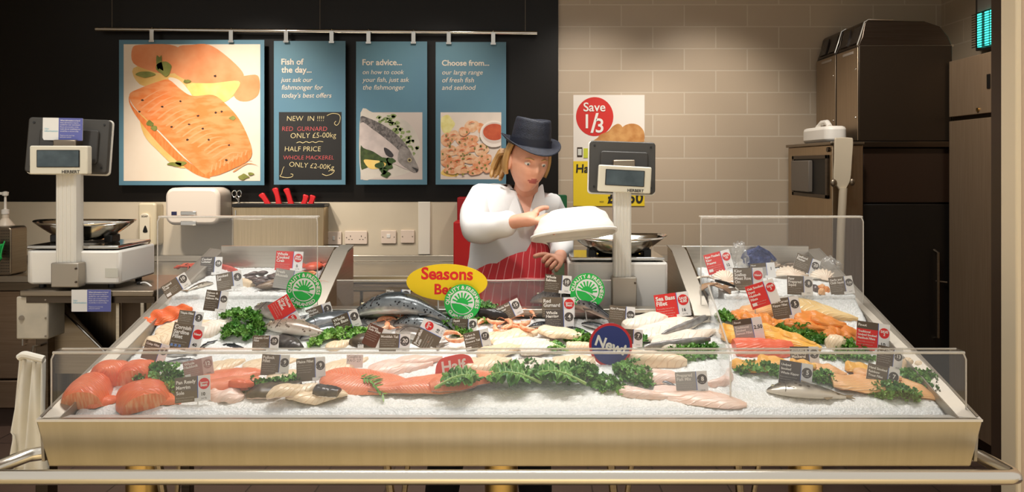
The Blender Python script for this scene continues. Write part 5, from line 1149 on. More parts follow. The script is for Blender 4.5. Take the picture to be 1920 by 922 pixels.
PROF = {'fillet': [(0, .35), (.06, .72), (.18, .95), (.35, 1), (.6, .8), (.85, .42), (1, .12)], 'loin': [(0, .82), (.08, .95), (.4, 1), (.8, .9), (1, .7)], 'strip': [(0, .45), (.1, .85), (.4, 1), (.75, .85), (.92, .55), (1, .2)], 'round': [(0, .12), (.08, .5), (.25, .88), (.5, 1), (.75, .88), (.92, .5), (1, .12)], 'wedge': [(0, .9), (.3, 1), (.7, .75), (1, .3)]}
def fillet(name, label, p0, p1, wd, th, m, prof='fillet', bed='L', up=0, bend=0, skin=None, wave=0, wn=2.0, tk=None, group='fish fillets on the ice', cap=None, cat='fillet', twist=0, seed=0):
    M, L, s = lay(p0, p1, bed, up); pr = PROF[prof]; nu = 26; nv = 12
    vs = []; uv = []; ring = nv+1+3
    sd = R.uniform(0, 99)
    for i in range(nu+1):
        u = i/nu; wv = wd*interp(pr, u); tt = th*(interp(tk, u) if tk else (.35+.65*interp(pr, u)))
        for j in range(nv+1):
            v = j/nv; e = abs(2*v-1)
            y = (v-.5)*wv+bend*L*math.sin(PI*u)+.05*wd*noise.noise(Vector((u*5, sd, 0)))
            z = tt*(1-e**2.6)**.6+.0022*noise.noise(Vector((u*9, v*4, sd)))
            zw = wave*(.5+.5*math.sin(wn*2*PI*u+sd*0+twist*(v-.5)))
            vs.append(M @ Vector((u*L, y, z+zw+.001))); uv.append((u, v))
        for v in (1, .5, 0):
            y = (v-.5)*wv*.97+bend*L*math.sin(PI*u)+.05*wd*noise.noise(Vector((u*5, sd, 0)))
            zw = wave*(.5+.5*math.sin(wn*2*PI*u+twist*(v-.5)))
            vs.append(M @ Vector((u*L, y, zw-.002))); uv.append((u, v))
    fs = []; mi = []
    for i in range(nu):
        for j in range(ring):
            fs.append((i*ring+j, i*ring+(j+1) % ring, (i+1)*ring+(j+1) % ring, (i+1)*ring+j)); mi.append(1 if j >= nv else 0)
    fs += [tuple(range(ring)), tuple(range(nu*ring, nu*ring+ring))]; mi += [2, 0]
    mb = MB(); mb.add(vs, fs, 0, uv); mb.m = mi
    o = mb.build(name, [m, skin or m, cap or m], None, smooth=50); tag(o, label, cat, group); return o

KALE = mat('kale_leaf', (62, 124, 44), .4, rgb2=(128, 176, 78), vs=38, contrast=(.35, .68)); KALEL = mat('light_kale_leaf', (104, 166, 62), .4, rgb2=(168, 204, 112), vs=34, contrast=(.35, .68))
STEM = mat('kale_stem', (158, 186, 104), .45); DILLM = mat('dill_green', (70, 112, 42), .5)
for q in (KALE, KALEL):
    b_ = q.node_tree.nodes['Principled BSDF']; b_.inputs['Transmission Weight'].default_value = 0; b_.inputs['Subsurface Weight'].default_value = .12; b_.inputs['Subsurface Radius'].default_value = (.004, .008, .002)
def kale(label, p0, p1, wd, hg, n, m=None, bed='L', up=0, r=(.008, .0145), stem=True, name='kale', bend=0):
    M, L, s = lay(p0, p1, bed, up); m = m or KALE
    o = thing(name, label, 'kale', M.translation, 'kale sprigs on the ice')
    mb = MB()
    # leaf blade under the ruffles, so the sprig is one sheet with a frilled edge
    n = int(n*1.35)
    for b in range(n):
        t_ = (b+R.random())/n; e = 1-abs(2*t_-1)**2.2; rr = R.uniform(*r)
        c = Vector((t_*L, R.uniform(-.5, .5)*wd*(.35+.65*e)+bend*L*math.sin(PI*t_), R.uniform(.15, 1)*hg*(.4+.6*e)))
        Ml = M @ T(c) @ Matrix.Rotation(R.uniform(0, 6.28), 4, 'Z') @ Matrix.Rotation(R.uniform(.1, 1.15), 4, 'X')
        kf = R.choice((4, 5, 6)); ph = R.uniform(0, 6.28); am = R.uniform(.22, .42); cup = R.uniform(.1, .45); na = 26
        vs = [Ml @ Vector((0, 0, 0))]; fs = []
        for q in range(1, 5):
            ro = q/4
            for j in range(na):
                a = 2*PI*j/na; rad = rr*ro*(1+.22*ro*math.sin(3*kf*a+ph)*.6+.12*R.uniform(-1, 1)*ro)
                vs.append(Ml @ Vector((rad*math.cos(a), rad*math.sin(a), rr*(cup*ro**2+am*ro**1.6*math.sin(kf*a+ph)+.1*ro**3*math.sin(3*kf*a)))))
        for j in range(na): fs.append((0, 1+j, 1+(j+1) % na))
        for q in range(3):
            for j in range(na): fs.append((1+q*na+j, 1+q*na+(j+1) % na, 1+(q+1)*na+(j+1) % na, 1+(q+1)*na+j))
        mb.add(vs, fs)
    mb.build('frilled_leaves', m, o, smooth=180, normals=False)
    if stem:
        mb = MB(); tube(mb, [M @ Vector((u*L, bend*L*math.sin(PI*u), .004+.3*hg*math.sin(PI*u))) for u in (-.02, .2, .4, .6, .8, .97)], [.0035, .0034, .003, .0026, .002, .001], 7); mb.build('stem', STEM, o)
    return o
def leaf(label, p0, p1, wd, m=None, bed='L', up=0, arch=.25, fr=16):
    # one long frilled leaf with a pale midrib; p0 is the stalk end
    M, L, s = lay(p0, p1, bed, up); o = thing('kale', label, 'kale', M.translation, 'kale sprigs on the ice'); sd = R.uniform(0, 50)
    sh = [(0, .04), (.14, .1), (.22, .55), (.4, .95), (.6, 1), (.8, .8), (.95, .4), (1, .1)]
    zc = lambda u: .006+arch*wd*math.sin(PI*u)
    def fn(u, v):
        e = 2*v-1; w2 = wd/2*interp(sh, u); ruf = abs(e)**1.5
        y = e*w2*(1+.22*ruf*math.sin(u*fr*7+sd))
        z = zc(u)+w2*.35*abs(e)-w2*.25*e*e+.30*w2*ruf*math.sin(u*fr*2*PI+2.2*e+sd)+.1*w2*math.sin(u*41+e*9)
        return M @ Vector((u*L+ruf*.012*math.sin(u*fr*5+sd), y, max(z, .001)))
    mb = MB(); grid(mb, fn, 90, 14); mb.build('frilled_blade', m or KALE, o, smooth=180)
    mb = MB(); tube(mb, [M @ Vector((u*L, 0, zc(max(u, 0))+.003)) for u in (-.03, .15, .35, .55, .75, .97)], [.0048, .0042, .0034, .0026, .0018, .0008], 8); rb = mb.build('midrib', STEM, o)
    mb = MB()
    for k in range(6):
        u = .25+.11*k
        for e in (-1, 1):
            w2 = wd/2*interp(sh, u+.06); tube(mb, [M @ Vector((u*L, 0, zc(u)+.003)), M @ Vector(((u+.05)*L, e*w2*.45, zc(u)+.2*w2)), M @ Vector(((u+.08)*L, e*w2*.8, zc(u)+.25*w2))], [.0014, .001, .0005], 5)
    mb.build('side_veins', STEM, rb)
    return o

# --- left bay, lower tray
fillet('smoked_salmon', 'crumpled bright orange smoked salmon slices at the top left of the ice', (268, 609), (362, 581), .075, .012, SALO, 'strip', wave=.010, wn=3.5, bend=.06, twist=5)
for i, (a, b, l) in enumerate((((292, 626), (398, 603), 'pale tilapia fillet nearest the orange smoked salmon'), ((262, 648), (352, 634), 'pale tilapia fillet at the left edge above the front guard'), ((372, 625), (436, 602), 'pale tilapia fillet right of the tilapia ticket'), ((300, 640), (372, 618), 'pale tilapia fillet partly under the sardine ticket'))):
    fillet('white_fillet', l, a, b, .075, .016, CRM if i != 2 else WHT, 'fillet', up=.004*(i == 3))
for i, (a, b, l) in enumerate((((375, 652), (412, 636), 'dark backed sardine fillet touching the sardine ticket'), ((372, 657), (398, 650), 'short dark sardine fillet just above the front guard'), ((414, 648), (462, 653), 'dark strip of sardine fillet beside the cod ticket'), ((300, 668), (372, 664), 'silver sardine lying behind the front guard at the left'), ((370, 676), (300, 681), 'silver sardine nearest the left kale'))):
    fish('sardine', l, a, b, .2, .1, 'bass' if i > 2 else 'mackerel', up=0, tail=i > 2, group='sardines on the ice')
kale('curly kale sprig uppermost left of the cod fish head', (419, 592), (492, 600), .06, .03, 40)
kale('curly kale sprig just below the other beside the Atlantic cod ticket', (419, 628), (497, 618), .085, .035, 52)
fish('whole_bream', 'brown silver fish lying under the sideways red ticket', (478, 576), (560, 607), .34, .16, 'hake', back=1)
fish('whole_mullet', 'dark silver fish behind the sideways red ticket', (484, 571), (572, 600), .22, .12, 'mackerel')
kale('small curly kale sprig directly under the leftmost green guarantee sign', (554, 578), (602, 580), .05, .025, 22)
fish('whole_cod', 'pale cod with a brown head lying beside the left kale', (496, 613), (640, 634), .26, .15, 'cod', back=1)
fillet('cod_fillet', 'cod fillet showing grey skin beside the Atlantic cod ticket', (523, 640), (566, 654), .07, .022, SKIN, 'wedge', skin=WHT)
fish('whole_sea_bass', 'grey sea bass in front of the sea bass ticket, upper one', (558, 621), (690, 585), .26, .15, 'bass', up=.006)
fish('whole_sea_bass', 'grey sea bass in front of the sea bass ticket, lower one', (562, 637), (690, 606), .24, .14, 'bass')
kale('long pale curly kale sprig in front of the two sea bass', (580, 648), (690, 622), .05, .028, 44, KALEL)
fillet('monkfish_tail', 'brown skinned monkfish tail under the lemon sole ticket', (655, 645), (735, 640), .085, .03, SKINB, 'round', skin=WHT)
fillet('lemon_sole_fillet', 'cream fillet between the long kale and the monkfish tail', (612, 655), (660, 640), .06, .014, CRM, 'fillet')
fish('whole_salmon', 'large speckled silver salmon arching behind the middle of the ice', (664, 592), (862, 612), .26, .2, 'salmon', up=.012, arch=.05, bend=.06)
fish('whole_salmon', 'second large silver fish, its dark head above the swordfish ticket', (738, 610), (860, 622), .34, .2, 'salmon', arch=.02)
fish('whole_hake', 'pale hake with a large eye, left of the sideways swordfish ticket', (742, 622), (832, 652), .3, .16, 'hake')
kale('curly kale sprig below the middle guarantee sign', (822, 612), (880, 632), .065, .03, 36)
kale('large curly kale sprig behind the black fish tail', (864, 584), (934, 588), .06, .045, 56, None)
fillet('dark_fish_tail', 'smooth black fish tail lying across the kale left of the snapper ticket', (895, 593), (952, 601), .04, .035, mat('black_fish_skin', (38, 32, 30), .25), 'strip', up=.012)
kale('curly kale sprig beneath the black fish tail', (890, 602), (950, 604), .05, .02, 26)
PRW = mat('cooked_prawn', (238, 142, 92), .3, rgb2=(248, 196, 160), vs=60); PRWL = mat('prawn_leg', (236, 160, 120), .4)
def prawn(px, py, ang, L, label, bed='L', up=0, group='prawns on the ice', m=None):
    c = hit(px, py, bed, up); Z = bedn(bed); M = T(c) @ Z.to_track_quat('Z', 'Y').to_matrix().to_4x4() @ rot('Z', ang)
    o = thing('prawn', label, 'prawn', c, group); pts = []; rs = []
    for i in range(13):
        u = i/12; a = -1.0+2.3*u; pts.append(M @ Vector((L*.42*math.sin(a), L*.42*math.cos(a)-L*.2, .012))); rs.append(L*.1*interp([(0, .25), (.15, .8), (.3, 1), (.7, .7), (1, .3)], u)*(1+.08*math.cos(u*40)))
    mb = MB(); tube(mb, pts, rs, 10); mb.build('body', m or PRW, o, smooth=70)
    e = pts[-1]; d = (pts[-1]-pts[-2]).normalized(); q = M.to_3x3() @ Vector((0, 0, 1)); pr = d.cross(q)
    mb = MB(); ext(mb, [e, e+d*L*.14+pr*L*.09, e+d*L*.1, e+d*L*.14-pr*L*.09], q*.0015); mb.build('tail_fan', m or PRW, o, smooth=0)
    mb = MB(); h = pts[0]; d0 = (pts[0]-pts[1]).normalized()
    for s in (-1, 1): tube(mb, [h, h+d0*L*.3+pr*s*L*.1+q*.006, h+d0*L*.5+pr*s*L*.25], [.0009, .0007, .0004], 4)
    mb.build('antenna', PRWL, o)
for i, (px, py, an) in enumerate(((724, 606, 20), (736, 614, 120), (716, 617, 250), (748, 604, 300), (844, 634, 10), (856, 640, 190), (912, 610, 30), (930, 606, 160), (948, 612, 280), (964, 604, 60), (978, 609, 200), (985, 592, 340), (938, 620, 100), (958, 622, 10), (990, 618, 140))):
    prawn(px, py, an, .085, ['orange cooked prawn in the small pile beside the lemon sole ticket', 'orange cooked prawn below the middle kale sprig', 'pink orange prawn in the pile right of the turbot ticket'][0 if i < 4 else 1 if i < 6 else 2], up=.006*(i % 3), group=['prawns beside the lemon sole ticket', 'prawns under the middle kale', 'prawns right of the turbot ticket'][0 if i < 4 else 1 if i < 6 else 2])
for i, (a, b, wd, l) in enumerate((((905, 640), (1010, 622), .085, 'white skate wing fillet nearest the prawn pile'), ((925, 652), (1030, 640), .08, 'white skate wing fillet in the middle of the centre bay'), ((895, 668), (985, 650), .085, 'white skate wing fillet just under the guard edge'), ((975, 662), (1048, 648), .07, 'white skate wing fillet left of the small kale leaf'), ((870, 690), (960, 676), .085, 'pale fillet behind the guard right of the Half Price sign'), ((950, 694), (1040, 678), .08, 'pale fillet behind the long kale leaves'), ((1010, 620), (1090, 632), .07, 'white fillet below the herring ticket'))):
    fillet('skate_fillet', l, a, b, wd, .016, WHT if i % 2 else CRM, 'fillet' if i % 3 else 'strip', up=.003*i, wave=.004, skin=SKINP)
fish('whole_gurnard', 'large dark backed silver fish behind the gurnard and herring tickets', (995, 568), (1160, 608), .25, .2, 'gurnard', up=.012, arch=.05, bend=.05)
for a, b, l in (((990, 615), (1052, 606), 'dark mackerel pointing left at the herring ticket'), ((1057, 617), (1128, 640), 'dark mackerel left of the blue New sign, lower'), ((1090, 608), (1165, 628), 'dark mackerel left of the blue New sign, upper')):
    fish('whole_mackerel', l, a, b, .2, .15, 'mackerel', up=.004, group='mackerel on the ice')
kale('curly kale sprig on the cream fillet left of the blue New sign', (1063, 642), (1106, 636), .05, .03, 24)
leaf('small frilled kale leaf lying at the guard edge, left of the cream fillet', (1064, 662), (1014, 655), .05)
fillet('cream_loin', 'cream fish loin under the kale left of the blue New sign', (1062, 655), (1112, 656), .055, .024, CRM, 'loin')
fillet('cream_loin', 'cream fish loin lower, behind the guard left of the blue New sign', (1038, 688), (1114, 682), .075, .028, CRM, 'loin', skin=SKINP)
fillet('cream_loin', 'cream fish trunk behind the guard right of the blue New sign', (1172, 676), (1288, 684), .065, .035, CRM, 'strip', skin=SKINP)
for i, (a, b, wd, m, l) in enumerate((((1190, 636), (1325, 596), .12, WHT, 'large white sea bass fillet nearest the red sea bass ticket'), ((1225, 652), (1340, 622), .10, WHT, 'large white sea bass fillet with grey skin edge, lower'), ((1170, 615), (1262, 590), .09, WHT, 'white sea bass fillet beside the post of the right scale'))):
    fillet('sea_bass_fillet', l, a, b, wd, .02, m, 'fillet', up=.005*i, skin=SKINS, wave=.006)
fillet('sea_bass_strip', 'narrow grey skin strip of sea bass along the upper fillet', (1240, 632), (1335, 592), .02, .02, SKINS, 'strip', up=.014)
fillet('sea_bass_strip', 'narrow grey skin strip of sea bass along the guard edge', (1208, 654), (1332, 638), .022, .018, SKINS, 'strip', up=.014)
kale('flat curly kale sprig along the guard at the right of the centre bay', (1238, 660), (1342, 652), .06, .018, 40)
kale('small curly kale sprig beside the £7 ticket', (1196, 648), (1212, 636), .03, .025, 10, r=(.008, .012), stem=False)
kale('long curly kale sprig hanging behind the guard in the right of the centre bay', (1245, 672), (1336, 668), .05, .012, 30)
# --- front row
def chunk(label, p0, p1, wd, th, prof='loin', m=SAL, up=0, bend=0):
    return fillet('salmon_piece', label, p0, p1, wd, th, m, prof, up=up, bend=bend, cap=CUTF, skin=SKIN, tk=[(0, .85), (.1, 1), (.5, .95), (.8, .6), (1, .3)], group='salmon pieces at the left front')
chunk('thick salmon piece with a cut end, nearest the left front corner', (150, 766), (196, 702), .125, .058, 'wedge')
chunk('thick salmon piece with a striped cut end, right of the corner piece', (272, 768), (262, 722), .14, .052, 'loin')
chunk('salmon piece at the back left of the salmon group', (190, 728), (236, 688), .13, .06, 'round')
chunk('salmon piece half covered by the left front kale', (248, 722), (275, 686), .11, .055, 'loin')
chunk('thin salmon tail between the two cut salmon pieces', (160, 758), (235, 748), .06, .014, 'fillet')
chunk('flat salmon tail reaching toward the megrim ticket', (262, 742), (338, 756), .075, .020, 'fillet')
kale('big curly kale sprig beside the salmon pieces', (254, 712), (338, 716), .10, .04, 70)
kale('curly kale sprig falling below the big one by the megrim ticket', (300, 724), (336, 738), .04, .02, 18, KALEL)
for i, (a, b, wd, l) in enumerate((((372, 718), (490, 700), .09, 'pale orange trout fillet right of the pink ticket, upper'), ((384, 728), (492, 717), .08, 'pale orange trout fillet right of the megrim ticket, lower'))):
    fillet('trout_fillet', l, a, b, wd, .02, SALP, 'strip', up=.008*i, skin=SKINS)
fillet('orange_strip', 'narrow deep orange trout strip lying on the pale trout fillets', (430, 720), (476, 722), .03, .014, SAL, 'strip', up=.026)
fillet('plaice_fillet', 'glossy grey pink fillet right of the megrim ticket', (392, 738), (458, 748), .075, .016, PNK, 'round', wave=.008)
kale('thin curly kale sprig left of the folded flatfish', (450, 732), (506, 724), .035, .022, 26)
kale('thin curly kale sprig under the plaice ticket', (506, 722), (560, 714), .03, .02, 22)
for i, (a, b, l) in enumerate((((455, 690), (560, 676), 'cream fillet behind the pollock ticket'), ((500, 712), (590, 700), 'cream fillet in front of the pollock ticket'), ((600, 700), (690, 672), 'cream fillet above the large trout fillet at the left'), ((380, 698), (460, 676), 'cream fillet right of the pink ticket'))):
    fillet('white_fillet', l, a, b, .08, .014, CRM, 'fillet')
fillet('flatfish', 'brown skinned flatfish folded open in front of the plaice ticket, left half', (462, 748), (566, 722), .085, .016, SKINB, 'round', skin=PNK, cat='fish', wave=.012, wn=1)
fillet('flatfish', 'cream underside of the folded flatfish, middle', (500, 752), (596, 728), .06, .02, CRM, 'round', up=.012, cat='fish', wave=.018, wn=1, skin=PNK)
fillet('flatfish', 'dark skinned end of the folded flatfish below the plaice ticket', (592, 732), (636, 738), .05, .016, SKIN, 'loin', up=.022, cat='fish', skin=WHT)
fillet('flatfish', 'pale curled flatfish flap at the right of the folded flatfish', (536, 750), (652, 744), .065, .014, CRM, 'round', up=.004, cat='fish', wave=.010, wn=1.5, skin=SKINB)
fillet('trout_fillet', 'large salmon coloured trout fillet at centre left of the front row', (606, 708), (806, 730), .14, .02, SALP, 'fillet', skin=SKINS, bend=-.02, wave=.004)
fillet('trout_fillet', 'second large salmon coloured trout fillet reaching under the Half Price sign', (900, 716), (690, 732), .105, .018, SALP, 'fillet', skin=SKINS, up=.01, wave=.004)
fillet('trout_fillet', 'salmon coloured trout fillet end in front of the Half Price sign', (806, 728), (936, 704), .085, .018, SALP, 'strip', skin=SKINS, up=.018, wave=.005)
fillet('pink_fillet', 'pale pink fillet behind the large trout fillet', (690, 696), (812, 682), .09, .018, PNK, 'fillet')
fillet('pink_fillet', 'pale pink fillet left of the Half Price sign, under the guard edge', (740, 682), (830, 672), .06, .016, PNK, 'fillet', up=.006)
def dill(label, p0, p1):
    M, L, s = lay(p0, p1); o = thing('dill_sprig', label, 'herb', M.translation); mb = MB()
    z = lambda u: .006+.02*math.sin(PI*u)
    tube(mb, [M @ Vector((u*L, .02*math.sin(u*5), z(u))) for u in (0, .2, .4, .6, .8, 1)], [.002, .0019, .0017, .0014, .001, .0006], 6); mb.build('stem', DILLM, o)
    mb = MB()
    for k in range(13):
        u = .05+k*.072; c = Vector((u*L, .02*math.sin(u*5), z(u)))
        for sgn in (-1, 1):
            d = Vector((.5, sgn*R.uniform(.5, 1), R.uniform(-.1, .4))).normalized(); ln = R.uniform(.018, .034)
            p = [M @ (c+d*ln*q+Vector((.004*q*q, 0, -.002*q))) for q in (0, .33, .66, 1)]; sd = M.to_3x3() @ d.cross(Vector((0, 0, 1)))
            wq = (.001, .0034, .003, .0005); k0 = [a+sd*b for a, b in zip(p, wq)]; k1 = [a-sd*b for a, b in zip(p, wq)]
            ext(mb, k0+k1[::-1], M.to_3x3() @ Vector((0, 0, .0008)))
    mb.build('feathery_leaves', KALE, o, smooth=0)
dill('dark green dill sprig on the ice below the large trout fillet', (650, 722), (732, 740))
leaf('frilled kale leaf on the trout fillet under the Half Price sign', (818, 732), (900, 710), .075, up=.03)
leaf('long frilled kale leaf, leftmost of the row along the front of the centre bay', (1012, 722), (904, 712), .10, up=.012)
kale('thick curly kale sprig in the middle of the front row', (962, 708), (1040, 704), .075, .035, 54)
leaf('long frilled kale leaf with a pale stalk, left of the blue New sign', (1096, 724), (1000, 704), .085, up=.016)
kale('thick curly kale sprig below the blue New sign', (1056, 712), (1118, 708), .09, .045, 62)
kale('curly kale sprig trailing right from under the blue New sign', (1110, 720), (1168, 734), .06, .022, 34)
kale('tall curly kale sprig right of the blue New sign in the front row', (1158, 692), (1222, 722), .085, .036, 58)
fillet('pink_fillet', 'pale brown fish strip at the front right of the kale row', (1158, 734), (1252, 748), .05, .018, PNK, 'fillet', skin=SKINP)
fish('mackerel_fillet', 'silver mackerel strip right of the tall kale sprig', (1212, 708), (1276, 728), .2, .12, 'bass', tail=False)
fillet('pink_fillet', 'long pale pink fillet in front of the pale grey ticket', (1226, 732), (1400, 760), .09, .012, PNK, 'strip', skin=SKINP)
fillet('pink_fillet', 'pale pink fillet behind the pale grey ticket', (1180, 704), (1300, 712), .08, .02, PNK, 'fillet', up=.003)
fillet('curled_tail', 'curled pale fish tail at the divider end of the centre bay', (1328, 724), (1366, 694), .035, .018, PNK, 'strip', bend=-.2)
# --- right bay
fillet('smoked_haddock', 'long cream smoked haddock side across the top of the right bay', (1466, 568), (1608, 600), .085, .02, filletmat('pale_smoked_flesh', (240, 208, 150), (244, 220, 176), 10, 4, .2, (234, 196, 132)), 'fillet')
fillet('smoked_haddock', 'cream smoked haddock fillet below the tilted red ticket', (1388, 588), (1470, 576), .07, .018, PALO, 'strip')
for i, (a, b, wd, m, l) in enumerate((((1372, 598), (1418, 590), .07, ORA, 'orange smoked fillet at the left end of the upper orange row'), ((1488, 594), (1566, 606), .085, ORA, 'broad orange smoked fillet right of the kipper fillet ticket'), ((1420, 596), (1450, 606), .06, ORA, 'orange smoked fillet under the kipper fillet ticket'), ((1440, 610), (1512, 622), .07, ORA, 'orange smoked fillet above the right bay kale'), ((1504, 612), (1590, 632), .065, ORA, 'orange smoked fillet in the middle of the right bay'), ((1544, 608), (1612, 630), .06, ORA, 'orange smoked fillet touching the far right red ticket'), ((1348, 616), (1390, 628), .06, YEL, 'yellow smoked fillet at the left edge of the right bay'), ((1352, 630), (1400, 640), .05, YEL, 'yellow smoked fillet below the left edge one'), ((1430, 624), (1540, 656), .07, YEL, 'long yellow smoked fillet under the right bay kale'), ((1436, 640), (1490, 658), .065, YEL, 'yellow smoked fillet right of the deep salmon fillet'), ((1372, 684), (1450, 694), .07, YEL, 'yellow smoked fillet behind the guard at the left of the right bay'), ((1420, 676), (1480, 686), .07, YEL, 'yellow smoked fillet behind the guard beside the peppered mackerel ticket'), ((1520, 690), (1588, 704), .075, PALO, 'pale yellow fillet behind the guard right of the kipper ticket'), ((1584, 688), (1640, 698), .07, YEL, 'yellow smoked fillet behind the guard left of the rainbow trout ticket'), ((1560, 718), (1680, 726), .095, PALO, 'long pale orange trout fillet in front of the rainbow trout ticket'), ((1640, 712), (1778, 752), .10, PALO, 'long pale orange trout fillet reaching the right front corner'))):
    fillet('smoked_fillet', l, a, b, wd, .013, m, 'strip' if i % 3 else 'fillet', up=.005*(i % 3), wave=.005, twist=3, skin=SKINO, group='smoked fillets in the right bay')
fillet('salmon_fillet', 'deep pink salmon fillet at the guard edge of the right bay', (1376, 656), (1484, 658), .10, .034, RSAL, 'loin', skin=SKIN)
kale('small curly kale sprig at the upper left of the right bay', (1342, 594), (1382, 602), .05, .022, 20)
kale('curly kale sprig in the middle of the right bay', (1456, 618), (1546, 640), .065, .03, 60)
kale('dark curly kale sprig below the far right red ticket', (1570, 656), (1632, 656), .055, .025, 34)
kale('curly kale sprig hanging behind the guard below the far right red ticket', (1540, 670), (1640, 674), .04, .014, 30)
fillet('smoked_cod_piece', 'rounded cream smoked piece between two kale sprigs in the right bay', (1545, 648), (1590, 652), .07, .04, CRM, 'round')
fillet('smoked_cod_piece', 'rounded cream smoked piece at the right rail, left one', (1690, 686), (1712, 696), .04, .035, CRM, 'round')
fillet('smoked_cod_piece', 'rounded cream smoked piece at the right rail, right one', (1712, 692), (1732, 702), .04, .035, CRM, 'round')
kale('dark curly kale sprig at the left of the right bay behind the guard', (1380, 694), (1464, 704), .06, .028, 48)
kale('curly kale sprig right of the whole kipper ticket', (1520, 710), (1584, 722), .05, .024, 34)
kale('curly kale sprig in front of the orange trout fillets', (1630, 738), (1720, 746), .065, .03, 54)
kale('curly kale sprig along the right rail', (1696, 702), (1776, 742), .06, .03, 54)
fish('whole_kipper', 'golden grey smoked kipper lying alone on the front ice of the right bay', (1437, 734), (1602, 748), .31, .14, 'herring', bend=0, ts=.25, roll=.25)

for i, (a, b, wd, m, l) in enumerate((((1388, 592), (1446, 610), .045, ORA, 'narrow orange smoked strip left of the kipper fillet ticket'), ((1470, 606), (1552, 618), .05, ORA, 'narrow orange smoked strip across the middle of the upper orange row'), ((1520, 600), (1586, 612), .045, ORA, 'narrow orange smoked strip at the top right of the orange row'), ((1562, 620), (1606, 640), .04, ORA, 'narrow orange smoked strip beside the far right red ticket'), ((1400, 612), (1470, 626), .05, YEL, 'narrow yellow smoked strip under the light grey ticket'), ((1460, 626), (1530, 648), .045, YEL, 'narrow yellow smoked strip just below the middle kale'), ((1480, 682), (1530, 690), .05, YEL, 'narrow yellow strip behind the guard beside the upright ticket'), ((1600, 700), (1690, 712), .06, PALO, 'narrow pale orange strip behind the rainbow trout ticket'))):
    fillet('smoked_strip', l, a, b, wd, .012, m, 'fillet' if i % 2 else 'strip', up=.014+.002*(i % 3), wave=.006, twist=4, skin=SKINO, group='smoked fillets in the right bay')
# --- rear left tray
RED_ = mat('lobster_shell', (196, 58, 40), .3, rgb2=(224, 98, 60), vs=30)
def crustacean(name, label, px, py, ang, sz, claws=True, legs=4, bed='U', m=None, rx=1.0):
    c = hit(px, py, bed); M = T(c) @ rot('Z', ang); m = m or RED_
    o = thing(name, label, name.split('_')[-1], c); mb = MB()
    ball(mb, M @ Vector((0, 0, sz*.32)), sz*rx, sz*.7, sz*.32, M.to_3x3(), 24, 12); mb.build('shell', m, o)
    for s in (-1, 1):
        if claws:
            mb = MB(); tube(mb, [M @ Vector((sz*.6*rx, s*sz*.45, sz*.3)), M @ Vector((sz*1.1*rx, s*sz*.9, sz*.4)), M @ Vector((sz*1.5*rx, s*sz*.75, sz*.3)), M @ Vector((sz*1.95*rx, s*sz*.4, sz*.2))], [sz*.10, sz*.14, sz*.24, sz*.03], 10)
            tube(mb, [M @ Vector((sz*1.45*rx, s*sz*.9, sz*.3)), M @ Vector((sz*1.8*rx, s*sz*.85, sz*.25)), M @ Vector((sz*2.0*rx, s*sz*.6, sz*.2))], [sz*.1, sz*.1, sz*.02], 8); mb.build('claw', m, o)
        for k in range(legs):
            x = sz*(.3-.28*k)*rx; mb = MB(); tube(mb, [M @ Vector((x, s*sz*.55, sz*.25)), M @ Vector((x-.1*sz, s*sz*1.1, sz*.5)), M @ Vector((x-.2*sz, s*sz*1.6, sz*.03))], [sz*.08, sz*.06, sz*.02], 7); mb.build('leg', m, o)
    mb = MB()
    for s in (-1, 1): ball(mb, M @ Vector((sz*.88*rx, s*sz*.2, sz*.5)), sz*.06)
    mb.build('eyes', EYEB, o)
crustacean('cooked_lobster', 'small red lobster at the back left of the rear left tray', 366, 504, 180, .038, True, 3)
crustacean('cooked_crab', 'red brown crab at the back right of the rear left tray', 588, 506, 80, .05, True, 4)
for i in range(4): fillet('crab_stick', 'red crab stick in the row right of the charcoal lobster ticket', (410+i*6, 500+i*2), (436+i*3, 506+i*1.5), .016, .014, mat('crab_stick_red', (212, 92, 80), .35), 'loin', 'U', group='crab sticks', cat='crab stick', up=.001)
fish('smoked_eel', 'brown smoked fish tail lying toward the tipped £10 ticket', (400, 532), (345, 548), .22, .14, 'herring', 'U')
MUS = mat('mussel_shell', (54, 44, 48), .25, rgb2=(110, 92, 86), vs=30, stretch=(1, 4, 1)); MUSN = mat('pale_razor_shell', (150, 128, 104), .35, rgb2=(84, 66, 56), vs=20)
def mussel(px, py, ang, ln, label, group, up=0, bed='U', m=None):
    c = hit(px, py, bed, up); M = T(c) @ rot('Z', ang) @ rot('X', R.uniform(-25, 25)); mb = MB()
    def fn(u, v):
        a = 2*PI*u; t_ = v; wv = interp([(0, .05), (.2, .6), (.55, 1), (.85, .8), (1, .05)], t_); return M @ Vector((ln*(t_-.5), ln*.24*wv*math.cos(a), ln*.17+ln*.17*wv*math.sin(a)))
    grid(mb, fn, 14, 10, wrapu=True, uv=False); o = mb.build('mussel', m or MUS, None, smooth=180); tag(o, label, 'mussel', group)
for i in range(26): mussel(462+R.uniform(0, 70), 521+R.uniform(-6, 16), R.uniform(-50, 70), .05, 'dark mussel in the heap in the middle of the rear left tray', 'dark mussels in the rear left tray', .008*(i % 3))
for i in range(9): mussel(500+i*7, 543+R.uniform(-9, 2), 50+R.uniform(-12, 12), .085, 'striped razor clam shell leaning in the row below the mussels', 'razor clams in the rear left tray', .004*(i % 2), m=MUSN)
for i in range(10): prawn(566+R.uniform(0, 30), 521+R.uniform(-6, 16), R.uniform(0, 360), .06, 'pale cooked prawn in the heap below the crab', 'U', .004*(i % 3), 'prawns below the crab', PRWL)
fillet('squid_piece', 'cream wedge beside the mussels in the rear left tray', (455, 532), (474, 538), .03, .022, CRM, 'loin', 'U', cat='seafood')
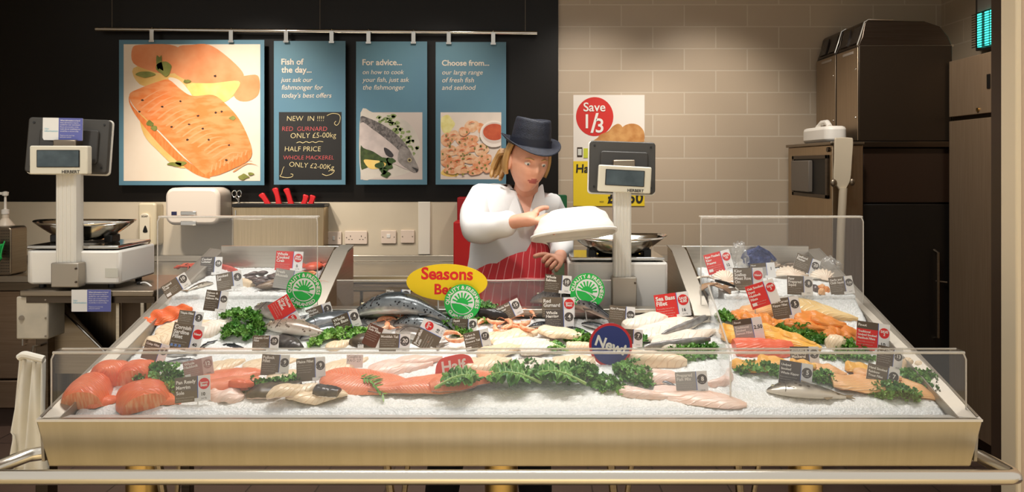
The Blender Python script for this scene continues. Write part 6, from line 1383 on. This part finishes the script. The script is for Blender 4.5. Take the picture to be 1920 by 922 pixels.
# --- rear right tray
SCAL = mat('scallop_shell_white', (240, 226, 206), .4, rgb2=(226, 202, 178), vs=18); SCALB = mat('scallop_shell_brown', (182, 140, 96), .45, rgb2=(120, 84, 56), vs=22)
def scallop(px, py, ang, r, label, m, tiltd=20, up=0, bed='U'):
    c = hit(px, py, bed, up); M = T(c+Vector((0, 0, r*.25))) @ rot('X', tiltd) @ rot('Z', ang)
    def shell(u, v):
        a = math.radians(-76+152*u); q = .08+.92*v; rd = r*q*(1+.03*math.cos(a*26)*v)
        return M @ Vector((rd*math.sin(a), rd*math.cos(a)-r*.5, r*.36*(1-q*q)*.9+r*.035*v*math.cos(a*26)))
    o = thing('scallop_shell', label, 'shell', c, 'scallop shells in the rear right tray')
    mb = MB(); grid(mb, shell, 64, 10); q = mb.build('ribbed_fan', m, o, smooth=180); s_ = q.modifiers.new('thickness', 'SOLIDIFY'); s_.thickness = .003
    mb = MB(); ext(mb, [M @ Vector((x*r, y*r, r*.3)) for x, y in ((-.35, -.5), (-.3, -.36), (0, -.42), (.3, -.36), (.35, -.5), (0, -.56))], M.to_3x3() @ Vector((0, 0, .004))); mb.build('hinge', m, o)
for a in ((1318, 528, 10, .045, 'white scallop shell at the left end of the rear right tray', SCAL, 10), (1360, 524, -10, .05, 'ribbed white scallop shell standing under the king prawn ticket', SCAL, 62), (1330, 543, 30, .05, 'brown scallop shell beneath the white one at the left end', SCALB, 15), (1352, 546, -40, .045, 'brown scallop shell in the middle of the left heap', SCALB, 25), (1372, 541, 20, .045, 'brown scallop shell beside the scallop ticket', SCALB, 20), (1482, 520, 0, .07, 'large white scallop shell behind the squid ticket', SCAL, 40), (1545, 524, -5, .06, 'large white scallop shell beside the chilli squid ticket', SCAL, 50), (1436, 500, 5, .07, 'large pale scallop shell standing behind the oyster ticket', SCAL, 65)): scallop(*a)
o = thing('black_tongs', 'black handled tongs across the brown scallop shells', 'tongs', hit(1360, 535, 'U'))
mb = MB(); tube(mb, [hit(1342, 526, 'U', .05), hit(1362, 531, 'U', .055), hit(1378, 537, 'U', .045)], [.005, .006, .004], 8); mb.build('grip', BLACKP, o)
mb = MB(); tube(mb, [hit(1378, 537, 'U', .045), hit(1386, 545, 'U', .0)], .003, 6); mb.build('tip', STEEL, o)
NAVY = mat('navy_netting', (26, 38, 92), .45, rgb2=(62, 78, 130), vs=60, bump=.6, bs=120)
def crumple(name, label, cat, px, py, rx, ry, rz, m, bed='U', amp=.35, fq=3, up=0, part='bunched_net'):
    c = hit(px, py, bed, up); sd = R.uniform(0, 99); mb = MB()
    def fn(u, v):
        a = 2*PI*u; e = -PI/2+PI*v; d = Vector((math.cos(e)*math.cos(a), math.cos(e)*math.sin(a), math.sin(e))); k = 1+amp*noise.noise(d*fq+Vector((sd, 0, 0)))+amp*.5*noise.noise(d*fq*3+Vector((0, sd, 0)))
        return c+Vector((d.x*rx*k, d.y*ry*k, rz*.9+d.z*rz*k))
    grid(mb, fn, 40, 22, wrapu=True, uv=False); o = thing(name, label, cat, c); mb.build(part, m, o, smooth=180, weld=True); return o
o = crumple('net_bag', 'crumpled navy blue net bag at the back of the rear right tray', 'net bag', 1416, 500, .062, .05, .042, NAVY, amp=.22, fq=2.2)
mb = MB(); c = hit(1416, 500, 'U'); tube(mb, [c+Vector((-.04, -.03, .05)), c+Vector((0, -.045, .085)), c+Vector((.045, -.03, .06)), c+Vector((.075, -.02, .03))], .008, 7); mb.build('twisted_tail', NAVY, o)
crumple('clear_bag', 'crumpled clear plastic bag left of the navy net bag', 'bag', 1386, 504, .03, .04, .055, BAG, amp=.5, part='film')
crumple('clear_bag', 'crumpled clear plastic bag at the right of the rear right tray', 'bag', 1556, 516, .04, .04, .035, BAG, amp=.5, part='film')
for i in range(12): mussel(1455+R.uniform(0, 48), 497+R.uniform(-3, 9), R.uniform(-60, 60), .045, 'dark shell in the heap behind the large white scallop shell', 'dark shells in the rear right tray', .006*(i % 3), m=MUSN)
for i, (px, py) in enumerate(((1533, 544), (1541, 541), (1549, 545), (1540, 549))): fillet('cooked_prawn_piece', 'orange prawn piece beside the chilli squid ticket', (px-6, py), (px+7, py+2), .025, .018, PALO if i % 2 else ORA, 'round', 'U', group='orange prawn pieces', cat='prawn', up=.004*(i % 2))
fillet('dark_shellfish', 'dark oval shellfish in front of the large right scallop shell', (1523, 541), (1532, 548), .03, .02, MUS, 'round', 'U', cat='seafood')
# ================================================================ the fishmonger
def skin(joints, edges, root, levels=2):
    names = list(joints); me = bpy.data.meshes.new('skin'); me.from_pydata([tuple(joints[n][0]) for n in names], [(names.index(a), names.index(b)) for a, b in edges], [])
    o = bpy.data.objects.new('skin', me); C.objects.link(o)
    o.modifiers.new('skin', 'SKIN'); s = o.modifiers.new('sub', 'SUBSURF'); s.levels = levels; s.render_levels = levels
    for i, n in enumerate(names):
        r = joints[n][1]; sv = me.skin_vertices[0].data[i]; sv.radius = r if isinstance(r, tuple) else (r, r); sv.use_root = n == root; 
    dg = bpy.context.evaluated_depsgraph_get(); m2 = bpy.data.meshes.new_from_object(o.evaluated_get(dg))
    mb = MB(); mb.add([v.co.copy() for v in m2.vertices], [tuple(p.vertices) for p in m2.polygons])
    bpy.data.objects.remove(o); bpy.data.meshes.remove(me); bpy.data.meshes.remove(m2); return mb
def chain(names): return list(zip(names, names[1:]))
FL = mat('skin_tone', (226, 168, 140), .5, sss=.15, rgb2=(218, 156, 128), vs=20); LIP = mat('lip_tone', (176, 92, 84), .4)
COAT = mat('white_coat', (236, 234, 232), .8, bump=.1, bs=30); HAIR = mat('blonde_hair', (198, 156, 94), .45, rgb2=(154, 112, 62), vs=14, stretch=(1, 1, .15)); TROU = mat('black_trousers', (22, 20, 22), .8)
HATM = mat('navy_mesh', (27, 32, 48), .6, rgb2=(18, 21, 34), vs=90, bump=.3, bs=260)
def apronmat():
    m = bpy.data.materials.new('red_pinstripe'); N, Lk = nodes(m); b = N['Principled BSDF']; uv = N.new('ShaderNodeUVMap'); sp = N.new('ShaderNodeSeparateXYZ'); Lk.new(uv.outputs[0], sp.inputs[0])
    a = N.new('ShaderNodeMath'); a.operation = 'MULTIPLY'; a.inputs[1].default_value = 19; Lk.new(sp.outputs[0], a.inputs[0]); f = N.new('ShaderNodeMath'); f.operation = 'FRACT'; Lk.new(a.outputs[0], f.inputs[0])
    l = N.new('ShaderNodeMath'); l.operation = 'LESS_THAN'; l.inputs[1].default_value = .11; Lk.new(f.outputs[0], l.inputs[0])
    mx = N.new('ShaderNodeMix'); mx.data_type = 'RGBA'; mx.inputs[6].default_value = lin((214, 58, 64)); mx.inputs[7].default_value = lin((240, 158, 156)); Lk.new(l.outputs[0], mx.inputs[0]); Lk.new(mx.outputs[2], b.inputs['Base Color']); b.inputs['Roughness'].default_value = .75; return m
pw = thing('person', 'fishmonger in a white coat, red striped apron and navy trilby holding a white tray', 'person', (-.12, 3.05, 0))
V = Vector
def PV(x, y, Y): return P(x, y, Y)
HD = PV(990, 304, 2.90)                    # head centre
neck = PV(985, 366, 2.99); chest = PV(958, 420, 3.03); waist = PV(945, 520, 3.08); pelv = PV(940, 590, 3.10)
shR = PV(905, 378, 3.02); elR = PV(893, 432, 2.86); wrR = PV(981, 412, 2.725)
shL = PV(1028, 388, 3.03); elL = PV(1054, 452, 3.08); wrL = PV(1050, 486, 2.86)
hipR = pelv+V((-.09, 0, -.04)); hipL = pelv+V((.09, 0, -.04))
J = {'pelvis': (pelv, (.15, .10)), 'waist': (waist, (.12, .09)), 'chest': (chest+V((0, .02, 0)), (.11, .07)), 'up': (chest*.45+neck*.55+V((0, .02, -.02)), (.08, .05)), 'neck': (neck, .050), 'head0': (HD+V((0, .02, -.05)), .052),
     'shR': (shR+V((.02, .01, -.03)), .038), 'elR': (elR+V((0, .012, 0)), .034), 'wrR': (wrR, .026), 'shL': (shL+V((-.02, .01, -.03)), .038), 'elL': (elL, .034), 'wrL': (wrL, .026),
     'hipR': (hipR, .085), 'knR': (V((-.30, 3.0, .50)), .058), 'anR': (V((-.36, 3.10, .09)), .038), 'toR': (V((-.37, 2.93, .035)), .035),
     'hipL': (hipL, .085), 'knL': (V((.02, 3.02, .50)), .058), 'anL': (V((.05, 3.14, .09)), .038), 'toL': (V((.06, 2.97, .035)), .035)}
E = chain(['pelvis', 'waist', 'chest', 'up', 'neck', 'head0'])+chain(['up', 'shR', 'elR', 'wrR'])+chain(['up', 'shL', 'elL', 'wrL'])+chain(['pelvis', 'hipR', 'knR', 'anR', 'toR'])+chain(['pelvis', 'hipL', 'knL', 'anL', 'toL'])
def hand(tag_, wr, d, nrm, curl, thumb_side, spread=.35):
    # palm along d, back of the hand along nrm; fingers curl away from nrm
    d = d.normalized(); nrm = (nrm-d*nrm.dot(d)).normalized(); side = d.cross(nrm)*thumb_side
    J['pm'+tag_] = (wr+d*.035, (.030, .018)); J['pk'+tag_] = (wr+d*.068, (.034, .015)); E.extend([('wr'+tag_, 'pm'+tag_), ('pm'+tag_, 'pk'+tag_)])
    for k, (off, ln) in enumerate(((.030, .066), (.010, .075), (-.010, .070), (-.029, .054))):
        p = wr+d*.082+side*off; pv = 'pk'+tag_; dd = d+side*(off*2); ang = 0
        for s_, fr in enumerate((.0, .45, .32, .23)):
            if s_: ang += curl*(.75 if s_ == 1 else 1); p = p+(dd*math.cos(ang)-nrm*math.sin(ang)).normalized()*ln*fr
            nm = 'f%s%d%d' % (tag_, k, s_); J[nm] = (p, .0095-.0010*s_); E.append((pv, nm)); pv = nm
    p = wr+d*.03+side*.028; pv = 'pm'+tag_
    for s_, (a, b_) in enumerate(((.028, .0), (.03, .35), (.024, .8))):
        p = p+(side*math.cos(b_+.5)+d*math.sin(b_+.5)-nrm*.45*curl).normalized()*a; nm = 't%s%d' % (tag_, s_); J[nm] = (p, .0115-.0015*s_); E.append((pv, nm)); pv = nm
hand('R', wrR, V((.95, -.12, -.05)), V((-.1, -.75, .65)), .55, -1)
hand('L', wrL, V((-.25, -.85, .10)), V((.55, -.15, .75)), 1.5, 1)
body = skin(J, E, 'pelvis', 2)
# head with a face, turned down and to the picture's right
fw = V((.34, -.90, -.22)).normalized(); upv = V((.10, .0, 1)); rt = upv.cross(fw).normalized()*-1; upv = rt.cross(fw); upv = upv if upv.z > 0 else -upv
rt = fw.cross(upv).normalized()
HM = Matrix(((rt.x, fw.x, upv.x, HD.x), (rt.y, fw.y, upv.y, HD.y), (rt.z, fw.z, upv.z, HD.z), (0, 0, 0, 1)))
ex = math.exp
def headpt(u, v):
    a = 2*PI*u-PI; e = -PI/2+PI*v; x = .074*math.cos(e)*math.sin(a); y = .094*math.cos(e)*math.cos(a); z = .116*math.sin(e); t_ = max(0, -z/.116)
    x *= 1-.36*t_**1.2
    if y < 0: y *= 1-.35*t_
    else: y *= 1+.06*t_
    if y > 0:
        y += .021*ex(-(x/.011)**2)*max(0, 1-abs((z+.012)/.03))+.006*ex(-(x/.008)**2-((z-.016)/.02)**2)
        y -= .010*ex(-((abs(x)-.031)/.015)**2-((z-.012)/.011)**2)
        y += .005*ex(-((abs(x)-.03)/.02)**2-((z-.03)/.008)**2)
        y += .005*ex(-(x/.024)**2)*(ex(-((z+.050)/.005)**2)+ex(-((z+.063)/.006)**2)); y -= .003*ex(-(x/.024)**2-((z+.0565)/.003)**2)
        y += .007*ex(-(x/.025)**2-((z+.094)/.016)**2)
        y += .004*ex(-((abs(x)-.042)/.016)**2-((z+.02)/.02)**2)
    return HM @ V((x, y, z))
hm = MB(); grid(hm, headpt, 64, 48, wrapu=True, uv=False)
for i, f in enumerate(hm.f):
    q = HM.inverted() @ (sum((hm.v[k] for k in f), V())/4)
    if q.y > .07 and abs(q.x) < .022*(1-abs(q.z+.0565)/.016) and -.067 < q.z < -.046: hm.m[i] = 1
for s in (-1, 1):
    ball(hm, HM @ V((s*.074, -.005, -.005)), .010, .020, .032, HM.to_3x3(), 14, 8)
    ball(hm, HM @ V((s*.077, .002, -.004)), .006, .010, .018, HM.to_3x3(), 12, 6)
body.join(hm); body.build('body', [FL, LIP], pw, smooth=180)
EW = mat('eye_white', (226, 218, 210), .2); EI = mat('eye_iris', (84, 92, 92), .2)
for s in (-1, 1):
    mb = MB(); ball(mb, HM @ V((s*.031, .0735, .010)), .0125, .0115, .0095, HM.to_3x3(), 16, 10); e_ = mb.build('eye', EW, pw)
    mb = MB(); ball(mb, HM @ V((s*.032, .0825, .008)), .005, .003, .005, HM.to_3x3(), 12, 6); mb.build('iris', EI, e_)
    mb = MB(); tube(mb, [HM @ V((s*.015, .092, .027)), HM @ V((s*.03, .091, .032)), HM @ V((s*.047, .078, .028))], [.002, .0028, .0012], 6); mb.build('eyebrow', HAIR, pw)
    mb = MB(); tube(mb, [HM @ V((s*.019, .0835, .014)), HM @ V((s*.031, .0865, .0195)), HM @ V((s*.043, .078, .014))], [.0014, .0022, .0014], 6); mb.build('eyelid', FL, pw)
# hair: cap at the back of the head, strands at the side, a tied tail
mb = MB()
def hp(u, v):
    a = math.radians(84+192*u); e = -.45+v*1.9; return HM @ V((.083*math.cos(e)*math.sin(a), .100*math.cos(e)*math.cos(a)-.004, .118*math.sin(e)+.003*math.sin(a*19)))
grid(mb, hp, 44, 18, uv=False); hr = mb.build('hair', HAIR, pw, smooth=180); s_ = hr.modifiers.new('thickness', 'SOLIDIFY'); s_.thickness = .012; s_.offset = 1
mb = MB(); b0 = HM @ V((-.03, -.09, -.02))
for k in range(7):
    o1 = V((R.uniform(-.012, .012), R.uniform(-.012, .012), R.uniform(-.012, .012)))
    tube(mb, smoothloop([b0+o1*.5, PV(948, 288, 2.98)+o1, PV(938, 300, 3.0)+o1*1.5, PV(930+k, 318, 3.0)+o1*1.6, PV(924+k*1.5, 334, 2.98)+o1], 4, False), [.010]*4+[.012]*8+[.008]*4+[.003], 7)
mb.build('ponytail', HAIR, pw)
# trilby
HT = HM @ T(0, -.006, .062) @ rot('X', 6) @ Matrix.Diagonal((.90, .92, 1.02, 1))
mb = MB()
def crown(u, v):
    a = 2*PI*u; prof = [(0, 1.0), (.55, .93), (.85, .86), (.95, .74), (1, .0)]
    r = interp(prof, v); z = [0, .105][1]*min(1, v/.93)
    if v > .93: z = .105-.022*((v-.93)/.07)
    pin = 1-.10*max(0, math.cos(a-PI/2))**4*min(1, v*1.3)
    return HT @ V((.086*r*math.cos(a)*pin, .102*r*math.sin(a), z+.008*abs(math.cos(a))*v))
grid(mb, crown, 40, 18, wrapu=True, uv=False); hat = mb.build('hat', HATM, pw, smooth=180)
def brim(u, v):
    a = 2*PI*u; r = 1+v*.5; fr = math.sin(a)
    return HT @ V((.087*math.cos(a)*(1+v*.46), .103*math.sin(a)*(1+v*.46), .004+v*(.028*abs(math.cos(a))**2-.026*max(0, fr)+.022*max(0, -fr))))
mb = MB(); grid(mb, brim, 48, 6, wrapu=True, uv=False); b_ = mb.build('hat_brim', HATM, hat, smooth=180); s_ = b_.modifiers.new('thickness', 'SOLIDIFY'); s_.thickness = .003
mb = MB(); grid(mb, lambda u, v: HT @ V((.0885*math.cos(2*PI*u), .1045*math.sin(2*PI*u), .004+.026*v)), 40, 2, wrapu=True, uv=False); mb.build('hat_band', mat('dark_hat_band', (20, 24, 40), .6), hat, smooth=180)
# coat: torso with sleeves
cj = {'hem': (pelv+V((0, .01, -.16)), (.185, .13)), 'hip': (pelv+V((-.005, .005, 0)), (.175, .125)), 'wa': (waist+V((-.01, 0, 0)), (.158, .118)), 'ch': (chest+V((-.008, 0, 0)), (.168, .125)), 'up': (chest*.35+neck*.65+V((-.005, .01, -.005)), (.125, .095)), 'nk': (neck+V((0, .012, -.018)), (.062, .062)),
      'sR': (shR+V((0, 0, 0)), .082), 'mR': (shR*.5+elR*.5+V((-.022, 0, 0)), .074), 'eR': (elR+V((-.012, 0, 0)), .068), 'fR': (elR*.45+wrR*.55, .056), 'cR': (elR*.14+wrR*.86, .047),
      'sL': (shL, .076), 'mL': (shL*.5+elL*.5, .066), 'eL': (elL, .060), 'fL': (elL*.5+wrL*.5, .050), 'cL': (elL*.12+wrL*.88, .044)}
ce = chain(['hem', 'hip', 'wa', 'ch', 'up', 'nk'])+chain(['up', 'sR', 'mR', 'eR', 'fR', 'cR'])+chain(['up', 'sL', 'mL', 'eL', 'fL', 'cL'])
cm = skin(cj, ce, 'hip', 2)
for i, v in enumerate(cm.v): cm.v[i] = v+V((noise.noise(v*14), noise.noise(v*14+V((7, 0, 0))), noise.noise(v*14+V((0, 9, 0)))))*.008
coat = cm.build('coat', COAT, pw, smooth=180)
for s in (-1, 1):
    n0 = neck+V((0, -.045, .012))
    q = [n0+V((s*.066, .05, .028)), n0+V((s*.074, .01, .005)), n0+V((s*.078, -.028, -.075)), n0+V((s*.030, -.050, -.115)), n0+V((s*.010, -.046, -.10)), n0+V((s*.036, -.012, -.012))]
    mb = MB(); ext(mb, smoothloop(q, 3), V((0, .010, .004))); mb.build('collar', COAT, coat, smooth=50)
mb = MB(); n0 = neck+V((0, -.052, .012)); ext(mb, [n0+V((-.034, 0, -.004)), n0+V((.034, 0, -.004)), n0+V((.008, -.048, -.105))], V((0, .012, 0))); mb.build('open_neck', FL, coat)
# apron: wraps round the front of the torso
ax = [(448, .13, 968), (470, .155, 962), (500, .172, 955), (530, .182, 950), (570, .188, 946), (620, .196, 944), (680, .205, 943), (740, .21, 943)]
def apr(u, v):
    t_ = v*(len(ax)-1); i = min(int(t_), len(ax)-2); f = t_-i; py = ax[i][0]*(1-f)+ax[i+1][0]*f; rr = ax[i][1]*(1-f)+ax[i+1][1]*f; cx = ax[i][2]*(1-f)+ax[i+1][2]*f
    a = math.radians(-98+196*u)
    top = 18*(1-v)**3*abs(2*u-1)**2
    c = P(cx, py+top, 3.06); return V((c.x+rr*1.02*math.sin(a)+.004*noise.noise(V((u*8, v*9, 0))), 3.07-rr*.80*math.cos(a)-.006*noise.noise(V((u*6, v*7, 4))), c.z))
mb = MB(); grid(mb, apr, 48, 40); ap = mb.build('apron', apronmat(), pw, smooth=180); s_ = ap.modifiers.new('thickness', 'SOLIDIFY'); s_.thickness = .004
mb = MB(); tube(mb, smoothloop([P(1000, 452, 2.93), P(1008, 420, 2.92), P(1010, 390, 2.94), P(1002, 370, 2.98)], 4, False), .007, 8); mb.build('apron_strap', ap.data.materials[0], ap)
mb = MB(); tube(mb, [V((P(953, 0, 3.06).x+.182*math.sin(a), 3.068-.150*math.cos(a), P(0, 516, 3.06).z+.004*math.sin(5*a))) for a in [math.radians(-95+190*i/24) for i in range(25)]], .006, 7); mb.build('apron_tie', ap.data.materials[0], ap)
# trousers and shoes
tj = {'p': (pelv+V((0, .01, -.02)), (.155, .11)), 'hR': (hipR, .105), 'kR': (J['knR'][0], .085), 'aR': (J['anR'][0]+V((0, 0, .01)), .072), 'hL': (hipL, .105), 'kL': (J['knL'][0], .085), 'aL': (J['anL'][0]+V((0, 0, .01)), .072)}
skin(tj, chain(['p', 'hR', 'kR', 'aR'])+chain(['p', 'hL', 'kL', 'aL']), 'p', 2).build('trousers', TROU, pw, smooth=180)
for k in ('R', 'L'):
    a0 = J['an'+k][0]; t0 = J['to'+k][0]
    skin({'a': (V((a0.x, a0.y+.02, .045)), .045), 'b': (V(((a0.x+t0.x)/2, (a0.y+t0.y)/2, .045)), .044), 'c': (V((t0.x, t0.y, .038)), .038)}, chain(['a', 'b', 'c']), 'a', 2).build('shoe', BLACKP, pw, smooth=180)
# the white tray she holds, dome upward
tc_ = P(1074, 424, 2.66); TM = T(tc_) @ rot('Y', -6) @ rot('X', -14)
o = thing('white_tray', 'shallow white plastic tray held upside down by the fishmonger', 'tray', tc_)
def tr(u, v):
    a = 2*PI*u; p = 2.8; ca, sa = math.cos(a), math.sin(a); k = (abs(ca)**p+abs(sa)**p)**(-1/p); prf = [(0, .0), (.35, .55), (.7, .84), (.9, .96), (1, 1.0)]
    r = interp(prf, v); zz = interp([(0, .092), (.35, .088), (.6, .068), (.85, .026), (1, .0)], v)
    return TM @ V((.148*k*ca*r+.012*(1-v), .105*k*sa*r, zz-.030))
mb = MB(); grid(mb, tr, 48, 16, wrapu=True, uv=False); q = mb.build('dish', WHITEP, o, smooth=180, weld=True); s_ = q.modifiers.new('thickness', 'SOLIDIFY'); s_.thickness = .003; s_.offset = -1
mb = MB(); n = 48; tube(mb, [TM @ V((.150*((abs(math.cos(a))**2.8+abs(math.sin(a))**2.8)**(-1/2.8))*math.cos(a), .107*((abs(math.cos(a))**2.8+abs(math.sin(a))**2.8)**(-1/2.8))*math.sin(a), -.030)) for a in [2*PI*i/n for i in range(n+1)]], .006, 8, cap=False); mb.build('rolled_rim', WHITEP, o)
